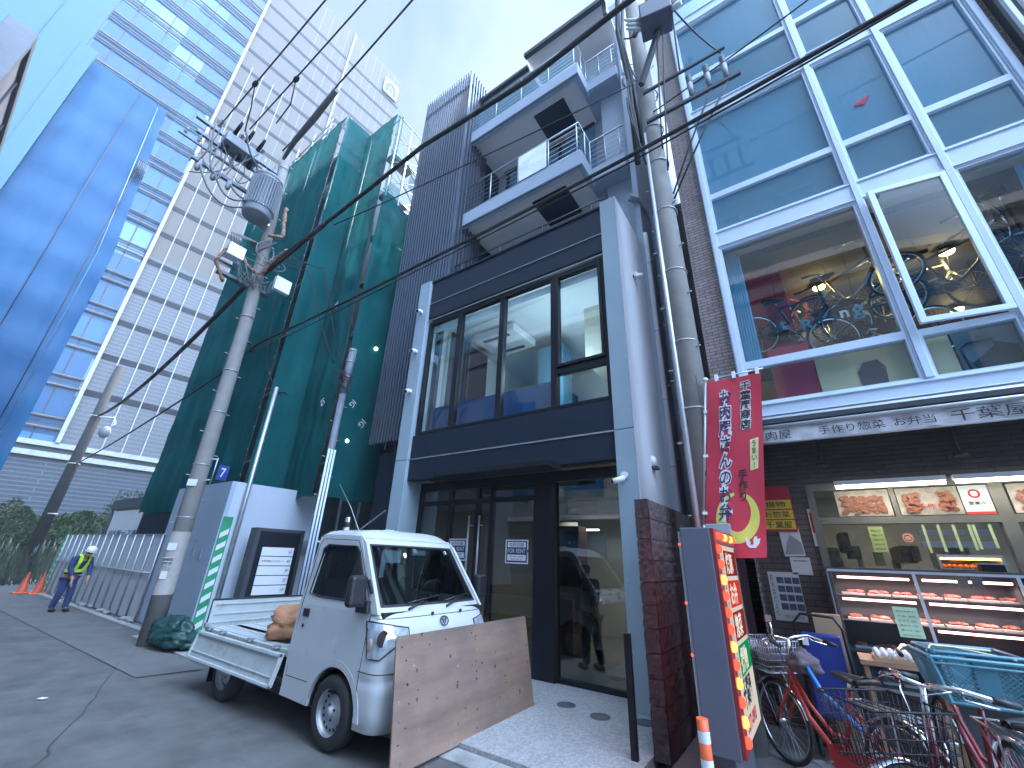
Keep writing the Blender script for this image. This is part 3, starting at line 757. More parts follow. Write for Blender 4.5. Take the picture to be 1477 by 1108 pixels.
# ground-floor glazing
m = MB(); GY = 5.66
m.box(-6.04, -1.96, GY - .03, GY + .07, 2.62, 2.78); m.box(-6.04, -1.96, GY - .03, GY + .07, .045, .10)
for x in (-6.02, -5.25, -4.62, -4.32, -2.02): m.box(x - .035, x + .035, GY - .028, GY + .068, .10, 2.62)
m.box(-6.04, -3.1, GY - .026, GY + .066, 2.36, 2.44)
P('shopfront_frame', m, M['black'], bev=.004)
m = MB(); m.box(-3.46, -3.10, GY - .08, GY + .08, .045, 2.62); P('column', m, M['black'], bev=.004)
m = MB(); m.box(-4.98, -2.80, YF - .36, YF + .055, 2.70, 2.78)
P('canopy', m, M['black'], bev=.005)
m = MB()
m.box(-4.6, -4.34, GY, GY + .012, .1, 2.36); m.box(-4.28, -3.46, GY, GY + .012, .1, 2.36); m.box(-3.1, -2.05, GY, GY + .012, .1, 2.62); m.box(-5.98, -5.29, GY, GY + .012, .1, 2.62); m.box(-5.21, -4.66, GY, GY + .012, .1, 2.62)
m.box(-4.6, -3.46, GY, GY + .012, 2.44, 2.62)
P('shopfront_glass', m, M['glass_dark'])
m = MB()
for x in (-4.72, -4.5): m.tube([(x, GY - .10, .75), (x, GY - .10, 2.15)], .016, 8); 
for x in (-4.72, -4.5):
    for z in (.9, 2.0): m.tube([(x, GY - .10, z), (x, GY, z)], .01, 6)
P('door_handle', m, M['alu'])
m = MB(); m.box(-3.58, -3.465, GY - .05, GY - .03, 1.60, 1.64); P('letter_slot', m, M['darkgrey'])
# lobby interior
m = MB(); m.box(-6.0, -1.96, GY + .1, 9.6, .03, .05); P('lobby_floor', m, M['floor_in'])
m = MB(); m.box(-6.0, -1.96, 9.6, 9.7, 0, 3.1); m.box(-6.1, -6.0, GY + .1, 9.6, 0, 3.1); m.box(-1.95, -1.85, GY + .1, 9.6, 0, 3.1); P('lobby_wall', m, M['creamwall'])
m = MB(); m.box(-6.0, -1.96, GY + .1, 9.6, 2.85, 2.95); P('lobby_ceiling', m, M['darkgrey'])
m = MB(); m.box(-4.6, -3.75, 7.6, 7.7, .05, 2.2); m.box(-4.62, -4.55, 7.55, 7.72, .05, 2.85); P('lobby_partition', m, M['creamwall'])
m = MB(); m.box(-4.2, -3.5, 7.2, 7.55, 1.0, 2.1); m.box(-4.0, -3.55, 7.0, 7.5, .1, .9); P('lobby_cabinet', m, pm('redwood', (.16, .07, .05), .5))
m = MB(); m.box(-2.75, -2.35, 9.1, 9.55, .05, 2.4); P('lobby_column', m, M['creamwall'])
m = MB(); m.box(-4.02, -3.72, 8.6, 8.66, 2.12, 2.15); P('lobby_tube', m, emit('lobby_tube', (1, .98, .85), 9))
m = MB(); m.box(-3.7, -2.6, 6.5, 7.4, 2.62, 2.66); m.box(-3.2, -2.8, 6.6, 6.9, 2.66, 2.84); P('ceiling_duct', m, M['creamwall'])
lt = bpy.data.lights.new('lobby_light', 'AREA'); lt.energy = 13; lt.size = .9; lt.color = (1, .95, .8)
lo = bpy.data.objects.new('lobby_light', lt); C.objects.link(lo); lo.location = (-3.5, 7.7, 2.28)
# second-floor room
m = MB(); m.box(-6.04, -1.96, YF + .23, 9.5, 3.3, 3.5); P('upper_room_floor', m, M['floor_in'])
m = MB(); m.box(-6.04, -1.96, 9.5, 9.6, 3.5, 6.3); m.box(-6.14, -6.04, YF + .23, 9.5, 3.5, 6.3); m.box(-1.95, -1.90, YF + .41, 9.5, 3.5, 6.3); P('upper_room_wall', m, M['whitewall'])
m = MB(); m.box(-6.04, -1.96, YF + .23, 9.5, 6.25, 6.3); P('upper_room_ceiling', m, M['whitewall'])
m = MB(); m.box(-2.95, -2.0, 6.6, 8.4, 5.0, 6.25); P('duct_box', m, M['creamwall'])
m = MB(); m.box(-6.0, -3.1, 5.6, 5.72, 3.5, 4.30); P('mirrored_blue_box', m, pm('mirrored_blue', (.02, .08, .22), .5))  # blue box stands in for the blue sheeting mirrored low in the panes
m = MB(); m.box(-4.2, -3.6, 6.9, 7.3, 3.5, 5.8); P('mirrored_column', m, M['cyanwall'])  # pale blue box stands in for the light column mirrored in the window
m = MB(); m.box(-5.2, -4.5, 8.9, 9.45, 3.5, 5.6); P('room_door', m, M['navy'])
lt2 = bpy.data.lights.new('room_light', 'POINT'); lt2.energy = 26; lt2.shadow_soft_size = .25; lt2.color = (.62, .84, 1)
l2 = bpy.data.objects.new('room_light', lt2); C.objects.link(l2); l2.location = (-3.3, 6.3, 4.9)
sp_ = MB(); sp_.sphere((-2.42, 6.2, 4.75), .05); P('room_spotlight', sp_, emit('spot', (1, .95, .85), 14))
m = MB(); m.tube([(-2.42, 6.2, 4.78), (-2.42, 6.25, 6.25)], .012, 6); P('spot_stem', m, M['whitep'])
# upper building body
m = MB(); m.box(-7.8, -1.72, 7.3, 14, 6.3, 15.6); P('rear_wall', m, pm('upper_wall', (.30, .34, .40), .7, var=.05))
m = MB(); m.box(-1.71, -1.60, 6.56, 14, .045, 14.6); m.box(-2.35, -1.712, 6.85, 7.3, 7.4, 14.6); m.box(-2.6, -1.6, 7.2, 14, 14.6, 17.2); P('side_wall', m, pm('side_wall_paint', (.36, .42, .50), .65, var=.05))
m = MB(); m.box(-5.3, -1.73, 6.2, 7.3, 7.20, 7.26); P('terrace_floor', m, M['grey'])
m = MB(); 
for z in (7.9, 10.9): 
    for x in (-5.6, -4.7, -3.8): m.box(x, x + .06, 7.22, 7.3, z - .3, z + 1.6)
    m.box(-5.7, -2.7, 7.22, 7.3, z + 1.6, z + 1.7)
P('balcony_door_frame', m, M['black'])
m = MB()
for z in (7.9, 10.9): m.box(-5.66, -2.72, 7.27, 7.285, z - .3, z + 1.6)
m.box(-5.9, -1.9, 7.27, 7.285, 13.0, 15.2)
P('balcony_glazing', m, M['glass_up'])
# balconies
for (z0, lbl) in ((9.30, 'lower'), (12.42, 'upper')):
    m = MB(); m.box(-6.05, -2.50, 5.80, 5.95, z0 + .02, z0 + .42); m.box(-2.62, -2.50, 5.95, 6.52, z0 + .02, z0 + .42); m.box(-2.50, -1.74, 6.40, 6.52, z0 + .12, z0 + .47)
    m.box(-6.05, -2.62, 5.95, 7.3, z0 + .16, z0 + .40); m.box(-2.62, -1.74, 6.52, 7.3, z0 + .16, z0 + .44)
    b_ = P('balcony', m, pm('balcony_edge', (.34, .40, .48), .6, var=.06), bev=.005)
    m = MB(); m.box(-6.03, -2.64, 5.96, 7.28, z0 + .125, z0 + .158); mk('soffit', m, M['soffit'], b_)
    m = MB(); m.box(-4.0, -3.1, 6.2, 7.1, z0 + .10, z0 + .124); mk('soffit_hatch', m, M['charcoal'], b_)
    m = MB(); m.tube([(-6.0, 5.85, z0 + .02), (-2.55, 5.85, z0 + .02)], .01, 5); mk('drip_rail', m, M['darkgrey'], b_)
    # railing
    r = MB(); zt = z0 + 1.42; zb = z0 + .42
    for x in [-5.9, -5.05, -4.2, -3.35, -2.62]: r.tube([(x, 5.86, zb), (x, 5.86, zt)], .018, 6)
    for y in (6.15, 6.44): r.tube([(-2.56, y, zb), (-2.56, y, zt)], .018, 6)
    for x in (-2.2, -1.85): r.tube([(x, 6.46, zb), (x, 6.46, zt)], .016, 6)
    path = lambda z: [(-5.95, 5.86, z), (-2.56, 5.86, z), (-2.56, 6.46, z), (-1.75, 6.46, z)]
    r.tube(path(zt), .024, 6); r.tube(path(zb + .10), .014, 6)
    for k in range(5): r.tube(path(zb + .24 + k * .15), .005, 4)
    mk('railing', r, M['steel'], b_)
    g = MB()
    if lbl == 'lower': g.box(-4.16, -3.39, 5.825, 5.835, zb + .12, zt - .05); mk('bright_glass_panel', g, pm('glass_reflection_white', (.8, .86, .88), .12), b_)  # glass panel whose bright reflection is put into the white colour
    else:
        g.box(-5.85, -2.65, 5.875, 5.885, zb + .16, zt - .05); mk('glass_panel', g, M['glass_up'], b_)
# terrace rail over the front box
r = MB()
for x in (-5.6, -4.5, -3.4, -2.3): r.tube([(x, YF + .5, 7.2), (x, YF + .5, 7.95)], .015, 6)
r.tube([(-6.0, YF + .5, 7.95), (-2.05, YF + .5, 7.95)], .018, 6); r.tube([(-6.0, YF + .5, 7.62), (-2.05, YF + .5, 7.62)], .008, 6)
P('terrace_railing', r, M['darkgrey'])
m = MB(); m.box(-4.12, -1.70, 5.80, 5.92, 14.72, 14.86); m.box(-6.1, -4.13, 6.0, 6.12, 14.55, 14.66); m.box(-1.8, -1.70, 5.93, 6.02, 14.3, 14.75)
P('roof_eave', m, M['darkgrey'])
m = MB(); m.box(-4.1, -1.72, 5.921, 7.4, 14.76, 14.84); P('eave_soffit', m, M['soffit'])
m = MB(); m.box(-6.1, -4.14, 6.121, 7.4, 14.58, 14.64); P('eave_soffit', m, M['soffit'])
m = MB(); m.box(-4.0, -1.75, 6.9, 7.25, 13.2, 14.7); P('penthouse_panel', m, pm('penthouse_panel', (.42, .52, .58), .5, var=.04))
# louvre screen
m = MB(); 
n = 20
for k in range(n):
    x = -7.78 + k * (1.86 / (n - 1)); m.box(x - .022, x + .022, 5.55, 5.63, 3.75, 15.45)
for k in range(8):
    y = 5.70 + k * .115; m.box(-5.94, -5.86, y - .02, y + .02, 3.75 if y > 5.9 else 7.3, 15.45)
for k in range(3):
    y = 5.72 + k * .3; m.box(-7.82, -7.78, y - .02, y + .02, 3.75, 15.45)
ls = P('louvre_screen', m, pm('louvre_metal', (.13, .15, .19), .35, .5, var=.08))
m = MB()
for z in (3.9, 6.5, 9.2, 12.0, 14.9): m.box(-7.8, -5.92, 5.64, 5.70, z, z + .08); m.box(-5.98, -5.9, 5.7, 6.6, z, z + .08)
mk('cross_rail', m, M['black'], ls)
m = MB(); m.box(-7.8, -5.96, 6.3, 7.3, 3.6, 14.7); m.box(-7.8, -6.4, 5.9, 6.3, 0.04, 3.6); P('stair_wall', m, M['charcoal'])
m = MB(); m.box(-9.15, -7.81, 7.6, 14, 0, 14.2); P('sun_gap_block', m, M['charcoal'])  # unseen block added to stop sun reaching the road through the gap
# security cameras / lamps on the fins
for (z, l) in ((6.50, 'small spotlight on the left fin, topmost of three'), (5.51, 'small spotlight on the left fin, middle of three'), (4.59, 'small spotlight on the left fin, lowest of three')):
    t = thing('spotlight', l, 'spotlight', (-6.22, YF, z), 0, 'spotlights down the left fin')
    m = MB(); m.box(-.035, .035, -.10, -.002, -.03, .03); m.tube([(0, -.06, 0), (.02, -.15, -.05)], [.04, .045], 10); mk('housing', m, M['whitep'], t, local=True)
    m = MB(); m.tube([(.02, -.151, -.051), (.0205, -.153, -.052)], .035, 10); mk('lens', m, M['black'], t, local=True)
def seccam(loc, label, d):
    t = thing('security_camera', label, 'security camera', loc, 0, 'security cameras on the pale wall')
    d = Vector(d); m = MB(); m.tube([(0, 0, .02), d * .05 + Vector((0, 0, .02))], .045, 12); m.tube([d * .05, d * .10 + Vector((0, 0, -.02))], .018, 8); mk('bracket', m, M['whitep'], t, local=True)
    a = d * .10 + Vector((.02, .0, -.03)); b = a + Vector((-.12, -.10, -.05)); m = MB(); m.tube([a, b], .036, 12); mk('body', m, M['whitep'], t, local=True)
    m = MB(); m.tube([b, b + (b - a) * .03], .03, 12); mk('lens', m, M['black'], t, local=True)
seccam((-1.84, YF - .001, 2.52), 'white bullet camera low on the right concrete fin', (0, -1, 0))
seccam((-1.664, 5.92, 6.1), 'white bullet camera high up by the slim white downpipe', (1, 0, 0))
vt = thing('vent_cap', 'small white hooded vent cap on the pale side wall above the block wall', 'vent cap', (-1.664, 5.86, 2.81))
m = MB(); m.sphere((0, 0, .03), .075, 12, 8, .8, 1, 1.1); mk('hood', m, M['whitep'], vt, local=True); m = MB(); m.box(0, .07, -.075, .075, -.085, -.05); mk('grille', m, M['darkgrey'], vt, local=True)
# downpipes
def pipe(label, pts, r, mat, brz):
    t = thing('downpipe', label, 'downpipe', pts[-1], 0, 'pipes down the side wall'); m = MB(); m.tube(pts, r, 12); mk('pipe', m, mat, t)
    m = MB(); 
    for z in brz:
        m.ring((pts[-1][0], pts[-1][1], z), r + .002, .008, 'z', 16, 5); m.box(pts[-1][0] - r - .08, pts[-1][0] - r, pts[-1][1] - .012, pts[-1][1] + .012, z - .012, z + .012)
    mk('clip', m, M['steel'], t)
pipe('slim white downpipe on the pale wall beside the fin', [(-1.59, 6.62, 7.55), (-1.58, 6.62, 7.4), (-1.58, 6.62, .02)], .055, M['whitep'], (6.8, 5.3, 4.0, 2.9, 1.5))
pipe('thick grey pipe with a bent top outlet under the balcony', [(-1.75, 6.3, 8.35), (-1.64, 6.55, 8.42), (-1.50, 6.9, 8.3), (-1.46, 7.0, 8.0), (-1.46, 7.0, .02)], .075, pm('pipe_grey', (.30, .34, .40), .5, var=.05), (7.2, 5.7, 4.4, 3.1, 1.5))
pipe('narrow grey conduit pipe between the wall and the utility pole', [(-1.30, 6.4, 7.6), (-1.30, 6.4, .02)], .035, M['grey'], (6.8, 5.6, 4.4, 3.2, 1.5))
# narrow building between (dark gap)
nb = thing('gap_building', 'dark narrow building in the gap behind the concrete utility pole', 'building', (-.8, 9, 0))
m = MB(); m.box(-1.45, -.50, 8.2, 14, 0, 9.5); mk('wall', m, pm('gap_wall', (.12, .12, .13), .8), nb)
m = MB(); m.box(-1.3, -1.2, 8.05, 8.2, 0, 9.4); m.box(-.9, -.84, 8.05, 8.2, 0, 9.4); mk('pipe', m, M['darkgrey'], nb)

# air-conditioner seen inside
t = thing('ceiling_air_conditioner', 'white ceiling air-conditioner seen through the second window from the left', 'air conditioner', (-5.0, 6.5, 6.0))
m = MB(); m.box(-5.5, -4.4, 6.2, 7.1, 6.02, 6.2); mk('casing', m, M['whitep'], t, bev=.02)
m = MB(); m.box(-5.3, -4.6, 6.28, 6.36, 6.0, 6.019); m.box(-5.3, -4.6, 6.9, 6.98, 6.0, 6.019); mk('vane', m, M['darkgrey'], t)

# posters FOR RENT
def rent(x, z, w, hgt, label):
    t = thing('rental_poster', label, 'poster', (x, GY - .004, z), 0, 'for-rent posters on the entrance glass')
    m = MB(); m.box(-w / 2, w / 2, -.003, 0, -hgt / 2, hgt / 2); mk('sheet', m, pm('poster_white', (.85, .86, .88), .6, var=.02), t, local=True)
    m = MB(); k = .9; m.box(-w / 2 * k, w / 2 * k, -.0045, -.0032, -hgt / 2 * k, hgt / 2 * k); mk('blue_field', m, M['navy'], t, local=True)
    m = MB(); m.box(-w * .40, w * .40, -.0062, -.0047, hgt * .18, hgt * .40); m.box(-w * .40, w * .40, -.0062, -.0047, -hgt * .38, -hgt * .13); mk('white_field', m, bpy.data.materials['poster_white'], t, local=True)
    m = MB(); put_text(m, 'FOR RENT', .1, (0, -.006, hgt * .03), (1, 0, 0), (0, 0, 1), .001, fit=(w * .78, hgt * .19)); mk('lettering', m, bpy.data.materials['poster_white'], t, local=True)
    m = MB(); put_text(m, '◎貸店舗', .1, (0, -.0075, hgt * .29), (1, 0, 0), (0, 0, 1), .001, fit=(w * .62, hgt * .16))
    put_text(m, '03-4577-0896', .1, (0, -.0075, -hgt * .21), (1, 0, 0), (0, 0, 1), .001, fit=(w * .6, hgt * .06)); put_text(m, '物件担当', .1, (0, -.0075, -hgt * .32), (1, 0, 0), (0, 0, 1), .001, fit=(w * .5, hgt * .05)); mk('print', m, M['navy'], t, local=True)
rent(-3.80, 1.61, .42, .34, 'white and navy FOR RENT poster on the entrance glass right of the door handles')
rent(-5.02, 1.62, .42, .34, 'white and navy FOR RENT poster partly hidden by the truck cab')

# directory sign on its stand
ds = thing('directory_sign', 'dark framed tenant directory sign listing 5F to 1F beside the pale site wall', 'sign', (-8.9, 4.6, .02))
m = MB(); m.box(-9.06, -8.80, 4.12, 5.10, .02, 1.90); mk('frame', m, M['darkgrey'], ds, bev=.01)
m = MB(); m.box(-8.80, -8.795, 4.20, 5.02, .4, 1.84); mk('panel', m, M['black'], ds)
m = MB()
for k in range(5): z = .72 + k * .17; m.box(-8.794, -8.785, 4.30, 4.93, z, z + .155)
mk('name_plate', m, emit('plate_white', (.62, .70, .85), .45) if 0 else M['paper'], ds)
m = MB()
for k in range(5): z = .72 + k * .17; put_text(m, f'{k+1}F', .1, (-8.783, 4.86, z + .077), (0, 1, 0), (0, 0, 1), .001, fit=(.07, .055))
put_text(m, '㈱ 東京設備コンサルタント', .1, (-8.783, 4.55, .72 + 3 * .17 + .077), (0, 1, 0), (0, 0, 1), .001, fit=(.42, .035)); mk('lettering', m, M['ink'], ds)

# person inside the lobby
# ------------------------------------------------------------------ GLASS-FRONTED BUILDING (right)
gb = thing('glass_building', 'glass-fronted tiled building with pale aluminium mullions above a butcher shop', 'commercial building', (1.2, 6, 0))
def Q(name, m, mat, parent=gb, bev=0): return mk(name, m, mat, parent, bev=bev)
FY = 5.6
XM = [-.33, 1.31, 2.12, 2.95]
m = MB(); m.box(-.72, -.385, FY + .02, FY + .3, 2.9, 14); m.box(-.72, -.6, FY + .3, 14, 0, 14); m.box(3.02, 5.2, FY + .02, FY + .3, 2.9, 14); Q('tiled_wall', m, M['mosaic'])
m = MB(); m.box(-.59, 5.2, 13.5, 14, 0, 14); Q('back_wall', m, M['creamwall'])
zs = [(3.16, 3.36), (5.80, 6.12), (8.50, 8.82), (11.2, 11.5), (13.7, 14)]
m = MB()
for (a, b) in zs:
    m.box(-.385, 3.02, FY - .03, FY + .16, a, b); m.box(-.385, 3.02, FY - .05, FY - .031, a + .02, a + .035); m.box(-.385, 3.02, FY - .05, FY - .031, b - .04, b - .02)
Q('spandrel_band', m, M['alu_blue'], bev=.004)
m = MB()
for x, w in ((-.35, .03), (1.31, .032), (2.12, .032), (2.98, .03)):
    m.box(x - w, x + w, FY - .06, FY + .12, 3.361, 13.69); m.box(x - w - .015, x - w - .001, FY - .035, FY + .10, 3.361, 13.69); m.box(x + w + .001, x + w + .015, FY - .035, FY + .10, 3.361, 13.69)
Q('mullion', m, M['alu_blue'], bev=.003)
floors = [(3.36, 3.86, 5.80), (6.12, 6.78, 8.50), (8.82, 9.65, 11.2), (11.5, 12.2, 13.7)]
bays = [(-.302, 1.262), (1.358, 2.072), (2.168, 2.932)]
M['curtain'] = pm('net_curtain', (.17, .40, .56), .8, var=.05, scale=.8)
for fi, (a, tr, b) in enumerate(floors):
    for bi, (x0, x1) in enumerate(bays):
        wf = MB(); y0, y1 = FY - .02, FY + .08
        wf.box(x0, x1, y0, y1, tr, tr + .055)
        t = .022
        opened = (fi == 0 and bi == 1)
        for (c, d) in ((a, tr), (tr + .055, b)):
            if opened and d == b: continue
            wf.box(x0, x1, y0, y1, c, c + t); wf.box(x0, x1, y0, y1, d - t, d); wf.box(x0, x0 + t, y0, y1, c + t, d - t); wf.box(x1 - t, x1, y0, y1, c + t, d - t)
        w = Q('window', wf, M['alu_blue'])
        g = MB()
        g.box(x0 + t, x1 - t, FY + .03, FY + .036, a + t, tr - t)
        if not opened: g.box(x0 + t, x1 - t, FY + .03, FY + .036, tr + .055 + t, b - t)
        mk('pane', g, M['glass'] if fi == 0 else M['glass_up'], w)
        if opened:
            s = MB(); y0s, y1s = -.045, 0.0
            W_ = x1 - x0; H_ = b - tr - .06
            # sash hung at the right jamb and swung out at its left edge
            ang = R_(-8)
            def rot(px, py): return (x1 + (px - x1) * math.cos(-ang) - py * math.sin(-ang) * 1, FY - .03 + (px - x1) * math.sin(-ang) + py * math.cos(-ang))
            def sbox(a_, b_, c_, d_, yy0, yy1, mb):
                o = len(mb.v)
                for z in (c_, d_):
                    for y in (yy0, yy1):
                        for x in (a_, b_):
                            q = rot(x, y); mb.v.append((q[0], q[1], z))
                for f in [(0, 2, 3, 1), (4, 5, 7, 6), (0, 1, 5, 4), (2, 6, 7, 3), (0, 4, 6, 2), (1, 3, 7, 5)]:
                    mb.f.append(tuple(i + o for i in f)); mb.sm.append(False)
            z0, z1 = tr + .06, b - .01; tt = .06
            sbox(x0, x1, z0, z0 + tt, y0s, y1s, s); sbox(x0, x1, z1 - tt, z1, y0s, y1s, s); sbox(x0, x0 + tt, z0 + tt, z1 - tt, y0s, y1s, s); sbox(x1 - tt, x1, z0 + tt, z1 - tt, y0s, y1s, s)
            sw = mk('open_sash', s, M['alu_blue'], w, bev=.003)
            g = MB(); sbox(x0 + tt, x1 - tt, z0 + tt, z1 - tt, -.025, -.019, g); mk('sash_pane', g, M['glass'], w)
            hg = MB(); hg.bar((x0 + .05, FY - .02, z0 + .8), (x0 + .12, FY - .16, z0 + .8), .02, .01); mk('stay', hg, M['steel'], w)
# curtains / blinds behind the upper glazing
for fi, (a, tr, b) in enumerate(floors[1:]):
    for bi, (x0, x1) in enumerate(bays):
        m = MB(); zlow = tr + .02 if bi else tr - .02
        m.grid(40, 4, lambda u, v: (x0 + u * (x1 - x0), FY + .13 + .004 * math.sin(u * 60), zlow + (b - zlow) * v)); Q('curtain', m, M['curtain'])
    m = MB(); m.box(-.3, .02, FY + .3, FY + .34, a, a + .45); m.box(.5, 1.0, FY + .3, FY + .34, a, a + .5); Q('interior_box', m, M['cyanwall'])
# floor slabs and inner rooms
m = MB()
for (a, b) in zs[:4]: m.box(-.59, 5.1, FY + .17, 13.5, a + .02, b - .02)
Q('floor_slab', m, M['creamwall'])
m = MB()
for z in (6.12, 8.8, 11.5): m.box(-.55, 5.0, 7.4, 7.5, z, z + 2.4)
Q('inner_partition', m, M['grey'])
# bicycle shop on the second floor
m = MB(); m.box(-.55, 5.0, 11.0, 11.1, 3.36, 5.79); m.box(-.585, -.56, FY + .4, 11.0, 3.36, 5.79); m.box(4.3, 4.4, FY + .3, 11, 3.36, 5.79); Q('shop_wall', m, pm('dim_wall', (.16, .09, .07), .8))
m = MB(); m.box(-.55, 4.3, FY + .3, 11, 5.70, 5.80); Q('shop_ceiling', m, pm('dark_ceiling', (.05, .045, .06), .8))
m = MB(); m.box(-.12, .36, 6.3, 6.33, 4.3, 5.69); Q('red_banner', m, M['red'])
m = MB(); m.box(-.02, .42, 5.76, 5.78, 3.37, 4.12); Q('red_banner', m, M['red'])
m = MB(); m.box(-.28, .02, FY + .06, FY + .08, 3.95, 5.7) if 0 else m.grid(30, 3, lambda u, v: (-.29 + .2 * u, FY + .2 + .01 * math.sin(u * 40), 3.9 + 1.85 * v)); Q('shop_curtain', m, M['curtain'])
m = MB(); m.grid(40, 3, lambda u, v: (2.55 + .38 * u + .12 * v, FY + .2 + .012 * math.sin(u * 50), 4.4 + 1.35 * v)); Q('shop_curtain', m, M['curtain'])
m = MB(); m.grid(10, 3, lambda u, v: (.43 + .82 * u, FY + .14, 3.36 + .5 * v)); m.grid(10, 3, lambda u, v: (1.38 + .22 * u, FY + .14, 3.36 + .5 * v)); Q('low_backing', m, pm('beige_film', (.92, .66, .38), .7, var=.12, scale=1.4))
m = MB(); m.grid(6, 3, lambda u, v: (1.62 + 1.3 * u, FY + .14, 3.36 + .5 * v)); Q('low_backing_grey', m, pm('grey_film', (.20, .24, .25), .7, var=.1))
m = MB(); m.poly([(.80, 3.38), (1.02, 3.38), (1.04, 3.62), (.99, 3.72), (.86, 3.71), (.79, 3.6)], lambda u, v, w: (u, FY + .128 + w, v), depth=.008); Q('stacked_bag', m, pm('dull_purple', (.10, .06, .08), .8))
m = MB(); m.poly([(1.72, 3.38), (2.04, 3.38), (2.04, 3.62), (1.92, 3.68), (1.70, 3.5)], lambda u, v, w: (u, FY + .11 + w, v), depth=.02); m.tube([(1.66, FY + .11, 3.42), (1.64, FY + .11, 3.66), (1.70, FY + .11, 3.71), (1.88, FY + .11, 3.72), (1.90, FY + .11, 3.66)], .012, 6); Q('folded_cart', m, M['ink'])
# lettering inside the window
for (ch, x, z, mat, s) in (('W', .06, 4.36, 'ink', .24), ('t', .22, 4.40, 'teal', .22), ('o', .33, 4.36, 'red', .20), ('R', .47, 4.33, 'teal', .22), ('K', .62, 4.35, 'ink', .22), ('i', .74, 4.36, 'ink', .2), ('n', .84, 4.36, 'whitep', .2), ('g', .97, 4.34, 'teal', .26)):
    m = MB(); put_text(m, ch, s, (x, FY + .012 + .09, z), (1, 0, 0), (0, 0, 1), .006, bold=.004); Q('window_letter', m, M[mat])
m = MB(); m.poly([(1.62, 7.42), (1.82, 7.50), (1.73, 7.36)], lambda u, v, w: (u, FY + .012 + w, v), depth=.003); Q('warning_triangle', m, M['red'])
# ceiling lamps
lamps = [(.14, 7.1, (1, .12, .03), 8, 'red glowing'), (.85, 7.1, (1, .72, .2), 9, 'yellow'), (2.3, 7.05, (1, .66, .25), 9, 'orange'), (2.75, 9.0, (1, .66, .22), 9, 'far'), (.5, 9.2, (1, .97, .85), 9, 'white'), (1.66, 7.15, (1, .8, .4), 9, 'gap')]
lbls = ['red ceiling lamp in front of the red banner in the bicycle shop', 'yellow ceiling lamp inside the hanging silver wheel', 'orange ceiling lamp above the open sash, largest of the row', 'orange ceiling lamp deeper in the room low in the open sash', 'cool white ceiling lamp above the red strip near the sill', 'small yellow lamp seen through the gap of the open sash']
for (x, y, c, s, n_), l in zip(lamps, lbls):
    t = thing('ceiling_lamp', l, 'ceiling lamp', (x, y, 5.6), 0, 'lamps on the bicycle shop ceiling')
    r = .05 if n_ in ('gap',) else .085
    m = MB(); m.tube([(0, 0, .1), (0, 0, .02)], [r * .8, r * 1.15], 14); mk('shade', m, M['black'], t, local=True)
    m = MB(); m.tube([(0, 0, .018), (0, 0, .0)], [r, r * .9], 14); mk('bulb', m, emit('lamp_' + n_, c, s), t, local=True)
    L = bpy.data.lights.new('ceiling_lamp_light', 'POINT'); L.energy = 5; L.color = c; L.shadow_soft_size = .08
    lo = bpy.data.objects.new('ceiling_lamp_light', L); C.objects.link(lo); lo.location = (x, y, 5.5)
# grille on the far right bay
m = MB()
for k in range(16): m.box(3.10 + k * .11, 3.14 + k * .11, FY - .22, FY - .16, 6.3, 9.2)
m.box(3.05, 4.9, FY - .24, FY - .14, 6.25, 6.31); m.box(3.05, 4.9, FY - .24, FY - .14, 9.2, 9.26)
for x in (3.1, 4.8): m.box(x, x + .05, FY - .14, FY + .02, 6.27, 6.31)
Q('window_grille', m, M['whitep'])
m = MB(); m.box(3.10, 4.8, FY - .1, FY + .018, 6.3, 9.2); Q('grille_window', m, M['darkgrey'])

# ------------------------------------------------------------------ butcher shop at ground level
SY = 6.0
m = MB(); m.box(-.60, 4, FY - .02, FY + .2, 2.95, 3.158); m.box(-.42, 4, 4.98, 5.58, 2.92, 2.97); Q('shop_fascia', m, M['darkgrey'])
m = MB(); m.box(-.60, 4, SY, SY + .12, 2.42, 2.95); Q('dark_tile_band', m, M['mosaic_dark'])
m = MB(); m.box(-.60, .03, SY + .001, SY + .12, 0, 2.42); Q('tile_pier', m, grid_mat('pier_tile', (.115, .085, .085), (.05, .045, .045), .22, .06, .006, axes='xz', var=.15, bump=.4))
m = MB()
m.box(.03, .10, SY - .02, SY + .08, .1, 2.42); m.box(1.50, 1.60, SY - .02, SY + .08, .1, 2.42); m.box(.10, 1.50, SY - .02, SY + .08, 2.34, 2.42); m.box(.10, 1.50, SY - .02, SY + .08, 1.98, 2.05); m.box(.76, .80, SY - .02, SY + .08, 2.05, 2.34); m.box(1.60, 3.2, SY - .02, SY + .08, 1.98, 2.05); m.box(1.60, 3.2, SY - .02, SY + .08, 2.34, 2.42)
Q('shop_window_frame', m, pm('bronze_frame', (.16, .15, .13), .45, .3))
m = MB(); m.box(-.60, 4.2, 8.6, 8.7, 0, 2.9); m.box(-.60, 4.2, SY + .13, 8.6, 2.6, 2.7); Q('kitchen_wall', m, pm('kitchen_wall', (.28, .27, .22), .6))
m = MB(); m.box(-.60, 4.2, SY + .13, 8.6, .02, .05); Q('kitchen_floor', m, M['floor_in'])
m = MB(); rnd = random.Random(21)
for k in range(16):
    x = .1 + rnd.random() * 1.4; z = 1.55 + rnd.random() * .3; m.box(x, x + rnd.uniform(.05, .16), 6.5 + rnd.random(), 7.6, z - .1, z + rnd.uniform(.02, .12))
L = bpy.data.lights.new('kitchen_light', 'AREA'); L.size = 1.0; L.energy = 4.5; L.color = (1, .93, .74)
lo = bpy.data.objects.new('kitchen_light', L); C.objects.link(lo); lo.location = (.9, 7.2, 2.55)
Q('kitchen_clutter', m, pm('steel_clutter', (.16, .15, .12), .45, .3, var=.6, scale=9))
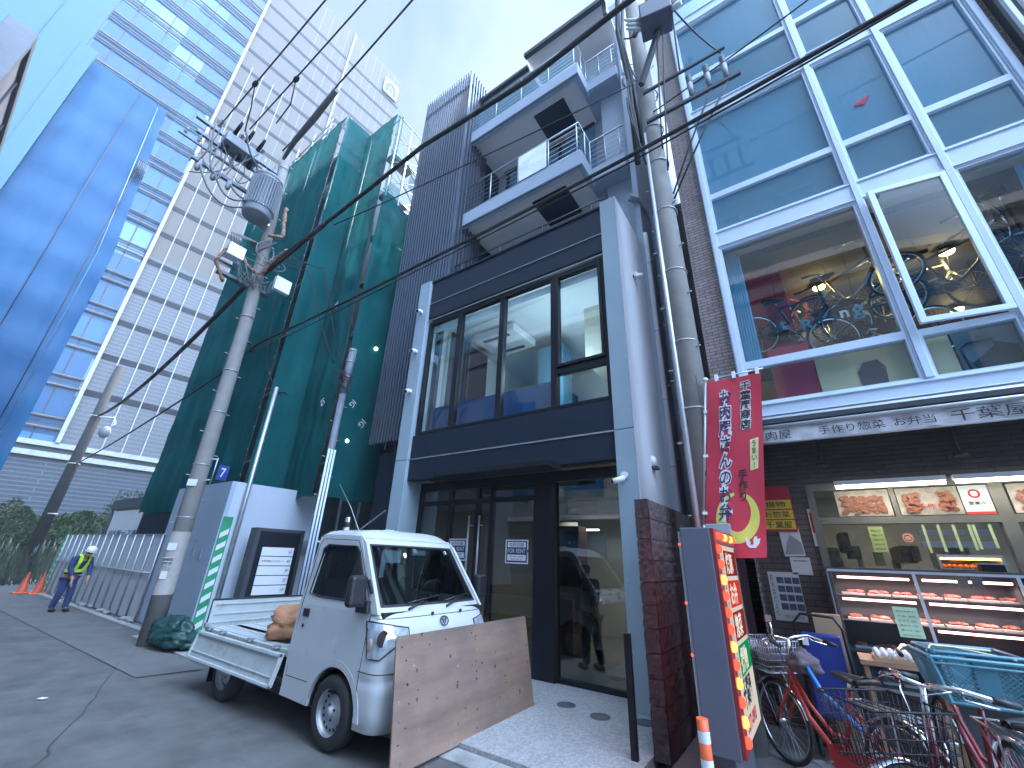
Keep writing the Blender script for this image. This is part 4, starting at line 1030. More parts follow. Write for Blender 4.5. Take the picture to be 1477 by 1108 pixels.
# awning
aw = thing('awning', 'rolled white striped awning with black lettering above the butcher shop', 'awning', (1.4, 4.9, 2.8))
m = MB(); m.tube([(-.38, 5.30, 3.02), (4, 5.30, 3.02)], .065, 14); mk('roller_case', m, M['whitep'], aw)
m = MB(); m.grid(60, 4, lambda u, v: (-.40 + 4.4 * u, 4.93 + .012 * math.sin(u * 90) + .02 * noise.noise(Vector((u * 20, v, 0))), 2.70 + .155 * v + .012 * noise.noise(Vector((u * 16, 0, 3))))); mk('valance', m, pm('awning_cloth', (.50, .50, .52), .8, var=.3, scale=7), aw)
m = MB(); m.grid(60, 3, lambda u, v: (-.40 + 4.4 * u, 4.93 + .36 * v, 2.86 + .12 * v + .01 * noise.noise(Vector((u * 20, v * 3, 0))))); mk('canopy_cloth', m, pm('canopy_dark', (.18, .18, .2), .8), aw)
m = MB(); m.tube([(-.42, 4.92, 2.865), (4.05, 4.92, 2.865)], .022, 8); m.tube([(-.40, 4.93, 2.695), (4.0, 4.93, 2.695)], .010, 6); mk('front_bar', m, M['alu'], aw)
for (tx_, cx_, w_, h_) in (('お肉屋', -.15, .34, .09), ('手作り惣菜', .50, .5, .08), ('お弁当', .95, .28, .08), ('千葉屋', 1.42, .46, .10)):
    m = MB(); put_text(m, tx_, .1, (cx_, 4.905, 2.77), (1, 0, 0), (0, 0, 1), .002, fit=(w_, h_)); mk('lettering', m, M['ink'], aw)
for k, (x, l) in enumerate(((.25, 'left'), (1.35, 'right'))):
    t = thing('downlight', 'small round %s downlight under the shop ceiling' % l, 'downlight', (x, 5.75, 2.60), 0, 'downlights under the awning')
    m = MB(); m.tube([(0, 0, 0), (0, 0, .32)], .012, 6); m.tube([(0, 0, -.02), (0, 0, .01)], [.06, .05], 14); mk('fitting', m, M['darkgrey'], t, local=True)
for k, (x0, x1, l) in enumerate(((.30, 1.18, 'long white fluorescent tube above the grilled meat photos'), (1.23, 2.1, 'white fluorescent tube at the right edge of the butcher shop'))):
    t = thing('fluorescent_lamp', l, 'fluorescent lamp', ((x0 + x1) / 2, 5.72, 2.35), 0, 'fluorescent tubes over the shop window')
    m = MB(); m.box(x0, x1, 5.70, 5.78, 2.355, 2.40); mk('housing', m, M['whitep'], t); m = MB(); m.tube([(x0 + .01, 5.73, 2.335), (x1 - .01, 5.73, 2.335)], .016, 10); mk('tube', m, emit('tube_light', (1, 1, .82), 4.5), t)
    L = bpy.data.lights.new('tube_light', 'AREA'); L.shape = 'RECTANGLE'; L.size = .8; L.size_y = .05; L.energy = 1.3; L.color = (1, .96, .82)
    lo = bpy.data.objects.new('tube_light', L); C.objects.link(lo); lo.location = ((x0 + x1) / 2, 5.74, 2.31)
# food photos above the window
def food(x0, x1, z0, z1, label, seed, n, dishes):
    t = thing('food_poster', label, 'poster', ((x0 + x1) / 2, SY - .03, z0), 0, 'food photo panels above the shop window')
    m = MB(); m.box(x0, x1, SY - .012, SY - .004, z0, z1); mk('panel', m, pm('food_backing', (.40, .34, .28), .5, var=.35, scale=9), t)
    rnd = random.Random(seed); m = MB()
    for _ in range(n):
        x = rnd.uniform(x0 + .05, x1 - .05); z = rnd.uniform(z0 + .03, z1 - .06); r = rnd.uniform(.014, .028)
        if dishes and min(abs(x - d) for d in dishes) > .07: continue
        m.poly([(x + r * rnd.uniform(.7, 1.2) * math.cos(a), z + r * .8 * math.sin(a)) for a in [k * PI / 5 for k in range(10)]], lambda u, v, w: (u, SY - .0125 - .0002 * _ - w, v), depth=.0015)
    mk('printed_meat', m, pm('meat_print', (.26, .09, .05), .6, var=.5, scale=40), t)
    return t
food(.29, .75, 2.06, 2.33, 'photo panel of grilled meat skewers, left of the two under the tube', 5, 110, None)
t = food(.81, 1.28, 2.06, 2.33, 'photo panel of rice bowls and dishes, middle of the three under the tubes', 6, 220, [.90, 1.20, 1.22])
m = MB(); put_text(m, '手作り', .1, (1.05, SY - .02, 2.14), (1, 0, 0), (0, 0, 1), .001, fit=(.2, .06)); mk('lettering', m, M['redprint'], t)
t = thing('notice_card', 'white card with a red emblem right of the rice bowl photos', 'notice', (1.38, SY - .03, 2.2))
m = MB(); m.box(1.29, 1.49, SY - .014, SY - .006, 2.055, 2.33); mk('card', m, M['paper'], t)
m = MB(); m.ring((1.39, SY - .016, 2.25), .035, .008, 'y', 18, 4); m.box(1.29, 1.49, SY - .018, SY - .0145, 2.055, 2.08); mk('emblem', m, M['redprint'], t); m = MB(); put_text(m, '営業中', .1, (1.39, SY - .017, 2.16), (1, 0, 0), (0, 0, 1), .001, fit=(.12, .035)); mk('lettering', m, M['ink'], t)
food(1.62, 2.1, 2.06, 2.33, 'photo panel of sliced meat at the right edge of the shop', 8, 100, None)
# menu strips hanging
t = thing('menu_strips', 'row of pale green hanging menu strips in the shop window', 'menu', (1.15, SY, 1.8), 0)
for k, x in enumerate((.93, 1.04, 1.15, 1.26, 1.29, 1.40)):
    m = MB(); m.box(x, x + .022, SY - .005, SY - .001, 1.70 + .01 * k, 1.97); mk('strip', m, pm('strip_green', (.42, .5, .25), .7), t)
m = MB(); m.box(.92, 1.46, SY + .2, SY + .24, 1.88, 1.93); m.box(.92, 1.46, SY + .2, SY + .24, 1.76, 1.82); mk('rack', m, M['steel'], t)
t = thing('menu_paper', 'yellow green handwritten menu paper hanging left in the shop window', 'menu', (.55, SY, 1.8)); m = MB(); m.box(.50, .62, SY - .006, SY - .002, 1.70, 1.95); mk('paper', m, pm('menu_yellow', (.36, .42, .15), .7), t)
m = MB()
for k in range(5): put_text(m, 'コロッケ', .1, (.56, SY - .008, 1.73 + k * .045), (1, 0, 0), (0, 0, 1), .001, fit=(.09, .02))
mk('lettering', m, M['ink'], t)
t = thing('hot_case', 'small glowing orange hot food case above the display counter', 'food warmer', (1.2, 6.2, 1.56))
m = MB(); m.box(.98, 1.44, 6.08, 6.4, 1.555, 1.565); m.box(.98, 1.44, 6.08, 6.4, 1.665, 1.69); m.box(.98, 1.0, 6.08, 6.4, 1.565, 1.665); m.box(1.42, 1.44, 6.08, 6.4, 1.565, 1.665); mk('casing', m, M['steel'], t)
m = MB(); m.box(1.0, 1.42, 6.15, 6.16, 1.645, 1.662); mk('heat_lamp', m, emit('heat', (1, .32, .05), 6), t)
m = MB(); rnd = random.Random(2)
for k in range(10): m.sphere((1.03 + k * .04, 6.2, 1.585), .022, 8, 5)
mk('food', m, pm('fried', (.5, .25, .07), .6), t)
t = thing('round_sticker_sign', 'small round shop sticker on a dark panel in the window', 'sticker', (.83, SY, 1.83)); m = MB(); m.lathe([(.045, 0), (.045, .003)], (.80, SY - .003, 1.84), 18, Matrix(((1, 0, 0), (0, 0, -1), (0, 1, 0)))); mk('disc', m, pm('sticker', (.5, .3, .2), .6), t); m = MB(); m.ring((.80, SY - .006, 1.84), .028, .004, 'y', 14, 4); mk('print', m, M['redprint'], t)
# display case
dc = thing('display_case', 'glass-fronted refrigerated meat display counter with pink lit shelves', 'display case', (.68, 5.6, 0))
m = MB(); m.box(.05, 3.0, 5.50, 5.98, .02, .55); m.box(.05, 3.0, 5.62, 5.98, 1.50, 1.54); m.box(.05, 3.0, 5.94, 5.98, .55, 1.5); m.box(.05, .08, 5.52, 5.94, .55, 1.5); m.box(1.34, 1.37, 5.6, 5.94, .55, 1.5); mk('cabinet', m, M['darkgrey'], dc, bev=.004)
m = MB()
for (a, b) in (((.05, 5.47, .55), (.05, 5.60, 1.5)), ((1.36, 5.47, .55), (1.36, 5.60, 1.5)), ((.05, 5.60, 1.51), (3.0, 5.60, 1.51)), ((.05, 5.46, .56), (3.0, 5.46, .56)), ((.70, 5.475, .55), (.70, 5.60, 1.5))): m.bar(a, b, .022)
mk('trim', m, M['alu'], dc)
m = MB(); m.add([(.06, 5.465, .57), (3.0, 5.465, .57), (3.0, 5.595, 1.5), (.06, 5.595, 1.5)], [(0, 1, 2, 3)]); mk('front_glass', m, M['glass'], dc)
m = MB()
for z in (.82, 1.06, 1.28): m.box(.08, 3.0, 5.62 if z > 1 else 5.58, 5.93, z, z + .012)
mk('shelf', m, M['darkgrey'], dc)
m = MB()
for (x0, x1) in ((.12, .66), (.75, 1.32)):
    for z in ((1.45, 1.255, 1.04) if x0 > .5 else (1.45, 1.255)): m.tube([(x0, 5.62, z), (x1, 5.62, z)], .010, 6)
mk('shelf_tube', m, emit('pink_tube', (1, .42, .32), 4.5), dc)
for z, en in ((1.42, 3.6), (1.2, 3.2)):
    L = bpy.data.lights.new('case_light', 'AREA'); L.shape = 'RECTANGLE'; L.size = 1.2; L.size_y = .04; L.energy = en; L.color = (1, .6, .5)
    lo = bpy.data.objects.new('case_light', L); C.objects.link(lo); lo.location = (.7, 5.68, z)
rnd = random.Random(31)
meat = pm('meat', (.30, .10, .08), .5, var=.5, scale=25); traym = pm('tray', (.45, .45, .45), .4); 
i = 0
for z in (.56, .832, 1.072, 1.292):
    x = .13
    while x < 1.9:
        w = rnd.uniform(.12, .2); i += 1
        t = thing('meat_tray', 'tray of pink meat on a shelf inside the display case', 'food tray', (x, 5.7, z), 0, 'meat trays inside the display case')
        m = MB(); m.box(0, w, 0, .2, .001, .018); mk('tray', m, traym, t, local=True)
        m = MB()
        for q in range(rnd.randint(3, 6)): m.sphere((rnd.uniform(.03, w - .03), rnd.uniform(.04, .16), .03), rnd.uniform(.02, .035), 8, 5, 1.3, 1, .6)
        mk('meat', m, meat, t, local=True)
        x += w + .02
t = thing('price_list', 'pale green handwritten price list taped to the display glass', 'notice', (.57, 5.5, 1.1))
m = MB(); m.add([(.47, 5.497, .98), (.64, 5.497, .98), (.64, 5.53, 1.22), (.47, 5.53, 1.22)], [(0, 1, 2, 3)]); mk('paper', m, pm('price_green', (.42, .62, .42), .7), t)
m = MB()
for k in range(6): put_text(m, ['本日のおすすめ', '豚バラ 180', '鶏もも 120', '牛すじ 250', 'ハム 300', '8/9(水)'][k], .1, (.55, 5.4935 + .0055 * k - .002, 1.0 + k * .037), (1, 0, 0), (0, .13, .99), .001, fit=(.12, .016))
mk('lettering', m, M['ink'], t)
for (x, l) in ((.98, 'left'), (1.07, 'right')):
    one('price_tag', MB().box(x, x + .07, 5.592, 5.598, 1.40, 1.49), pm('tag_brown', (.12, .09, .08), .6), 'small dark photo card at the top of the case glass, %s of a pair' % l, 'photo card', 'photo cards on the case glass')
sc_ = thing('weighing_scale', 'dark weighing scale standing at the right end of the display counter', 'scale', (1.28, 5.75, 1.54)); m = MB(); m.box(1.19, 1.34, 5.70, 5.84, 1.541, 1.60); mk('body', m, M['black'], sc_, bev=.006); m = MB(); m.box(1.17, 1.36, 5.68, 5.86, 1.601, 1.61); mk('pan', m, M['steel'], sc_)
# posters on pier
t = thing('menu_board', 'red and yellow menu board on the tiled pier behind the banner', 'menu board', (-.30, SY, 2.1)); m = MB(); m.box(-.50, -.13, SY - .02, SY - .004, 1.90, 2.42); mk('board', m, M['red'], t)
m = MB(); 
for k in range(3): m.box(-.49, -.14, SY - .026, SY - .021, 1.93 + k * .115, 2.03 + k * .115)
mk('yellow_row', m, M['yellow'], t)
m = MB(); put_text(m, '千葉屋', .1, (-.30, SY - .029, 1.98), (1, 0, 0), (0, 0, 1), .001, fit=(.26, .075)); put_text(m, 'お惣菜', .1, (-.30, SY - .029, 2.095), (1, 0, 0), (0, 0, 1), .001, fit=(.26, .07)); put_text(m, '揚物', .1, (-.30, SY - .029, 2.21), (1, 0, 0), (0, 0, 1), .001, fit=(.2, .07)); mk('lettering', m, M['ink'], t)
def notice(x0, x1, z0, z1, label, body, tilt=0, col='paper', grp='papers taped to the tiled pier'):
    t = thing('notice', label, 'notice', ((x0 + x1) / 2, SY - .006, z0), 0, grp); t.rotation_euler = (0, tilt, 0)
    w = (x1 - x0) / 2; hh = z1 - z0; m = MB(); m.box(-w, w, -.004, 0, 0, hh); mk('sheet', m, M[col], t, local=True)
    if body: body(t, w, hh)
def bd_news(t, w, hh):
    m = MB(); rnd = random.Random(8)
    for r in range(4):
        for c in range(4):
            if c == 0: continue
            m.box(-w + c * w * .5 + .004, -w + (c + 1) * w * .5 - .004, -.006, -.0045, .02 + (r + 1) * hh * .18, (r + 2) * hh * .18 - .004)
    mk('picture', m, pm('blue_picture', (.06, .09, .17), .6, var=.6, scale=20), t, local=True)
    m = MB(); put_text(m, '町内会だより', .1, (-w * .78, -.006, hh * .5), (1, 0, 0), (0, 0, 1), .001, vertical=True, fit=(w * .2, hh * .85)); put_text(m, 'お知らせ お知らせ', .1, (w * .2, -.006, hh * .09), (1, 0, 0), (0, 0, 1), .001, fit=(w * 1.2, hh * .08)); mk('print', m, M['navy'], t, local=True)
notice(-.52, -.22, .98, 1.47, 'large newsletter with blue pictures taped low on the tiled pier', bd_news)
notice(-.31, -.11, 1.64, 1.93, 'grey photo poster hanging on the tiled pier', lambda t, w, hh: mk('picture', MB().poly([(-w * .9, .02), (w * .9, .02), (w * .9, hh * .5), (0, hh * .8), (-w * .5, hh * .5)], lambda u, v, k: (u, -.0045 - k, v), depth=.001), M['grey'], t, local=True), -.04)
notice(-.27, -.08, 1.45, 1.63, 'plain white calendar sheet below the grey photo poster', lambda t, w, hh: mk('print', put_text(MB(), '4月 休業日', .1, (0, -.005, hh * .8), (1, 0, 0), (0, 0, 1), .001, fit=(w * 1.4, hh * .12)), M['ink'], t, local=True))
notice(.00, .10, 1.75, 2.15, 'narrow red and white leaflet on the shop window edge', lambda t, w, hh: mk('print', MB().box(-w * .8, w * .8, -.006, -.0045, hh * .35, hh * .9), M['redprint'], t, local=True))
m = MB(); m.box(-.98, -.62, 5.9, 6.0, .02, 1.75); one('dark_door_panel', m, pm('maroon_door', (.06, .02, .03), .5), 'dark maroon door panel behind the lit sign', 'door')
# ------------------------------------------------------------------ SITE HOARDING
fn = thing('site_fence', 'pale grey corrugated steel site fence in front of the green scaffold', 'fence', (-16, 3.7, 0))
def corr(x0, x1, n):
    pts = []
    for k in range(n * 4 + 1):
        u = k / (n * 4); ph = k % 4; pts.append((x0 + (x1 - x0) * u, .0 if ph in (0, 1) else .010))
    return pts
for k in range(14):
    x0 = -20.55 + k * .61; pts = corr(x0, x0 + .60, 2); m = MB()
    vs = [(p[0], 3.68 + p[1], z) for z in (.04, 1.72 + .015 * ((k * 7) % 3)) for p in pts]; N = len(pts)
    m.add(vs, [(i, i + 1, N + i + 1, N + i) for i in range(N - 1)])
    mk('panel', m, pm('fence_sheet', (.46, .50, .53), .5, .2, var=.08, dirt=((.35, .37, .38), 3, .6)) if k == 0 else bpy.data.materials['fence_sheet'], fn, fixn=False)
m = MB()
for k in range(15): x = -20.56 + k * .61; m.tube([(x, 3.655, 0), (x, 3.655, 1.74)], .02, 6)
for z in (.95,): m.tube([(-20.6, 3.65, z), (-12.0, 3.65, z)], .018, 6)
mk('support_pipe', m, M['steel'], fn)
m = MB(); m.box(-20.6, -12, 3.66, 3.72, 1.73, 1.76); mk('top_cap', m, M['steel'], fn)
tape = MB(); tape.box(-20.78, -20.58, 3.60, 3.66, .04, 1.75); tp_ = mk('end_post', tape, M['green'], fn)
def stripes(x0, x1, z0, z1, fnp, n):
    m = MB()
    for k in range(n):
        z = z0 + (z1 - z0) * k / n; h = (z1 - z0) / n * .45; m.add([fnp(x0 + .02, z), fnp(x1 - .02, z + (x1 - x0) * .5), fnp(x1 - .02, z + h + (x1 - x0) * .5), fnp(x0 + .02, z + h)], [(0, 1, 2, 3)])
    return m
mk('white_stripe', stripes(-20.78, -20.58, .1, 1.6, lambda a, b: (a, 3.594, b), 9), M['paper'], tp_)
mk('white_stripe', stripes(3.60, 3.70, .1, 1.6, lambda a, b: (-20.574, a, b), 9), M['paper'], tp_)
sw = thing('site_wall', 'smooth pale blue-grey hoarding wall with a green and white striped corner', 'hoarding', (-9.6, 4.2, 0))
m = MB(); m.box(-12.15, -9.42, 3.70, 3.78, .04, 2.76); mk('front_wall', m, pm('hoarding_paint', (.30, .37, .45), .55, var=.04, dirt=((.25, .31, .38), 2, .6)), sw)
m = MB(); m.box(-9.50, -9.42, 3.781, 5.75, .04, 2.76); mk('side_wall', m, pm('hoarding_white', (.42, .46, .52), .6, var=.03), sw)
m = MB(); m.box(-9.415, -9.408, 3.72, 3.90, .06, 2.08); ct = mk('corner_tape', m, M['green'], sw)
mk('white_stripe', stripes(3.72, 3.90, .12, 1.9, lambda a, b: (-9.404, a, b), 8), M['paper'], ct)
m = MB(); m.box(-10.35, -10.22, 3.688, 3.697, 1.35, 1.5); m.box(-10.0, -9.86, 3.688, 3.697, 1.3, 1.46); m.box(-10.4, -10.2, 3.688, 3.697, 1.62, 1.64); mk('stencil_mark', m, M['grey'], sw)
t = thing('site_banner', 'white banner with blue writing on a dark-roofed frame behind the fence', 'banner', (-18.5, 4.6, 0))
m = MB(); m.add([(-20.2, 4.5, 1.72), (-16.2, 4.5, 1.72), (-16.0, 4.5, 2.55), (-20.2, 4.5, 2.58)], [(0, 1, 2, 3)]); mk('cloth', m, M['paper'], t)
m = MB(); m.box(-20.6, -15.7, 4.45, 5.4, 2.65, 2.95); m.tube([(-20.5, 4.5, 0), (-20.5, 4.5, 3.35)], .04, 6); m.tube([(-20.3, 4.6, 0), (-20.3, 4.6, 2.9)], .03, 6); m.tube([(-15.9, 4.5, 0), (-15.9, 4.5, 2.9)], .04, 6); mk('frame', m, M['darkgrey'], t)
m = MB(); put_text(m, '安全第一 工事中', .1, (-18.3, 4.49, 1.86), (1, 0, 0), (0, 0, 1), .002, fit=(3.2, .18)); mk('lettering', m, M['bluep'], t)

# ------------------------------------------------------------------ UTILITY POLES
up = thing('utility_pole', 'tall concrete utility pole with transformer standing at the hoarding corner', 'utility pole', (-9.35, 3.12, 0))
def pp(z):
    y = 3.12 - .12 * z / 6.3 if z < 6.3 else 3.0 - .32 * (z - 6.3) / 4.9
    return Vector((-9.32 - .06 * z / 11.2, y, z))
m = MB(); m.tube([pp(-.1), pp(3), pp(6.3), pp(9), pp(11.2)], [.150, .14, .13, .115, .10], 20); mk('shaft', m, M['concrete'], up)
m = MB()
for k in range(22):
    z = 1.9 + k * .42; p = pp(z); s = 1 if k % 2 else -1; m.tube([p + Vector((0, s * .14, 0)), p + Vector((0, s * .21, 0))], .009, 5)
mk('step_bolt', m, M['steel'], up)
m = MB()
for z in (2.0, 2.95, 4.0, 4.9, 6.2, 7.0, 8.5, 9.7, 10.5): m.ring(pp(z), .142 if z < 7 else .122, .010, 'z', 20, 5)
mk('band', m, M['steel'], up)
m = MB(); m.tube([pp(.75), pp(1.75)], .153, 20, caps=False); mk('poster_wrap', m, pm('beige_wrap', (.36, .33, .30), .7, dirt=((.22, .22, .2), 5, .55)), up)
m = MB()
for (z, hgt, w) in ((1.5, .12, .14), (1.05, .12, .10), (2.6, .12, .16)):
    p = pp(z); m.obox(p + Vector((.11, -.11, 0)), (.006, w, hgt), rz=R_(-45))
for k in range(2):
    p = pp(1.32 - k * .06); m.obox(p + Vector((.111, -.111, 0)), (.006, .16, .015), rz=R_(-45), ry=0)
mk('pole_label', m, M['paper'], up)
m = MB(); put_text(m, '光が丘', .1, pp(1.28) + Vector((.117, -.117, 0)), (.707, .707, 0), (0, 0, 1), .001, fit=(.16, .1)); mk('graffiti', m, M['ink'], up)
# crossarms
m = MB()
for (z, y0, y1) in ((10.25, .85, 2.78), (9.9, .95, 2.7), (9.2, 1.05, 2.72)):
    m.box(-9.45, -9.37, y0, y1, z, z + .075)
m.bar((-9.33, 1.5, 10.2), (-9.35, 2.66, 9.6), .04)
m.box(-9.45, -9.40, .7, 2.2, 9.62, 9.67)
m.tube([(-9.4, 2.6, 7.2), (-9.4, 2.1, 7.25)], .03, 6); m.box(-9.5, -9.36, 2.2, 3.3, 6.95, 7.02)
mk('crossarm', m, pm('crossarm_paint', (.13, .15, .19), .5, .3), up)
def insul(mb, c, d, n=4, r=.05, L=.22):
    c = Vector(c); d = Vector(d).normalized(); Mx = d.to_track_quat('Z', 'Y').to_matrix(); prof = [(.012, 0)]
    for k in range(n): z = L * (k + .5) / n; prof += [(.02, z - L / n * .4), (r, z - .005), (r * .9, z + .008), (.02, z + L / n * .3)]
    prof.append((.012, L)); mb.lathe(prof, c, 12, Mx)
for k, y in enumerate((1.0, 1.3, 1.62, 1.95, 2.3)):
    m = MB(); insul(m, (-9.41, y, 10.33), (0, 0, 1), 2, .045, .13); mk('insulator', m, M['ceramic'], up)
for k, y in enumerate((1.24, 1.65, 2.1)):
    m = MB(); insul(m, (-9.3, y, 10.3), (1, 0, 0), 3, .05, .3); mk('strain_insulator', m, M['xform'], up)
for k, y in enumerate((1.2, 1.5, 1.8)):
    m = MB(); m.tube([(-9.3, y, 9.19), (-9.3, y, 8.95), (-9.3, y, 8.9)], [.055, .055, .03], 10); mk('fuse_cutout', m, M['xform'], up)
m = MB(); m.obox((-9.15, 1.75, 10.02), (.28, .75, .26)); sb = mk('switch_box', m, M['xform'], up, bev=.02)
m = MB()
for y in (1.5, 1.75, 2.0): m.tube([(-9.1, y, 10.12), (-8.75, y, 10.34)], [.05, .03], 8); m.tube([(-9.2, y, 9.92), (-9.25, y, 9.72)], [.045, .04], 8)
mk('bushing', m, M['black'], sb)
# transformer
tr_c = Vector((-9.05, 2.42, 8.45))
m = MB(); m.lathe([(.02, 0), (.27, .02), (.29, .06), (.29, 1.1), (.31, 1.12), (.31, 1.17), (.24, 1.23), (.03, 1.25)], tr_c, 28); tf = mk('transformer', m, M['xform'], up)
m = MB()
for k in range(16):
    a = R_(-80 + k * 10); c_, s_ = math.cos(a), math.sin(a); m.obox(tr_c + Vector((c_ * .315, s_ * .315, .62)), (.06, .012, .82), rz=a)
mk('cooling_fin', m, M['xform'], tf)
m = MB(); m.ring(tr_c + Vector((0, 0, .22)), .30, .012, 'z', 28, 5); m.ring(tr_c + Vector((0, 0, 1.05)), .30, .014, 'z', 28, 5); m.box(-9.35, -9.1, 2.5, 2.75, 8.5, 8.56); m.box(-9.35, -9.1, 2.5, 2.75, 9.4, 9.46); mk('mounting_bracket', m, M['steel'], tf)
m = MB(); 
for y in (2.25, 2.5): insul(m, tr_c + Vector((0, y - 2.42, 1.2)), (0, 0, 1), 3, .05, .2)
mk('bushing', m, M['ceramic'], tf)
# junction boxes
m = MB(); m.box(-9.30, -9.05, 2.16, 2.48, 7.28, 7.58); mk('junction_box', m, M['alu_blue'], up, bev=.01)
m = MB(); m.box(-9.20, -9.08, 3.22, 3.58, 7.05, 7.40); mk('junction_box', m, M['whitep'], up, bev=.01)
m = MB(); rnd = random.Random(14)
for k in range(16):
    a = Vector((-9.2 + rnd.uniform(-.1, .2), 2.3 + rnd.uniform(0, .9), 7.25 + rnd.uniform(-.1, .1))); b = Vector((-9.3 + rnd.uniform(-.1, .2), 2.5 + rnd.uniform(0, .9), 7.15)); mid = (a + b) / 2 - Vector((0, 0, rnd.uniform(.15, .45)))
    m.tube([a, a.lerp(mid, .6) - Vector((0, 0, .05)), mid, b.lerp(mid, .6) - Vector((0, 0, .05)), b], .011, 5)
for k in range(5):
    y = 2.2 + k * .05; m.tube([(-9.1, y, 7.5), (-9.0, y - .1, 7.75), (-9.15, y + .25, 7.95), (-9.3, 2.7, 7.8 + k * .03), (-9.1, 3.0, 8.2)], .016, 6)
mk('wiring', m, M['cable_grey'], up)
m = MB()
def wrap(pts, r, mb):
    pts = [Vector(p) for p in pts]; L = []
    for i in range(len(pts) - 1):
        for k in range(10): L.append(pts[i].lerp(pts[i + 1], k / 10))
    for _ in range(8): L = [L[0]] + [(L[i - 1] + L[i] * 2 + L[i + 1]) / 4 for i in range(1, len(L) - 1)] + [L[-1]]
    mb.tube(L, [r * (.72 + .28 * math.sin(i * 1.7) * math.sin(i * .6) + .12 * (i % 2)) for i in range(len(L))], 7)
    mb.tube([p + Vector((.03 * math.sin(i * .9), .03 * math.cos(i * .9), 0)) for i, p in enumerate(L)], r * .55, 6)
sp1 = MB(); wrap([(-9.1, 2.35, 7.6), (-9.1, 2.55, 7.25), (-9.15, 2.9, 7.2), (-8.75, 2.98, 7.55), (-8.3, 3.0, 7.62)], .05, sp1); sp2 = MB(); wrap([(-9.05, 2.95, 9.2), (-9.0, 2.98, 8.7), (-8.95, 3.05, 8.3), (-9.1, 2.75, 8.25)], .055, sp2); sp3 = MB(); wrap([(-9.1, 2.2, 7.5), (-9.25, 2.05, 7.1), (-9.4, 2.4, 6.75)], .04, sp3)
st_ = pm('splice_tape', (.26, .15, .10), .7, var=.6, scale=30)
for q_ in (sp1, sp2, sp3): mk('wrapped_splice', q_, st_, up)
m = MB()
for (a, b, s) in (((-9.2, 1.2, 9.0), (-9.0, 2.5, 8.3 + .9), .75), ((-9.2, 1.5, 9.0), (-9.0, 2.4, 9.3), .55), ((-9.2, 1.8, 9.0), (-9.1, 2.6, 9.4), .35), ((-9.1, 2.0, 10.1), (-9.2, 2.7, 9.5), .3), ((-8.8, 1.6, 10.3), (-9.1, 2.3, 9.9), .3)):
    a = Vector(a); b = Vector(b); m.tube([a.lerp(b, t) - Vector((0, 0, s * 4 * t * (1 - t))) for t in [k / 10 for k in range(11)]], .022, 6)
for k in range(6):
    y = 1.1 + .25 * k; m.tube([(-9.4, y, 10.3), (-9.3, y + .05, 10.0), (-9.35, y + .15, 9.6), (-9.33, y + .1, 9.28)], .009, 5)
rnd = random.Random(61)
for k in range(14):
    a = Vector((-9.35 + rnd.uniform(-.1, .5), rnd.uniform(.8, 2.5), rnd.uniform(9.7, 10.4))); b = Vector((-9.2 + rnd.uniform(-.2, .3), rnd.uniform(1.0, 2.9), rnd.uniform(8.7, 9.5))); s = rnd.uniform(.08, .4)
    m.tube([a.lerp(b, t) - Vector((0, 0, s * 4 * t * (1 - t))) for t in [q / 9 for q in range(10)]], rnd.choice((.008, .012, .016)), 5)
for k in range(8):
    a = Vector((-9.2, 2.9 + .05 * k, 8.2 - .1 * k)); b = Vector((-9.0 + rnd.uniform(-.2, .2), 2.3 + rnd.uniform(0, .9), 7.4)); s = rnd.uniform(.1, .35)
    m.tube([a.lerp(b, t) + Vector((s * 2 * t * (1 - t), s * 4 * t * (1 - t) * (1 if k % 2 else -1), -s * t * (1 - t))) for t in [q / 9 for q in range(10)]], .012, 5)
mk('jumper_wire', m, M['cable_grey'], up)
m = MB()
for k, y in enumerate((.8, 1.05, 1.35, 1.7)): insul(m, (-9.40, y, 9.68), (.3, 0, 1), 2, .04, .14)
mk('insulator', m, M['xform'], up)
m = MB(); m.box(-9.15, -9.13, 3.28, 3.46, 2.70, 2.98) ; ps = mk('blue_plate', m, M['bluep'], up); m = MB(); m.tube([pp(2.65), (-9.14, 3.2, 2.68)], .012, 5); m.tube([pp(3.05), (-9.14, 3.2, 3.07)], .012, 5); m.tube([(-9.14, 3.22, 2.6), (-9.14, 3.22, 3.1)], .012, 5); mk('plate_bracket', m, M['steel'], up)
m = MB(); put_text(m, '7', .1, (-9.127, 3.37, 2.84), (0, 1, 0), (0, 0, 1), .001, fit=(.08, .17)); mk('plate_number', m, M['paper'], ps)

# far left pole
fp = thing('utility_pole', 'dark leaning-looking concrete pole at the far left end of the street', 'utility pole', (-28.6, 4.15, 0))
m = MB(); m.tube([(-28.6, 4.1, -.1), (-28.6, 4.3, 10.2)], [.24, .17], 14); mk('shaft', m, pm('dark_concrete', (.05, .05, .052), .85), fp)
m = MB(); m.sphere((-28.4, 4.75, 6.7), .24, 12, 8, 1, 1, 1.3); mk('street_lamp_head', m, M['grey'], fp); m = MB(); m.tube([(-28.6, 4.3, 7.4), (-28.5, 4.9, 7.5), (-28.4, 5.0, 7.2), (-28.4, 4.8, 6.9)], .05, 6); mk('lamp_arm', m, M['ceramic'], fp)
m = MB(); 
for z in (2.7, 5.0, 7.4): m.ring((-28.6, 4.2, z), .23, .02, 'z', 14, 5)
mk('band', m, M['ceramic'], fp)
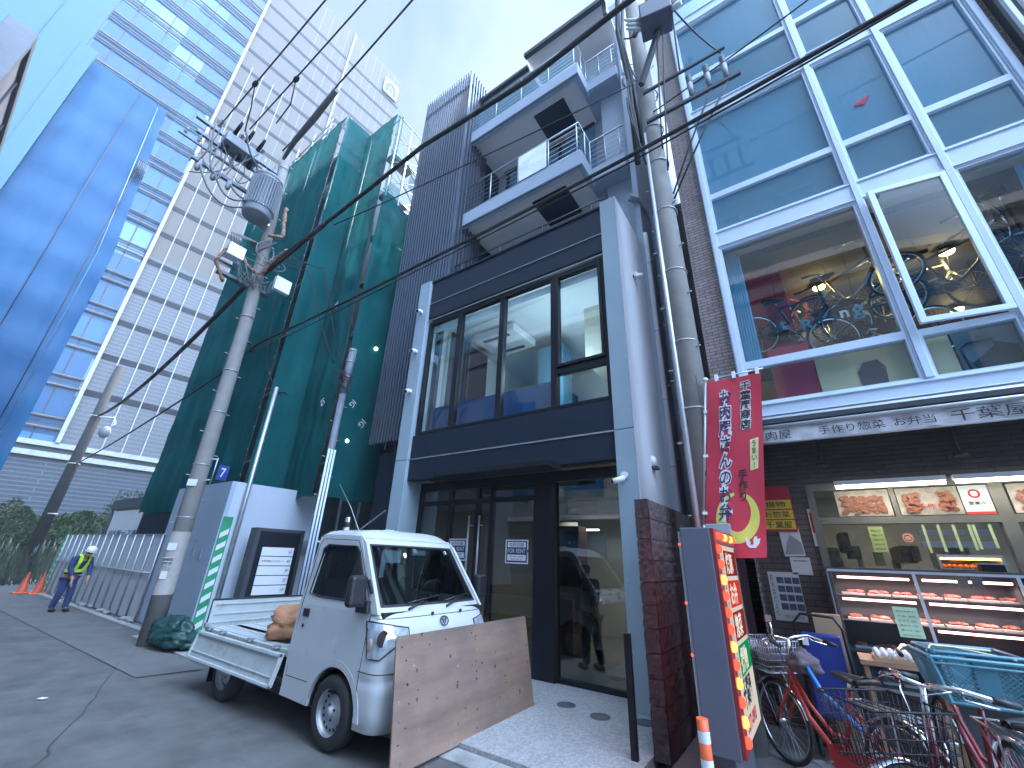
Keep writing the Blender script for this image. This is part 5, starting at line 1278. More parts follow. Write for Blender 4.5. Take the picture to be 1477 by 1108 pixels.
# thin pole + conduit pole
cp = thing('service_pole', 'slim dark service pole with three pale conduits beside the truck cab', 'service pole', (-8.35, 5.0, 0))
m = MB(); m.tube([(-8.33, 5.0, 0), (-8.33, 5.0, 4.9)], .075, 12); m.tube([(-8.33, 5.0, 4.9), (-8.30, 5.02, 6.05)], .09, 12); mk('shaft', m, pm('pole_grey', (.14, .15, .18), .6), cp)
m = MB()
for k in range(3): m.tube([(-8.20 + .0 * k, 4.88 + k * .07, 0), (-8.20, 4.88 + k * .07, 3.55)], .022, 8)
mk('conduit', m, M['alu_blue'], cp)
m = MB()
for z in (5.3, 5.7, 6.0, 2.2, 3.0): m.ring((-8.32, 5.0, z), .1, .012, 'z', 16, 5)
for k in range(6): s = 1 if k % 2 else -1; m.tube([(-8.33, 5.0 + s * .07, 2.6 + k * .4), (-8.33, 5.0 + s * .17, 2.6 + k * .4)], .008, 5)
mk('band', m, M['steel'], cp)
m = MB(); rnd = random.Random(6)
for k in range(10):
    c = Vector((-8.28 + rnd.uniform(-.05, .05), 4.85 + rnd.uniform(-.12, .2), 5.2 + rnd.uniform(-.2, .2))); m.ring(c, rnd.uniform(.07, .14), .009, Matrix.Rotation(rnd.uniform(0, 3), 3, (rnd.random(), rnd.random(), rnd.random() + .1)), 14, 5)
mk('coiled_wire', m, M['cable'], cp)
tpole = thing('service_pole', 'thin pale grey steel post topped with a wire bundle behind the hoarding wall', 'service pole', (-9.36, 4.0, 0))
m = MB(); m.tube([(-9.36, 4.0, 0), (-9.36, 4.0, 4.9)], .045, 10); mk('shaft', m, M['steel'], tpole)
m = MB()
for k in range(7): a = Vector((-9.36, 4.0, 4.8)); m.tube([a, a + Vector((rnd.uniform(-.1, .1), rnd.uniform(-.35, .35), rnd.uniform(-.1, .15)))], .01, 5)
mk('wiring', m, M['cable'], tpole)
# right pole
rp = thing('utility_pole', 'thick concrete utility pole with switch gear between the two buildings', 'utility pole', (-.86, 5.05, 0))
m = MB(); m.tube([(-.86, 5.05, 0), (-.88, 5.02, 6), (-.92, 5.0, 11.8)], [.175, .155, .13], 20); mk('shaft', m, M['concrete'], rp)
m = MB()
for k in range(24): z = 2.0 + k * .4; s = 1 if k % 2 else -1; m.tube([(-.88 + s * .14, 4.96, z), (-.88 + s * .20, 4.93, z)], .009, 5)
for z in (3.2, 4.1, 5.2, 6.3, 7.3, 8.1, 9.0): m.ring((-.88, 5.03, z), .165, .012, 'z', 20, 5)
mk('step_bolt', m, M['steel'], rp)
m = MB(); m.box(-.9, .45, 4.74, 4.79, 8.03, 8.08); m.box(-.9, .35, 4.75, 4.79, 8.76, 8.80); m.bar((-.9, 4.75, 9.0), (-.2, 4.6, 10.6), .08); m.bar((-.9, 4.75, 10.4), (-.15, 4.6, 11.9), .07); mk('crossarm', m, M['darkgrey'], rp)
m = MB(); m.obox((-.48, 4.55, 10.15), (.5, .4, .42), rz=.2); sbx = mk('switch_box', m, pm('switch_paint', (.08, .09, .13), .5), rp, bev=.02)
m = MB()
for k in range(3): z = 10.0 + k * .13; m.tube([(-.25, 4.5, z), (-.06, 4.46, z - .04)], [.05, .04], 10); m.tube([(-.72, 4.5, z), (-.95, 4.4, z + .1)], [.04, .02], 8)
mk('bushing', m, M['ceramic'], sbx)
for (x, z0) in ((.05, 8.10), (.28, 8.10), (-.2, 8.10)):
    m = MB(); m.tube([(x, 4.76, z0), (x, 4.76, z0 + .28)], [.03, .045], 8); insul(m, (x, 4.76, z0 + .3), (0, 0, 1), 3, .045, .2); mk('line_insulator', m, M['xform'], rp)
m = MB()
for (x, dz) in ((-1.15, 0), (-1.02, .1)): m.tube([(-1.0, 4.9, 9.4 + dz), (x - .05, 4.8, 9.7 + dz), (x - .05, 4.75, 9.95 + dz)], .02, 6); m.ring((x - .05, 4.78, 9.4 + dz), .07, .02, 'x', 14, 6)
mk('clamp', m, M['alu'], rp)
m = MB(); rnd = random.Random(77)
m.tube([(-1.1, 4.7, 7.2), (-1.08, 4.7, 9.2), (-1.15, 4.6, 10.6), (-1.05, 4.5, 11.6), (-.85, 4.3, 12.6)], .045, 8)
m.tube([(-1.0, 4.75, 7.6), (-1.02, 4.72, 9.0), (-1.1, 4.62, 10.3), (-.9, 4.5, 11.8)], .035, 8)
for (a, b, s) in (((.05, 4.76, 8.0), (-.7, 4.9, 6.5), .25), ((.28, 4.76, 8.0), (-.7, 4.9, 6.4), .35), ((-1.1, 4.6, 10.3), (-.72, 4.5, 10.1), -.35), ((-1.05, 4.55, 10.8), (-.72, 4.5, 10.3), -.25), ((-1.1, 4.7, 9.3), (-1.0, 4.8, 7.2), .5), ((-1.15, 4.7, 8.8), (-1.0, 4.8, 7.4), .4), ((-.2, 4.5, 10.0), (.28, 4.76, 8.7), -.3), ((-.2, 4.5, 10.2), (-.3, 4.8, 8.8), .2), ((-.5, 4.6, 9.9), (-.75, 4.9, 7.5), .1), ((-.4, 4.6, 9.9), (-.72, 4.9, 7.0), .15)):
    a = Vector(a); b = Vector(b); m.tube([a.lerp(b, t) - Vector((0, s * 2 * t * (1 - t), s * 2 * t * (1 - t))) for t in [k / 10 for k in range(11)]], .014, 6)
mk('wiring', m, M['cable'], rp)
m = MB(); m.tube([(-.98, 4.88, .02), (-.98, 4.90, 8.0)], .03, 8); mk('conduit', m, M['alu'], rp)
m = MB(); m.ring((-.78, 4.88, 2.42), .05, .012, 'y', 14, 5); m.tube([(-.78, 4.9, 2.4), (-.78, 4.9, 3.6)], .004, 4); mk('wire_loop', m, M['cable'], rp)

# ------------------------------------------------------------------ CABLES
def cable(label, pts, r, sag=.3, mat='cable', seg=14, grp='overhead cables'):
    m = MB(); P_ = []
    pts = [Vector(p) for p in pts]
    for i in range(len(pts) - 1):
        L = (pts[i + 1] - pts[i]).length; s = sag * (L / 10) ** 1.2 if sag else 0
        for k in range(seg): t = k / seg; P_.append(pts[i].lerp(pts[i + 1], t) - Vector((0, 0, s * 4 * t * (1 - t))))
    P_.append(pts[-1]); m.tube(P_, r, 6); return one('cable', m, M[mat], label, 'cable', grp)
cable('left of the three thin high wires running up from the transformer pole', [(-9.0, 1.24, 10.3), (-5.13, 1.24, 10.3), (1.5, 1.2, 10.4)], .014, .05)
cable('middle of the three thin high wires running up from the transformer pole', [(-8.75, 1.66, 10.3), (-4.56, 1.63, 10.3), (1.5, 1.6, 10.4)], .014, .05)
cable('right of the three high wires, ending in a thick grey sleeve', [(-8.6, 2.35, 10.25), (-7.95, 2.35, 10.3), (-6.19, 2.2, 10.3), (-3.87, 2.08, 10.3), (1.5, 1.8, 10.4)], .016, .05)
m = MB(); m.tube([(-8.7, 2.45, 10.15), (-8.1, 2.37, 10.24), (-7.2, 2.32, 10.27), (-6.3, 2.24, 10.29)], [.035, .06, .07, .06], 8); one('cable_sleeve', m, M['cable_grey'], 'thick grey protective sleeve on the high wire above the transformer pole', 'cable sleeve')
for i, x in enumerate((-7.6, -6.8)):
    m = MB(); m.sphere((x, 1.24 + .42 * i, 10.28), .05, 8, 6, 2.2, 1, 1); m.tube([(x, 1.24 + .42 * i, 10.28), (x - .4, 1.4 + .42 * i, 10.05), (x - 1.2, 1.6 + .3 * i, 10.2)], .014, 5); one('wire_joint', m, M['cable'], ['taped joint on the left thin high wire', 'taped joint on the middle thin high wire'][i], 'wire joint', 'joints on the high wires')
cable('heavy cable bundle stretched from the dark far pole to the transformer pole', [(-28.5, 4.3, 7.45), (-9.5, 2.95, 7.45)], .055, .28)
cable('thick cable running from the transformer pole over the louvre screen and balconies', [(-9.2, 3.0, 7.3), (-6.9, 3.0, 7.64), (-4.1, 2.95, 7.8), (-2.06, 3.0, 7.7), (-.7, 2.95, 7.75), (3, 2.9, 7.9)], .036, .05)
m = MB(); m.tube([(-9.0, 3.0, 7.35), (-8.3, 3.0, 7.5), (-6.9, 3.0, 7.64)], [.05, .065, .05], 8); one('cable_sleeve', m, M['cable'], 'thick black sleeve on the cable beside the orange wrapped splices', 'cable sleeve')
cable('long black cable crossing in front of the whole dark building and bicycle shop', [(-28.5, 4.2, 4.9), (-11.75, 3.6, 5.62), (-9.6, 3.45, 5.85), (-4.65, 3.6, 5.98), (-.99, 3.57, 6.0), (1.62, 3.5, 6.1), (6, 3.4, 6.4)], .026, .06)
cable('thin companion wire hung just under the long black street cable', [(-9.6, 3.5, 5.7), (-4.65, 3.62, 5.90), (-.99, 3.6, 5.93), (1.62, 3.5, 6.05), (6, 3.4, 6.35)], .011, .04)
cable('thin wire crossing high over the balcony rails to the right pole', [(-7.0, 3.2, 7.8), (-1.0, 4.6, 8.9)], .012, .1)
cable('left of two drop wires falling from the transformer pole to the slim service pole', [(-9.0, 3.2, 7.7), (-8.45, 3.6, 7.5), (-8.3, 4.6, 5.5)], .014, .6)
cable('right of two drop wires falling from the transformer pole to the slim service pole', [(-8.9, 3.3, 7.9), (-8.2, 3.8, 7.6), (-8.25, 4.8, 5.4)], .014, .5)
cable('thin drooping wire hanging down to the top of the thin steel post', [(-9.3, 3.4, 7.0), (-9.5, 3.7, 5.4), (-9.36, 4.0, 4.85)], .01, 1.2)
cable('rear strand of two wires crossing the glass facade of the bicycle shop', [(-.8, 4.9, 8.4), (4, 4.5, 9.2)], .012, .2)
m = MB(); m.sphere((-10.05, 3.52, 5.83), .07, 8, 6); m.tube([(-10.05, 3.5, 5.83), (-9.45, 3.1, 5.85)], .012, 5); one('cable_clamp', m, M['cable'], 'small round clamp tying the long cable to the transformer pole', 'cable clamp')

# ------------------------------------------------------------------ BLOCK WALL, bollards, forecourt bits
bw = thing('block_wall', 'low wall of rough dark brown split-face blocks by the lit sign', 'wall', (-1.36, 5.1, 0))
for r in range(11):
    z0 = .02 + r * .19; y = 4.25 - (0 if r % 2 else .0); k = 0
    while y < 6.08:
        w = .39 if not (k == 0 and r % 2) else .20; y1 = min(y + w, 6.1)
        if y1 - y > .03:
            m = MB()
            def f(u, v, yy0=y, yy1=y1 - .008, zz=z0): 
                return (-1.30 + .004 + .014 * noise.noise(Vector((yy0 * 3 + u * 5, zz * 9 + v * 3, 2))), yy0 + (yy1 - yy0) * u, zz + .182 * v)
            def f2(u, v, yy0=y, yy1=y1 - .008, zz=z0):
                return (-1.43 - .004 - .012 * noise.noise(Vector((yy0 * 3 + u * 5, zz * 9 + v * 3, 7))), yy0 + (yy1 - yy0) * u, zz + .182 * v)
            m.box(-1.428, -1.302, y, y1 - .008, z0, z0 + .182); m.grid(8, 5, f, False); m.grid(5, 4, f2, False)
            if k == 0: m.grid(4, 5, lambda u, v, zz=z0: (-1.43 + .13 * u, 4.242 + .012 * noise.noise(Vector((u * 6, v * 4, zz * 7))), zz + .182 * v), False)
            mk('block', m, M['block'], bw)
        y = y1; k += 1
m = MB(); m.box(-1.42, -1.31, 4.262, 6.09, .02, 2.09); mk('mortar', m, pm('mortar', (.05, .04, .04), .9), bw)
one('steel_post', MB().box(-1.56, -1.505, 4.05, 4.10, .03, .93), M['black'], 'slim black square post standing on the forecourt before the block wall', 'post', bev=.004)
ob_ = thing('delineator_post', 'orange plastic post with white reflective bands beside the lit sign', 'bollard', (-.865, 3.60, 0))
m = MB(); m.tube([(-.865, 3.60, .04), (-.865, 3.60, .55)], .038, 16); mk('post', m, M['orange'], ob_)
m = MB(); m.tube([(-.865, 3.60, .0), (-.865, 3.60, .05)], [.10, .08], 18); mk('base', m, M['orange'], ob_)
for z in (.12, .27, .42): m = MB(); m.tube([(-.865, 3.60, z), (-.865, 3.60, z + .065)], .0392, 16, caps=False); mk('reflective_band', m, M['whitep'], ob_)
for (x, y, l) in ((-2.6, 4.93, 'round metal ground cover nearest the entrance column'), (-2.16, 4.83, 'round metal ground cover in the middle of the forecourt'), (-1.75, 4.97, 'round metal ground cover half hidden behind the black post')):
    t = thing('ground_cover', l, 'ground cover', (x, y, .045), 0, 'round covers set in the forecourt'); m = MB(); m.tube([(0, 0, -.01), (0, 0, .006)], .105, 24); mk('disc', m, pm('cover_dark', (.09, .095, .105), .5), t, local=True); m = MB(); m.ring((0, 0, .006), .088, .003, 'z', 24, 4); mk('groove', m, M['darkgrey'], t, local=True)

# ------------------------------------------------------------------ ILLUMINATED SIGN
ls_ = thing('illuminated_sign', 'tall grey cabinet sign edged with flashing red bulbs and coloured kanji panels', 'sign', (-.80, 4.25, 0))
X1 = -.68; Y0, Y1 = 3.78, 4.76
def LZ(y): return 1.79
m = MB(); m.box(-.91, X1, Y0, Y1, .30, LZ(0)); m.box(-.86, -.74, Y0 + .1, Y1 - .1, .0, .30); mk('cabinet', m, pm('sign_grey', (.11, .115, .15), .5, var=.06), ls_, bev=.008)
m = MB(); m.box(X1 - .001, X1 + .02, Y0 + .17, Y1 - .03, .34, 1.67); face = mk('face_panel', m, emit('lit_face', (1, .93, .82), .20), ls_)
m = MB(); m.box(X1, X1 + .028, Y0 + .005, Y0 + .15, .32, 1.785); m.box(X1, X1 + .028, Y0 + .151, Y1, 1.68, 1.785); mk('bulb_rail', m, pm('rail_red', (.22, .02, .02), .5), ls_)
bm_ = emit('red_bulb', (1, .07, .04), .9); bm2 = emit('orange_bulb', (1, .22, .04), 2.2)
for k in range(12):
    z = .40 + k * .112; m = MB(); m.sphere((X1 + .035, Y0 + .08, z), .036, 12, 8, .8, 1, 1); mk('bulb', m, bm2 if k in (1, 3, 5, 9) else bm_, ls_)
for k in range(6):
    m = MB(); m.sphere((X1 + .035, Y0 + .14 + k * .15, 1.735), .030, 12, 8, .8, 1, 1); mk('bulb', m, bm2 if k in (2, 4) else bm_, ls_)
for (z, y) in ((1.78, -1), (1.35, 1), (1.0, 1)):
    m = MB(); m.sphere((-.925, Y0 + .02, z - .12), .014, 8, 6); mk('side_bulb', m, bm_, ls_)
m = MB(); m.bar((-.921, Y0 + .02, 1.76), (-.921, Y0 + .02, .4), .018); mk('side_bulb_rail', m, M['grey'], ls_)
Z0 = 1.63
for k, (txt, col, small) in enumerate((('焼豚', 'redprint2', 'いらっしゃい'), ('お弁', 'redprint', 'お肉の'), ('惣菜', 'redprint2', 'つくりたて'), ('揚物', 'green', 'できたて'))):
    if 'redprint2' not in M: M['redprint2'] = emit('dark_red_panel', (.25, .02, .015), .3); M['redprint3'] = emit('red_panel_lit', (.8, .05, .02), .25); M['greenlit'] = emit('green_panel_lit', (.0, .28, .09), .3); M['litwhite'] = emit('lit_white', (1, .9, .8), .26)
    mat = {'redprint2': M['redprint2'], 'redprint': M['redprint3'], 'green': M['greenlit']}[col]
    zt = Z0 - k * .235
    m = MB(); m.box(X1 + .02, X1 + .024, Y0 + .36, Y1 - .06, zt - .20, zt); pn = mk('colour_panel', m, mat, ls_)
    m = MB(); put_text(m, txt, .1, (X1 + .0255, Y0 + .56, zt - .10), (0, 1, 0), (0, 0, 1), .001, fit=(.34, .17), bold=.002); mk('kanji', m, M['litwhite'], pn)
    m = MB(); put_text(m, small, .1, (X1 + .0225, Y0 + .26, zt - .10), (0, 1, 0), (0, 0, 1), .001, vertical=True, fit=(.07, .19)); mk('small_lettering', m, M['ink'], ls_)
m = MB(); put_text(m, '千葉屋', .1, (X1 + .0225, Y0 + .50, .62), (0, 1, 0), (0, 0, 1), .001, vertical=False, fit=(.42, .20), bold=.003); mk('shop_name', m, M['ink'], ls_)
m = MB(); put_text(m, '3277-8983', .1, (X1 + .0225, Y0 + .50, .44), (0, 1, 0), (0, 0, 1), .001, fit=(.48, .09), bold=.003); mk('phone_number', m, M['redprint'], ls_)
for z in (.7, 1.2, 1.6):
    L = bpy.data.lights.new('bulb_glow', 'POINT'); L.energy = .7; L.color = (1, .06, .03); L.shadow_soft_size = .05
    lo = bpy.data.objects.new('bulb_glow', L); C.objects.link(lo); lo.location = (-1.02, 4.0, z)
t = thing('electrical_box', 'pale grey box mounted behind the top of the lit sign', 'electrical box', (-.8, 4.78, 1.83)); m = MB(); m.box(-.89, -.66, 4.765, 4.80, 1.66, 1.90); mk('casing', m, M['grey'], t, bev=.005); m = MB(); m.box(-.88, -.67, 4.758, 4.764, 1.80, 1.89); mk('lid', m, pm('box_face', (.33, .35, .38), .5), t)

# ------------------------------------------------------------------ RED BANNER
bn = thing('shop_banner', 'tall red fabric banner with white outlined Japanese lettering on a pole by the butcher', 'banner', (-.62, 4.82, 0))
BY = 4.86; bx0, bx1, bz0, bz1 = -.655, -.115, 1.60, 3.48
m = MB(); m.tube([(-.92, BY + .02, 1.9), (-.68, BY + .02, 3.50)], .014, 8); m.tube([(-.92, BY + .02, 0.0), (-.92, BY + .02, 1.9)], .014, 8); m.tube([(-.70, BY + .02, 3.50), (-.09, BY + .02, 3.52)], .009, 6); mk('pole', m, M['alu'], bn)
m = MB(); m.sphere((-.68, BY + .02, 3.51), .03, 10, 6); 
for x in (-.58, -.40, -.17): m.box(x, x + .035, BY - .008, BY + .035, 3.46, 3.54)
for z in (2.0, 2.6, 3.1): m.box(-.69 - .15 * (3.5 - z), -.64 - .15 * (3.5 - z), BY - .004, BY + .03, z, z + .03)
mk('loop', m, M['whitep'], bn)
def bpnt(x, z, off=0): return (x - .15 * (3.5 - z), BY + .012 * math.sin((x + .65) * 9 + z * 1.3) * min(1, (3.5 - z)) + .008 * math.sin(z * 5 + x * 9) - off, z)
m = MB(); m.grid(24, 60, lambda u, v: bpnt(bx0 + (bx1 - bx0) * u, bz0 + (bz1 - bz0) * v - .015 * math.sin(u * 3))); mk('cloth', m, M['red'], bn)
def btext(txt, cx, cz, w, h_, mat, off, bold=0.0, vertical=True, name='lettering'):
    vs, fs = text_mesh(txt, .1, .0006, 'CENTER', bold, vertical); x0 = min(v[0] for v in vs); x1 = max(v[0] for v in vs); y0 = min(v[1] for v in vs); y1 = max(v[1] for v in vs)
    m = MB(); m.add([bpnt(cx + (v[0] - (x0 + x1) / 2) / (x1 - x0) * w, cz + (v[1] - (y0 + y1) / 2) / (y1 - y0) * h_, off - v[2]) for v in vs], fs); return mk(name, m, mat, bn)
# swirl
m = MB(); sw_ = []
for k in range(41):
    a = R_(100 + k * 8.2); r = .165; sw_.append((-.36 + r * math.cos(a) * 1.0, 1.98 + r * 1.35 * math.sin(a), .018 + .05 * math.sin(PI * k / 40)))
vs = []
for i, (x, z, w) in enumerate(sw_):
    dx, dz = (x + .36), (z - 1.98) / 1.8; L = math.hypot(dx, dz); vs += [bpnt(x - dx / L * w, z - dz / L * w, .003), bpnt(x + dx / L * w * .6, z + dz / L * w * .6, .003)]
m.add(vs, [(2 * i, 2 * i + 2, 2 * i + 3, 2 * i + 1) for i in range(40)]); mk('yellow_swirl', m, pm('swirl_yellow', (.62, .58, .10), .7), bn)
btext('お肉屋さんのお弁', -.47, 2.63, .145, 1.42, M['paper'], .0055, .011, name='white_outline'); btext('お肉屋さんのお弁', -.47, 2.63, .125, 1.40, M['navy'], .008, .001)
btext('千葉屋商店', -.27, 3.13, .125, .56, M['paper'], .0055, .011, name='white_outline'); btext('千葉屋商店', -.27, 3.13, .105, .545, M['ink'], .008, .003)
btext('手作り', -.305, 2.28, .085, .32, M['ink'], .008, .002)
m = MB(); m.add([bpnt(-.235, 2.42, .005), bpnt(-.165, 2.44, .005), bpnt(-.155, 2.76, .005), bpnt(-.235, 2.74, .005)], [(0, 1, 2, 3)]); mk('pale_tag', m, pm('tag_yellow', (.60, .58, .25), .7), bn)
btext('うまい!', -.197, 2.59, .045, .28, M['ink'], .009, .001)
# hen mark at the bottom
m = MB(); hx, hz = -.235, 1.73
outl = [(-.065, .035), (-.04, .05), (-.03, .02), (0, 0), (.02, .05), (.04, .06), (.045, .03), (.07, .04), (.06, -.01), (.03, -.05), (-.02, -.05), (-.05, -.02), (-.05, .01)]
m.poly(outl, lambda u, v, w: bpnt(hx + u, hz + v, .005)); mk('hen_mark', m, M['paper'], bn); m = MB(); m.add([bpnt(hx - .012, hz - .02, .008), bpnt(hx + .012, hz - .02, .008), bpnt(hx + .012, hz + .015, .008), bpnt(hx - .012, hz + .015, .008)], [(0, 1, 2, 3)]); mk('mark_detail', m, M['redprint'], bn)
# ------------------------------------------------------------------ KEI TRUCK
TX, TY = -3.02, 3.385
tk = thing('small_truck', 'small white flatbed truck with its side gate folded down, parked before the dark building', 'truck', (-4.6, TY, 0))
def W3(x, y, z): return (TX + x, TY + y, z)
def tpart(name, m, mat, parent=tk, bev=0): return mk(name, m, mat, parent, bev=bev)
def lerp_tab(tab, z):
    if z <= tab[0][0]: return tab[0][1]
    for (a, b), (c, d) in zip(tab, tab[1:]):
        if z <= c: return b + (d - b) * (z - a) / (c - a)
    return tab[-1][1]
XF = [(.20, -.035), (.26, -.01), (.34, 0), (.52, 0), (.56, -.02), (.70, -.03), (.86, -.055), (.95, -.10), (1.02, -.17)]
WF = [(.20, .70), (.30, .733), (.56, .735), (.80, .73), (1.02, .715)]
def outl(a, z, off=0.0):
    c, s = math.cos(a), math.sin(a); n = .38
    w = lerp_tab(WF, z) + off; d = .30
    return (lerp_tab(XF, z) - d + (d + off) * abs(c) ** n, w * (1 if s > 0 else -1) * abs(s) ** n if abs(s) > 1e-9 else 0, z)
cabm = MB()
zz = [.20, .23, .28, .34, .45, .52, .535, .56, .62, .70, .78, .86, .92, .97, 1.02]
def shell(zs_, a0, a1, na, off, mb):
    vs = []; 
    for z in zs_:
        for k in range(na + 1): vs.append(W3(*outl(a0 + (a1 - a0) * k / na, z, off - (.008 if abs(z - .535) < .002 else 0))))
    fs = [(j * (na + 1) + i, j * (na + 1) + i + 1, (j + 1) * (na + 1) + i + 1, (j + 1) * (na + 1) + i) for j in range(len(zs_) - 1) for i in range(na)]
    mb.add(vs, fs, True)
shell(zz, -PI / 2, PI / 2, 56, 0, cabm)
# sides
def side(s):
    # lower side with wheel arch
    arch = [(-.62 + .335 * math.cos(a), .25 + .335 * math.sin(a)) for a in [PI * k / 18 for k in range(19)]]
    out = [(-.285, .26)] + arch + [(-1.40, .26), (-1.40, .62), (-1.40, 1.02), (-.285, 1.02), (-.285, .62)]
    cabm.poly(out, lambda u, v, w: W3(u, s * (lerp_tab(WF, max(v, .56)) - w), v), depth=.03)
    arch2 = [(-.62 + r * math.cos(a), .25 + r * math.sin(a)) for r, rng in ((.335, range(19)), (.39, range(18, -1, -1))) for a in [PI * k / 18 for k in rng]]
    cabm.poly(arch2, lambda u, v, w: W3(u, s * (.733 + .004 - w * 1), max(v, .26)), depth=.012)
    up = [(-.19, 1.02), (-.35, 1.25), (-.60, 1.60), (-.70, 1.665), (-1.34, 1.68), (-1.39, 1.60), (-1.40, 1.02)]
    hole = [(-.37, 1.09), (-.66, 1.52), (-.74, 1.565), (-1.20, 1.565), (-1.255, 1.53), (-1.285, 1.12), (-1.1, 1.10)]
    cabm.poly(up, lambda u, v, w: W3(u, s * (.715 - .085 * (v - 1.02) / .66 - w), v), [hole], depth=.035)
    return hole
for s in (-1, 1): hole = side(s)
def xw(z): return -.17 - (z - 1.02) * .72
def ws(sv, z, inn=0): w = .715 - .085 * (z - 1.02) / .66 - .012; return W3(xw(z) - .055 * sv ** 4 + .0 - inn, sv * w, z)
cabm.grid(24, 3, lambda u, v: ws(u * 2 - 1, 1.02 + .055 * v)); cabm.grid(24, 3, lambda u, v: ws(u * 2 - 1, 1.585 + .06 * v))
for a, b in ((-1, -.92), (.92, 1)): cabm.grid(3, 10, lambda u, v: ws(a + (b - a) * u, 1.075 + .51 * v))
def roof(u, v):
    sv = u * 2 - 1; x = -.615 - v * .775; z = 1.645 + .022 * min(1, v * 6) + .075 * (1 - abs(sv) ** 5) ** .6 * (min(1, v * 4.5) ** .7) * (min(1, (1.02 - v) * 9) ** .5)
    return W3(x - .055 * sv ** 4 * (1 - v), sv * .632, z)
cabm.grid(30, 30, roof)
cabm.poly([(-.70, .35), (.70, .35), (.70, 1.02), (.63, 1.66), (-.63, 1.66), (-.70, 1.02)], lambda u, v, w: W3(-1.40 + w, u, v), [[(-.55, 1.12), (.55, 1.12), (.52, 1.55), (-.52, 1.55)]], depth=.02)
tpart('cab', cabm, M['truck'])
m = MB(); m.box(TX - 1.38, TX - .28, TY - .69, TY + .69, .38, .42); m.box(TX - .40, TX - .20, TY - .66, TY + .66, .42, .98); m.box(TX - .62, TX - .18, TY - .66, TY + .66, .86, 1.03)
for s in (-1, 1): m.poly([(-.62 + r * math.cos(a), .25 + r * math.sin(a)) for r, rng in ((.335, range(13)), (.32, range(12, -1, -1))) for a in [PI * k / 12 for k in rng]], lambda u, v, w: W3(u, s * (.70 - w), v), depth=.28)
tpart('dashboard', m, M['plastic'])
m = MB()
for y in (-.36, .34):
    m.obox(W3(-.98, y, .62), (.48, .46, .16)); m.obox(W3(-1.22, y, .95), (.12, .46, .60), ry=R_(-10)); m.obox(W3(-1.27, y, 1.32), (.10, .26, .18))
tpart('seat', m, M['seat'], bev=.02)
m = MB(); 
Mx = Matrix.Rotation(R_(-65), 3, 'Y'); m.ring(W3(-.68, .36, 1.10), .17, .014, Mx, 24, 7); m.bar(W3(-.68, .36, 1.10), W3(-.52, .36, .98), .05); m.bar(W3(-.70, .20, 1.10), W3(-.70, .52, 1.10), .03, .02); tpart('steering_wheel', m, M['plastic'])
m = MB(); m.grid(20, 10, lambda u, v: ws((u * 2 - 1) * .925, 1.07 + .52 * v, .008)); wsg = tpart('windscreen', m, M['glass_car'])
m = MB()
for (s0, s1, z0, z1) in ((-.93, .93, 1.065, 1.085), (-.93, .93, 1.577, 1.593)): m.grid(20, 1, lambda u, v: ws(s0 + (s1 - s0) * u, z0 + (z1 - z0) * v, -.002))
for s0, s1 in ((-.935, -.905), (.905, .935)): m.grid(1, 10, lambda u, v: ws(s0 + (s1 - s0) * u, 1.068 + .52 * v, -.002))
mk('rubber_seal', m, M['rubber'], wsg)
for s in (-1, 1):
    m = MB(); m.poly([(-1.29 + .01, 1.11) if p == hole[5] else p for p in hole], lambda u, v, w: W3(u, s * (.715 - .085 * (v - 1.02) / .66 - .016 - w), v), depth=.004); sg_ = tpart('side_window', m, M['glass_car'])
    m = MB(); pts = [W3(p[0], s * (.715 - .085 * (p[1] - 1.02) / .66 + .002), p[1]) for p in hole]; m.loop(pts, .009, 6); mk('rubber_seal', m, M['rubber'], sg_)
    m = MB(); m.poly([(-.62, 1.49), (-.70, 1.565), (-1.20, 1.585), (-1.27, 1.54), (-1.26, 1.47), (-1.2, 1.52), (-.74, 1.52)], lambda u, v, w: W3(u, s * (.715 - .085 * (v - 1.02) / .66 + .012 - w), v), depth=.006); mk('wind_visor', m, M['glass_dark'], sg_)
# seams
m = MB()
for s in (-1, 1):
    m.tube([W3(-.30, s * .7335, .29), W3(-.30, s * .7345, .56), W3(-.29, s * .729, .8), W3(-.28, s * .716, 1.02), W3(-.36, s * .701, 1.14), W3(-.60, s * .668, 1.50), W3(-.70, s * .655, 1.62), W3(-1.28, s * .653, 1.635), W3(-1.34, s * .66, 1.58), W3(-1.355, s * .716, 1.02), W3(-1.36, s * .734, .42)], .0035, 5)
    m.tube([W3(-1.36, s * .7345, .42), W3(-1.0, s * .7345, .42)], .003, 4)
m.tube([W3(*outl(-PI / 2 + PI * k / 30, .60, .001)) for k in range(31)], .003, 4)
m.tube([W3(*outl(-PI / 2 + PI * k / 30, .985, .001)) for k in range(4, 27)], .004, 4)
tpart('panel_seam', m, M['rubber'])
m = MB(); m.obox(W3(-1.24, -.728, .95), (.10, .012, .07)); hd_ = tpart('door_handle', m, M['plastic'], bev=.004); m = MB(); m.lathe([(.016, 0), (.016, .006)], W3(-1.24, -.736, .84), 12, Matrix(((1, 0, 0), (0, 0, -1), (0, 1, 0)))); tpart('door_lock', m, M['rubber'])
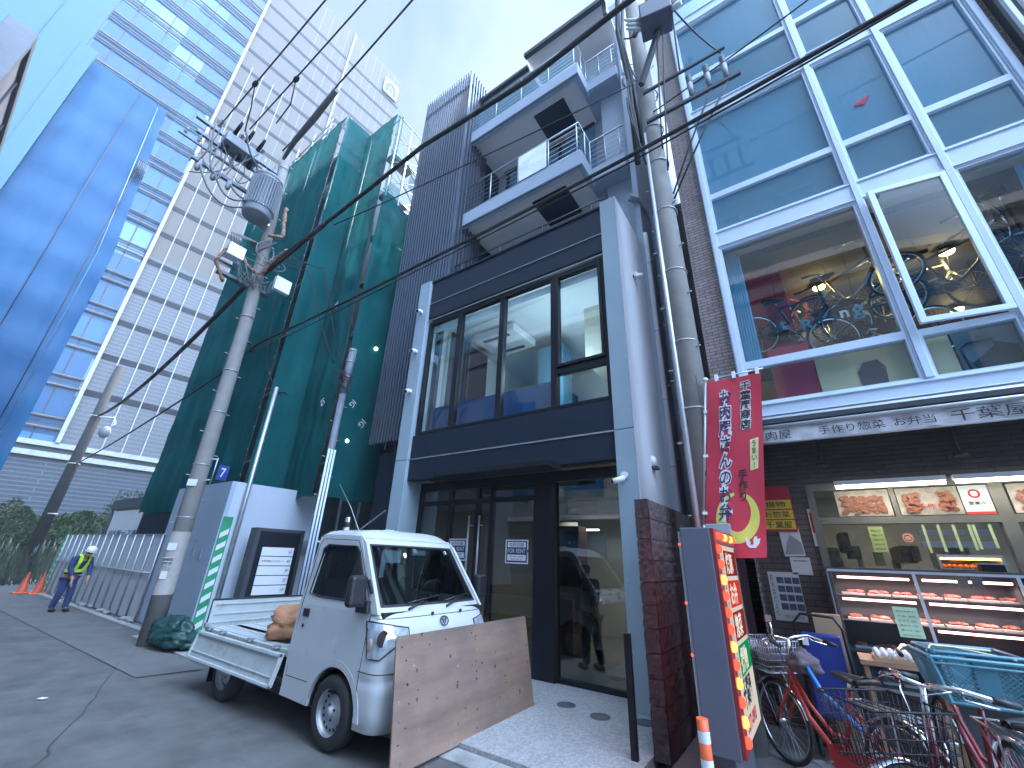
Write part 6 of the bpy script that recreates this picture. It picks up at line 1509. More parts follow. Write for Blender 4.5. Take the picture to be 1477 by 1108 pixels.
# headlights
for s in (-1, 1):
    a0, a1 = (R_(16), R_(86.8)); m = MB(); vs = []; na, nz = 22, 8
    for j in range(nz + 1):
        for i in range(na + 1):
            a = a0 + (a1 - a0) * i / na; t = i / na; zt = .965 - .05 * (1 - t) ** 2 ; zb = .84 - .14 * min(1, t * 1.5); z = zb + (zt - zb) * j / nz
            vs.append(W3(*[q for q in outl(s * a, z, .006)]))
    fs = [(j * (na + 1) + i, j * (na + 1) + i + 1, (j + 1) * (na + 1) + i + 1, (j + 1) * (na + 1) + i) for j in range(nz) for i in range(na)]
    m.add(vs, fs, True); hl = tpart('headlight', m, pm('lamp_lens', (.42, .46, .50), .12, .35, var=.35, scale=18, coat=1))
    ed = [W3(*outl(s * (a0 + (a1 - a0) * i / na), .965 - .05 * (1 - i / na) ** 2, .007)) for i in range(na + 1)] + [W3(*outl(s * (a0 + (a1 - a0) * i / na), .84 - .14 * min(1, i / na * 1.5), .007)) for i in range(na, -1, -1)]
    m = MB(); m.loop(ed, .005, 5); mk('lamp_gap', m, M['rubber'], hl)
    p = Vector(W3(*outl(s * R_(60), .85, .012))); m = MB(); m.lathe([(.01, 0), (.045, .01), (.062, .03)], p - Vector((.02, 0, 0)), 16, Matrix(((0, 0, 1), (0, 1, 0), (-1, 0, 0)))); mk('reflector', m, M['chrome'], hl)
    p = Vector(W3(*outl(s * R_(84), .80, .010))); m = MB(); m.sphere(p, .03, 10, 6, 1.2, .4, 1.6); mk('indicator', m, pm('amber_lens', (.42, .32, .28), .2), hl)
# emblem
m = MB(); c = Vector(W3(-.078, 0, .935)); Mt = Matrix.Rotation(R_(62), 3, 'Y')
m.ring(c, 1, .0, 'x', 3, 3) if 0 else None
def ell(cy, cz, ry, rz, r): m.loop([c + Vector((-.35 * (cz + rz * math.sin(a)) + .006, cy + ry * math.cos(a), cz + rz * math.sin(a))) for a in [2 * PI * k / 24 for k in range(24)]], r, 5)
ell(0, 0, .055, .037, .0055); ell(0, .006, .018, .028, .0045); ell(0, .018, .036, .014, .0045); tpart('emblem', m, M['darkgrey'])
# wipers and washer nozzles
m = MB()
for y in (-.40, .10): m.tube([ws((y + .02) / .7, 1.045, -.02), ws((y + .22) / .7, 1.10, -.03)], .011, 6); m.tube([ws((y + .02) / .7, 1.09, -.016), ws((y + .48) / .7, 1.14, -.014)], .008, 5)
tpart('wiper', m, M['plastic'])
m = MB(); 
for y in (-.12, .28): m.sphere(W3(-.12, y, 1.0), .016, 8, 6)
tpart('washer_nozzle', m, M['rubber'])
# mirrors
for s, yy in ((-1, 1), (1, 1)):
    m = MB(); m.obox(W3(-.34, s * .86, 1.20), (.085, .17, .25)); mr_ = tpart('door_mirror', m, M['plastic'], bev=.03); m = MB(); m.tube([W3(-.36, s * .70, 1.06), W3(-.35, s * .80, 1.09)], .022, 8); m.box(TX - .46, TX - .30, TY + s * .735 - .02, TY + s * .735 + .02, 1.02, 1.12) if s < 0 else m.box(TX - .46, TX - .30, TY + .70, TY + .72, 1.04, 1.12); mk('mirror_arm', m, M['plastic'], mr_, bev=.006)
m = MB(); m.obox(W3(-.66, .12, 1.53), (.03, .20, .06)); tpart('rear_view_mirror', m, M['whitep'], bev=.01)
m = MB(); m.obox(ws(-.05, 1.545, .012), (.004, .06, .05), ry=R_(-35)); m.obox(ws(.70, 1.54, .012), (.004, .045, .045), ry=R_(-35)); tpart('inspection_sticker', m, M['paper'])
m = MB(); m.obox(W3(-.36, -.705, 1.23), (.03, .02, .12), ry=R_(-35)); an = tpart('antenna_base', m, M['plastic']); m = MB(); m.tube([W3(-.44, -.70, 1.32), W3(-.55, -.72, 1.60), W3(-.80, -.74, 1.92), W3(-1.08, -.74, 2.18)], .0035, 5); mk('antenna_rod', m, M['steel'], an)
# wheels
def wheel(x, s, name='wheel'):
    c = Vector(W3(x, s * .665, .265)); Mx = Matrix(((1, 0, 0), (0, 0, s), (0, -s, 0)))
    m = MB(); m.lathe([(.165, -.07), (.20, -.075), (.245, -.068), (.262, -.045), (.266, 0), (.262, .045), (.245, .068), (.20, .075), (.165, .07)], c, 40, Mx, False); t = tpart('wheel', m, M['rubber'])
    m = MB(); m.lathe([(.172, .066), (.168, .02), (.15, .012), (.10, .03), (.075, .046), (.04, .046), (.04, .07), (.0, .075)], c, 36, Mx, False)
    m.ring(c + Mx @ Vector((0, 0, .062)), .168, .008, Matrix(((1, 0, 0), (0, 0, s), (0, -s, 0))), 36, 6); mk('rim', m, M['steel'], t)
    m = MB()
    for k in range(16): a = 2 * PI * k / 16; m.lathe([(.013, .0), (.013, .003)], c + Mx @ Vector((.128 * math.cos(a), .128 * math.sin(a), .022)), 8, Mx)
    for k in range(4): a = 2 * PI * k / 4 + .4; m.lathe([(.009, .0), (.009, .012)], c + Mx @ Vector((.055 * math.cos(a), .055 * math.sin(a), .046)), 6, Mx)
    mk('rim_hole', m, M['rubber'], t)
for x in (-.62, -2.56):
    for s in (-1, 1): wheel(x, s)
# bed
m = MB(); m.box(TX - 3.36, TX - 1.44, TY - .70, TY + .70, .54, .60); m.box(TX - 1.47, TX - 1.44, TY - .68, TY + .68, .60, .95)
for k in range(9): m.box(TX - 3.34, TX - 1.48, TY - .64 + k * .155, TY - .58 + k * .155, .60, .606)
tpart('bed_floor', m, M['truckbed'], bev=.004)
m = MB(); m.box(TX - 3.36, TX - 1.46, TY + .69, TY + .715, .60, .88)
for z in (.64, .74, .85): m.box(TX - 3.35, TX - 1.47, TY + .672, TY + .69, z, z + .022)
tpart('far_side_gate', m, M['truckbed'], bev=.004)
m = MB(); m.tube([W3(-3.36, .705, .89), W3(-1.46, .705, .89)], .012, 6); m.tube([W3(-3.375, -.70, .90), W3(-3.375, .70, .90)], .012, 6); m.tube([W3(-3.365, -.70, .60), W3(-3.365, -.70, .90)], .010, 6); m.tube([W3(-1.455, .66, .96), W3(-1.455, -.66, .96)], .014, 8); tpart('gate_rubber', m, M['rubber'])
# lowered near side gate: hangs outward
def gh(x, d, o=0): a = R_(13); return W3(x, -.725 - d * math.sin(a) - o, .575 - d * math.cos(a))
m = MB()
def gslab(d0, d1, o0, o1, x0=-3.36, x1=-1.46): m.add([gh(x0, d0, o0), gh(x1, d0, o0), gh(x1, d1, o0), gh(x0, d1, o0), gh(x0, d0, o1), gh(x1, d0, o1), gh(x1, d1, o1), gh(x0, d1, o1)], [(0, 1, 2, 3), (7, 6, 5, 4), (0, 4, 5, 1), (1, 5, 6, 2), (2, 6, 7, 3), (3, 7, 4, 0)])
gslab(.0, .275, 0, .02); gslab(0, .03, .02, .045); gslab(.25, .275, .02, .045); gslab(.19, .205, .02, .03); gslab(0, .275, .02, .045, -3.36, -3.33); gslab(0, .275, .02, .045, -1.49, -1.46)
tpart('lowered_side_gate', m, M['truckbed'], bev=.004)
m = MB()
for x in (-3.2, -2.85, -2.2, -1.65): m.obox(W3(x, -.715, .61), (.07, .05, .025)); m.tube([W3(x - .04, -.735, .60), W3(x + .04, -.735, .60)], .012, 6)
m.obox(W3(-3.32, -.715, .63), (.05, .05, .05)); tpart('hinge', m, M['steel'], bev=.003)
m = MB(); m.box(TX - 3.39, TX - 3.365, TY - .70, TY + .70, .58, .89)
for z in (.64, .73, .84): m.box(TX - 3.364, TX - 3.352, TY - .68, TY + .68, z, z + .02)
m.box(TX - 3.364, TX - 3.345, TY - .70, TY - .66, .60, .885); tpart('tailgate', m, M['truckbed'], bev=.003)
m = MB(); m.box(TX - 3.3, TX - .9, TY - .40, TY - .32, .36, .60); m.box(TX - 3.3, TX - .9, TY + .32, TY + .40, .36, .60); m.box(TX - 2.62, TX - 2.5, TY - .6, TY + .6, .22, .30); m.box(TX - 2.0, TX - 1.5, TY - .62, TY - .3, .34, .58); m.box(TX - .7, TX - .55, TY - .6, TY + .6, .2, .27)
m.box(TX - 2.9, TX - 2.88, TY - .74, TY - .56, .12, .56); m.box(TX - 2.9, TX - 2.88, TY + .56, TY + .74, .12, .56); m.box(TX - 3.34, TX - 3.28, TY - .6, TY + .6, .36, .44); tpart('chassis', m, M['black'])
m = MB(); m.box(TX - 3.36, TX - 3.33, TY - .66, TY - .48, .46, .56); m.box(TX - 3.36, TX - 3.33, TY + .48, TY + .66, .46, .56); tpart('tail_lamp', m, M['redprint'])
# load
t = thing('tan_sack', 'crumpled tan sack with a red tag lying on the truck bed behind the cab', 'sack', (TX - 1.98, TY - .28, .607))
def bagf(sx, sy, sz, seed, amp=.35, flat=.0):
    def f(u, v):
        a = 2 * PI * u; b = PI * v; p = Vector((math.sin(b) * math.cos(a), math.sin(b) * math.sin(a), math.cos(b)))
        k = 1 + amp * noise.noise(p * 1.6 + Vector((seed, 0, 0))) + amp * .45 * noise.noise(p * 4.5 + Vector((seed, 3, 0))) + amp * .25 * abs(noise.noise(p * 9 + Vector((seed, 3, 0))))
        q = (p.x * sx * k, p.y * sy * k, p.z * sz * k)
        return (q[0], q[1], max(q[2] + sz * .75, .005 + flat))
    return f
m = MB(); m.grid(40, 26, bagf(.36, .34, .19, 3)); mk('cloth', m, pm('sack_tan', (.42, .20, .10), .8, var=.25, scale=6), t, local=True)
m = MB(); m.grid(14, 10, lambda u, v: (-.0 + .10 * u, -.10 + .05 * v + .02 * math.sin(u * 9), .33 + .10 * u + .01 * math.sin(v * 9 + u * 4))); mk('tag', m, M['redprint'], t, local=True)
m = MB(); m.grid(16, 10, lambda u, v: (.0 + .26 * u, -.05 + .16 * v, .27 + .17 * u + .02 * noise.noise(Vector((u * 6, v * 6, 1))))); mk('fold', m, pm('sack_fold', (.50, .26, .15), .8), t, local=True)
one('plywood_offcut', MB().add([W3(-2.75, .64, .675), W3(-1.50, .64, .675), W3(-1.50, .66, 1.12), W3(-1.62, .66, 1.10), W3(-2.75, .655, .98), W3(-2.75, .655, .675), W3(-1.50, .655, .675), W3(-1.50, .672, 1.12), W3(-1.62, .672, 1.10), W3(-2.75, .668, .98)], [(0, 1, 2, 3, 4), (9, 8, 7, 6, 5), (0, 5, 6, 1), (1, 6, 7, 2), (2, 7, 8, 3), (3, 8, 9, 4), (4, 9, 5, 0)]), M['ply'], 'brown plywood offcut leaning against the far side gate of the truck bed', 'plywood sheet')
t = thing('drink_can', 'silver and black drink can standing on the truck cab roof', 'can', W3(-1.28, -.42, 1.735)); m = MB(); m.lathe([(.024, 0), (.032, .012), (.032, .12), (.026, .135)], n=18); mk('body', m, M['chrome'], t, local=True); m = MB(); m.tube([(0, 0, .03), (0, 0, .085)], .0328, 18, caps=False); mk('label_band', m, M['ink'], t, local=True); m = MB(); m.tube([(0, 0, .135), (0, 0, .14)], .024, 14); mk('top', m, M['yellow'], t, local=True)
m = MB(); rnd = random.Random(9)
m.tube([W3(-.9 - .2, .05 + .2 * math.cos(k * .55) + k * .004, 1.748 + .012 * abs(math.sin(k))) if 0 else W3(-1.15 + .05 * math.sin(k * .9), .1 + .13 * math.cos(k * .7), 1.745 + .008 * (k % 4)) for k in range(30)], .004, 5); one('wire_coil', m, M['alu'], 'small loose coil of thin wire on the rear of the cab roof', 'wire coil')
# plywood board leaning at the front
t = thing('plywood_board', 'large weathered plywood board with nail holes leaning against the truck front', 'plywood sheet', (-2.88, 3.8, 0))
a0, a1 = 2.66, 4.72
def bp_(u, v, w): return (-2.835 - .11 * v + w - .045 * u, a0 + (a1 - a0) * u, .03 + .86 * v)
m = MB(); m.poly([(0.0, 0), (1.0, 0), (.985, .05), (.965, .98), (.955, 1.0), (.01, 1.0), (0, .97)], bp_, depth=.014); bd = mk('sheet', m, M['ply'], t)
m = MB(); rnd = random.Random(12)
for k in range(34):
    u, v = rnd.uniform(.03, .95), rnd.uniform(.04, .96)
    if k < 12: u = rnd.choice((.03, .95, .5)); 
    q = Vector(bp_(u, v, .0145)); r = rnd.uniform(.004, .009); m.obox(q, (.002, r * 2, r * 2), rx=rnd.random())
mk('nail_hole', m, M['rubber'], bd)

# ------------------------------------------------------------------ PEOPLE
def skin_body(name, joints, edges, radii, mat, parent, sub=2):
    me = bpy.data.meshes.new(name); me.from_pydata(joints, edges, []); o = bpy.data.objects.new(name, me); C.objects.link(o); o.parent = parent
    md = o.modifiers.new('skin', 'SKIN'); md.use_smooth_shade = True
    for v, r in zip(me.skin_vertices[0].data, radii): v.radius = (r, r) if not isinstance(r, tuple) else r
    me.skin_vertices[0].data[0].use_root = True
    s_ = o.modifiers.new('sub', 'SUBSURF'); s_.levels = sub; s_.render_levels = sub
    me.materials.append(mat)
    # bake to a plain mesh
    dg = bpy.context.evaluated_depsgraph_get(); dg.update(); nm = bpy.data.meshes.new_from_object(o.evaluated_get(dg), depsgraph=dg)
    o.modifiers.clear(); o.data = nm
    for p in nm.polygons: p.use_smooth = True
    return o
def hand(parent, wrist, direction, mat, sc_=1.0):
    w = Vector(wrist); d = Vector(direction).normalized(); side_ = d.cross(Vector((0, 1, 0))).normalized() if abs(d.y) < .9 else Vector((1, 0, 0))
    J = [w, w + d * .05 * sc_]; E_ = [(0, 1)]; Rr = [.02 * sc_, (.028 * sc_, .014 * sc_)]
    for k in range(4):
        b = w + d * .085 * sc_ + side_ * (k - 1.5) * .017 * sc_; i = len(J); L = (.03, .036, .033, .026)[k] * sc_
        curl = Vector((0, .012 * sc_, 0))
        J += [b, b + d * L + curl, b + d * L * 1.8 + curl * 2.2]; E_ += [(1, i), (i, i + 1), (i + 1, i + 2)]; Rr += [.008 * sc_, .0075 * sc_, .006 * sc_]
    i = len(J); J += [w + d * .045 * sc_ - side_ * .035 * sc_, w + d * .085 * sc_ - side_ * .045 * sc_]; E_ += [(1, i), (i, i + 1)]; Rr += [.009 * sc_, .007 * sc_]
    return J, E_, Rr
def person(label, loc, rz, H, stoop, cols, helmet=False, vest=False, armdown=1):
    t = thing('person', label, 'person', loc, rz); k = H / 1.70
    def v(x, y, z): return (x * k, y * k, z * k)
    s = stoop
    hip = v(-.02, 0, .90); ch = v(.02 + s * .12, 0, 1.22); nk = v(.05 + s * .26, 0, 1.42 - s * .03); hd_ = v(.10 + s * .36, 0, 1.50 - s * .05); ht = v(.11 + s * .40, 0, 1.60 - s * .06)
    J = [hip, v(0 + s * .05, 0, 1.05), ch, v(.03 + s * .2, 0, 1.34), nk, hd_, ht]; E_ = [(i, i + 1) for i in range(6)]
    Rr = [(.13 * k, .10 * k), (.12 * k, .09 * k), (.15 * k, .10 * k), (.12 * k, .08 * k), .05 * k, (.075 * k, .085 * k), (.06 * k, .07 * k)]
    for sd in (-1, 1):
        i = len(J)
        J += [v(.03 + s * .2, sd * .18, 1.36 - s * .02), v(.06 + s * .22, sd * .23, 1.10), v(.14 + s * .30, sd * .19, .88), v(.16 + s * .31, sd * .18, .80)]; E_ += [(3, i), (i, i + 1), (i + 1, i + 2), (i + 2, i + 3)]; Rr += [.055 * k, .045 * k, .034 * k, .028 * k]
        hj, he, hr = hand(t, J[-1], (.15, 0, -1), None, k * 1.25); b = len(J) - 1
        for q in hj[1:]: J.append(tuple(q))
        E_ += [(b + a_ if a_ else b, b + c_) for a_, c_ in he]; Rr += hr[1:]
        i = len(J); fx = .10 if sd > 0 else -.06
        J += [v(-.02, sd * .09, .84), v(.03 + fx * .4, sd * .10, .48), v(fx - .03, sd * .10, .09), v(fx + .10, sd * .11, .035)]; E_ += [(0, i), (i, i + 1), (i + 1, i + 2), (i + 2, i + 3)]; Rr += [.085 * k, .06 * k, .042 * k, (.04 * k, .03 * k)]
    skin_body('body', J, E_, Rr, M['skin'], t)
    # trousers and jacket: slightly larger skins over the body
    Jt = [hip]; Et = []; Rt = [(.155 * k, .125 * k)]
    for sd in (-1, 1):
        i = len(Jt); fx = .10 if sd > 0 else -.06
        Jt += [v(-.02, sd * .095, .80), v(.03 + fx * .4, sd * .10, .48), v(fx - .03, sd * .10, .13), v(fx - .03, sd * .10, .08)]; Et += [(0, i), (i, i + 1), (i + 1, i + 2), (i + 2, i + 3)]; Rt += [.108 * k, .088 * k, .07 * k, .066 * k]
    skin_body('trousers', Jt, Et, Rt, cols[1], t)
    Jj = [v(-.01, 0, .92), v(s * .05, 0, 1.05), ch, v(.03 + s * .2, 0, 1.36), v(.04 + s * .24, 0, 1.43)]; Ej = [(0, 1), (1, 2), (2, 3), (3, 4)]; Rj = [(.16 * k, .125 * k), (.15 * k, .12 * k), (.175 * k, .13 * k), (.14 * k, .10 * k), .065 * k]
    for sd in (-1, 1):
        i = len(Jj); Jj += [v(.03 + s * .2, sd * .19, 1.35 - s * .02), v(.06 + s * .22, sd * .235, 1.10), v(.14 + s * .30, sd * .19, .885)]; Ej += [(3, i), (i, i + 1), (i + 1, i + 2)]; Rj += [.078 * k, .066 * k, .05 * k]
    skin_body('jacket', Jj, Ej, Rj, cols[0], t)
    m = MB()
    for sd in (-1, 1):
        fx = .10 if sd > 0 else -.06; m.sphere(v(fx + .04, sd * .11, .045), .13 * k, 14, 8, 1, .42, .40)
    mk('shoes', m, M['ink'], t, local=True)
    hc = Vector(v(.105 + s * .38, 0, 1.555 - s * .055))
    m = MB(); m.sphere(hc + Vector((.088 * k, 0, -.015 * k)), .014 * k, 8, 6, 1.2, .8, 1.5); 
    for sd in (-1, 1): m.sphere(hc + Vector((0, sd * .082 * k, -.01 * k)), .022 * k, 8, 6, .8, .4, 1.3)
    mk('nose_and_ears', m, M['skin'], t, local=True)
    m = MB()
    for sd in (-1, 1): m.sphere(hc + Vector((.078 * k, sd * .030 * k, .012 * k)), .009 * k, 8, 6)
    m.box(*(hc.x + q * k for q in (.078, .085)), -.022 * k, .022 * k, hc.z - .055 * k, hc.z - .049 * k); mk('eyes_and_mouth', m, M['hair'], t, local=True)
    m = MB(); m.sphere(hc + Vector((-.018 * k, 0, .022 * k)), .098 * k, 16, 10, 1.0, .95, 1.02); mk('hair', m, M['hair'], t, local=True)
    if helmet:
        m = MB(); pr_ = [(.135 * k, -.002), (.125 * k, .012 * k), (.118 * k, .05 * k), (.09 * k, .095 * k), (.04 * k, .12 * k), (.002, .125 * k)]
        m.lathe(pr_, hc + Vector((-.005 * k, 0, .035 * k)), 22, Matrix.Rotation(R_(22 * s + 8), 3, 'Y')); h_ = mk('helmet', m, M['whitep'], t, local=True)
        m = MB(); m.ring(hc + Vector((0, 0, .055 * k)), .122 * k, .008 * k, Matrix.Rotation(R_(22 * s + 8), 3, 'Y'), 22, 5); mk('helmet_band', m, M['navy'], h_, local=True)
    if vest:
        m = MB()
        def pt(a, z, r): 
            cx = (.0 + s * .05) if z < 1.1 else (.02 + s * .12) + (z - 1.22) * .5; return Vector(v(cx + r * .82 * math.cos(a), r * 1.12 * math.sin(a), z))
        for z0, z1 in ((.98, 1.06),):
            m.grid(28, 2, lambda u, q: pt(2 * PI * u, z0 + (z1 - z0) * q, .185))
        for sd in (-1, 1):
            for f_ in (-1, 1):
                pts = [v((s * .06) + f_ * .155, sd * .10, 1.02), v(.03 + s * .13 + f_ * .165, sd * .10, 1.22), v(.04 + s * .2 + f_ * .12, sd * .11, 1.38), v(.04 + s * .22, sd * .115, 1.445)]
                for a_, b_ in zip(pts, pts[1:]): m.bar(a_, b_, .075 * k, .016 * k)
        mk('safety_vest', m, M['hivis'], t, local=True)
        m = MB(); m.grid(28, 1, lambda u, q: pt(2 * PI * u, 1.01 + .022 * q, .19)); mk('reflective_stripe', m, M['whitep'], t, local=True)
        m = MB(); m.grid(28, 1, lambda u, q: pt(2 * PI * u, .93 + .045 * q, .178)); mk('belt', m, M['ink'], t, local=True)
    return t
person('site worker in navy workwear, lime safety vest and white helmet, looking down by the fence', (-14.95, 3.0, .005), R_(20), 1.47, .75, (M['workwear'], M['workwear']), True, True)
person('person in black clothes standing inside the entrance behind the dark glass', (-3.02, 6.6, .05), R_(160), 1.45, .1, (M['ink'], M['ink']))

# ------------------------------------------------------------------ cones, bag, bits at the site corner
for (x, y, tl, l) in ((-20.6, 3.15, .0, 'orange traffic cone nearer the road, left of the pair by the fence end'), (-20.3, 3.45, .10, 'orange traffic cone closer to the fence end, right of the pair')):
    t = thing('traffic_cone', l, 'traffic cone', (x, y, .01), 0, 'orange cones by the fence end'); t.rotation_euler = (0, tl, 0)
    m = MB(); m.lathe([(.14, .03), (.12, .05), (.025, .58), (.018, .60)], n=20); mk('cone_body', m, pm('cone_red', (.5, .075, .03), .55), t, local=True); m = MB(); m.box(-.19, .19, -.19, .19, 0, .03); mk('base', m, M['orange'], t, local=True, bev=.01)
t = thing('green_bag', 'crumpled dark green tarpaulin bundle at the foot of the transformer pole', 'tarpaulin bundle', (-8.95, 3.28, .03))
m = MB(); m.grid(56, 36, bagf(.42, .27, .24, 5, .3)); m.grid(40, 26, lambda u, v: tuple(Vector(bagf(.30, .25, .15, 9, .32)(u, v)) + Vector((.32, .02, 0)))); mk('tarpaulin', m, pm('tarp_green', (.006, .045, .04), .45, var=.25, scale=6, bump=.3, bscale=14), t, local=True)
m = MB()
for k in range(3): m.tube([(-.3 + .1 * k, -.25, .05), (-.2 + .12 * k, -.2, .32), (0 + .1 * k, .05, .42)], .008, 5)
mk('cord', m, M['cable'], t, local=True)
one('timber_offcut', MB().obox((-7.75, 3.9, .09), (.7, .1, .09), rz=R_(15)), M['wood'], 'short timber offcut on the kerb behind the truck', 'timber', bev=.005)
one('concrete_step_block', MB().box(-9.2, -6.9, 3.62, 3.95, .021, .11), M['kerb'], 'long low concrete block along the hoarding behind the truck bed', 'concrete block', bev=.008)
m = MB(); rnd = random.Random(44)
for i in range(26):
    pass
for i in range(14):
    x = rnd.uniform(-19.5, -10.6); t = thing('rubble_piece', 'small concrete lump along the foot of the site fence', 'rubble', (x, rnd.uniform(3.58, 3.64), .03), rnd.random() * 3, 'rubble along the fence foot'); m = MB(); m.grid(10, 7, bagf(rnd.uniform(.06, .16), .05, .04, i, .5)); mk('lump', m, M['kerb'], t, local=True)
for (x, y, s, l) in ((-6.9, 1.55, .02, 'tiny scrap of white paper on the road'),):
    one('paper_scrap', MB().obox((x, y, .012), (.07, .05, .006), rz=.5), M['paper'], l, 'litter')
# expansion bar gate seen behind cab
t = thing('metal_gate', 'dark metal bar gate in the passage between the hoarding and the dark building', 'gate', (-7.3, 5.4, 0)); m = MB()
for k in range(14): m.box(-8.0 + k * .12, -7.98 + k * .12, 5.38, 5.40, .05, 1.85)
m.box(-8.05, -6.4, 5.37, 5.41, 1.85, 1.89); m.box(-8.05, -6.4, 5.37, 5.41, .2, .24); mk('bars', m, M['darkgrey'], t); m = MB(); m.bar((-8.0, 5.3, 1.55), (-6.45, 5.2, 2.25), .025); mk('brace', m, M['steel'], t)

# ------------------------------------------------------------------ BICYCLES
frame_red = pm('bike_red', (.34, .018, .014), .35, var=.1, coat=.3); frame_dark = pm('bike_dark_red', (.16, .02, .03), .35, var=.1); frame_black = pm('bike_black', (.02, .02, .025), .3); frame_silver = pm('bike_silver', (.45, .47, .5), .25, .7)
def bike(label, loc, rz, fm, basket=None, rack=True, group=None, grip='plastic', handle='chrome', flat=False, root_rot=None, saddle=True, R=.30, light=False):
    t = thing('bicycle', label, 'bicycle', loc, rz, group)
    if root_rot: t.rotation_euler = root_rot
    def lp(name, m, mat, parent=t): return mk(name, m, mat, parent, local=True)
    for wx in (.58, -.47):
        m = MB(); m.ring((wx, 0, R), R - .017, .017, 'y', 40, 8); w = lp('wheel', m, M['rubber'])
        m = MB(); m.ring((wx, 0, R), R - .038, .011, 'y', 40, 5); m.tube([(wx, -.045, R), (wx, .045, R)], .02, 8); mk('rim', m, M['chrome'], w, local=True)
        m = MB()
        for k in range(28): a = 2 * PI * k / 28 + .1; b = a + (.5 if k % 2 else -.5); m.tube([(wx + .018 * math.cos(b), (.03 if k % 4 < 2 else -.03), R + .018 * math.sin(b)), (wx + (R - .045) * math.cos(a), 0, R + (R - .045) * math.sin(a))], .0012, 3, caps=False)
        mk('spokes', m, M['steel'], w, local=True)
    m = MB()
    m.tube([(.405, 0, .56), (.365, 0, .78)], .021, 10); m.tube([(.40, 0, .60), (.28, 0, .40), (.12, 0, .27), (0, 0, .24)], .021, 10)
    if not flat: m.tube([(.385, 0, .68), (.25, 0, .50), (.08, 0, .36), (-.045, 0, .36)], .014, 8)
    else: m.tube([(.385, 0, .72), (-.15, 0, .64)], .018, 8)
    m.tube([(0, 0, .24), (-.155, 0, .68)], .018, 8)
    for y in (-.05, .05):
        m.tube([(0, y * .4, .24), (-.47, y, R)], .010, 6); m.tube([(-.12, y * .4, .58), (-.47, y, R)], .008, 6)
        m.tube([(.405, y * .7, .55), (.44, y, .50), (.53, y, .38), (.58, y, R)], .012, 8)
    m.tube([(.41, -.045, .56), (.41, .045, .56)], .018, 8)
    lp('frame', m, fm)
    m = MB(); m.tube([(.365, 0, .78), (.345, 0, .93)], .014, 8)
    for s in (-1, 1): m.tube([(.345, 0, .93), (.37, s * .10, .95), (.34, s * .20, .96), (.22, s * .26, .93), (.16, s * .265, .92)], .012, 8)
    hb = lp('handlebar', m, M[handle])
    m = MB()
    for s in (-1, 1): m.tube([(.24, s * .255, .935), (.13, s * .267, .915)], .017, 8)
    mk('grip', m, M[grip], hb, local=True)
    m = MB()
    for s in (-1, 1): m.tube([(.33, s * .20, .945), (.36, s * .24, .925), (.25, s * .285, .905)], .006, 5); m.tube([(.33, s * .15, .94), (.42, s * .06, .90), (.41, 0, .62)], .004, 5)
    mk('brake_lever', m, M['chrome'], hb, local=True)
    if light:
        m = MB(); m.lathe([(.02, 0), (.035, .02), (.038, .05)], (.45, 0, .62), 14, Matrix(((0, 0, 1), (0, 1, 0), (-1, 0, 0)))); mk('lamp', m, M['plastic'], hb, local=True)
        m = MB(); m.tube([(.34, .14, .95), (.33, .16, 1.06)], .008, 6); m.obox((.33, .17, 1.09), (.012, .08, .05), rz=.3); mk('bell', m, M['chrome'], hb, local=True)
    if saddle:
        m = MB(); m.tube([(-.155, 0, .68), (-.175, 0, .76)], .013, 8); lp('seat_post', m, M['chrome'])
        m = MB(); m.grid(18, 10, lambda u, v: (-.32 + .27 * u, (v * 2 - 1) * (.028 + .075 * (1 - u) ** 1.3), .79 - .035 * (v * 2 - 1) ** 2 + .012 * (1 - u))); m.grid(18, 10, lambda u, v: (-.32 + .27 * u, (v * 2 - 1) * (.028 + .075 * (1 - u) ** 1.3), .755)); 
        for s in (-1, 1): m.tube([(-.30, s * .09, .765), (-.18, s * .055, .77), (-.06, s * .02, .77)], .018, 6)
        m.tube([(-.31, -.09, .77), (-.325, 0, .775), (-.31, .09, .77)], .02, 6); lp('saddle', m, M['plastic'])
    if flat: R = R
    m = MB()
    for wx, a0, a1 in () if flat else ((.58, 40, 165), (-.47, 10, 175)):
        m.grid(20, 4, lambda u, v: (wx + (R + .02 - .01 * (v * 2 - 1) ** 2) * math.cos(R_(a0 + (a1 - a0) * u)), .028 * (v * 2 - 1), R + (R + .02 - .01 * (v * 2 - 1) ** 2) * math.sin(R_(a0 + (a1 - a0) * u))))
    if m.v: lp('mudguard', m, M['chrome'])
    m = MB(); m.ring((0, .055, .24), .075, .008, 'y', 24, 5); m.tube([(0, .055, .24), (.12, .08, .17)], .01, 6); m.tube([(0, -.055, .24), (-.12, -.08, .31)], .01, 6); m.box(.08, .16, .08, .15, .16, .18); m.box(-.16, -.08, -.15, -.08, .30, .32); lp('pedals', m, M['steel'])
    m = MB(); m.poly([(.08, .19), (.08, .30), (0, .33), (-.46, .35), (-.50, .30), (-.46, .26), (0, .16)], lambda u, v, w: (u, .062 + w, v), depth=.012); lp('chain_guard', m, fm if not flat else M['plastic'])
    if rack:
        m = MB()
        for y in (-.06, 0, .06): m.tube([(-.18, y, .64), (-.62, y, .64)], .006, 5)
        m.loop([(-.18, -.065, .64), (-.64, -.065, .64), (-.64, .065, .64), (-.18, .065, .64)], .007, 5)
        for y in (-.065, .065): m.tube([(-.47, y * .8, R), (-.50, y, .64)], .006, 5)
        lp('rear_rack', m, M['steel'])
    m = MB(); m.tube([(-.40, .09, R - .02), (-.42, .12, .01)], .009, 6); lp('kickstand', m, M['steel'])
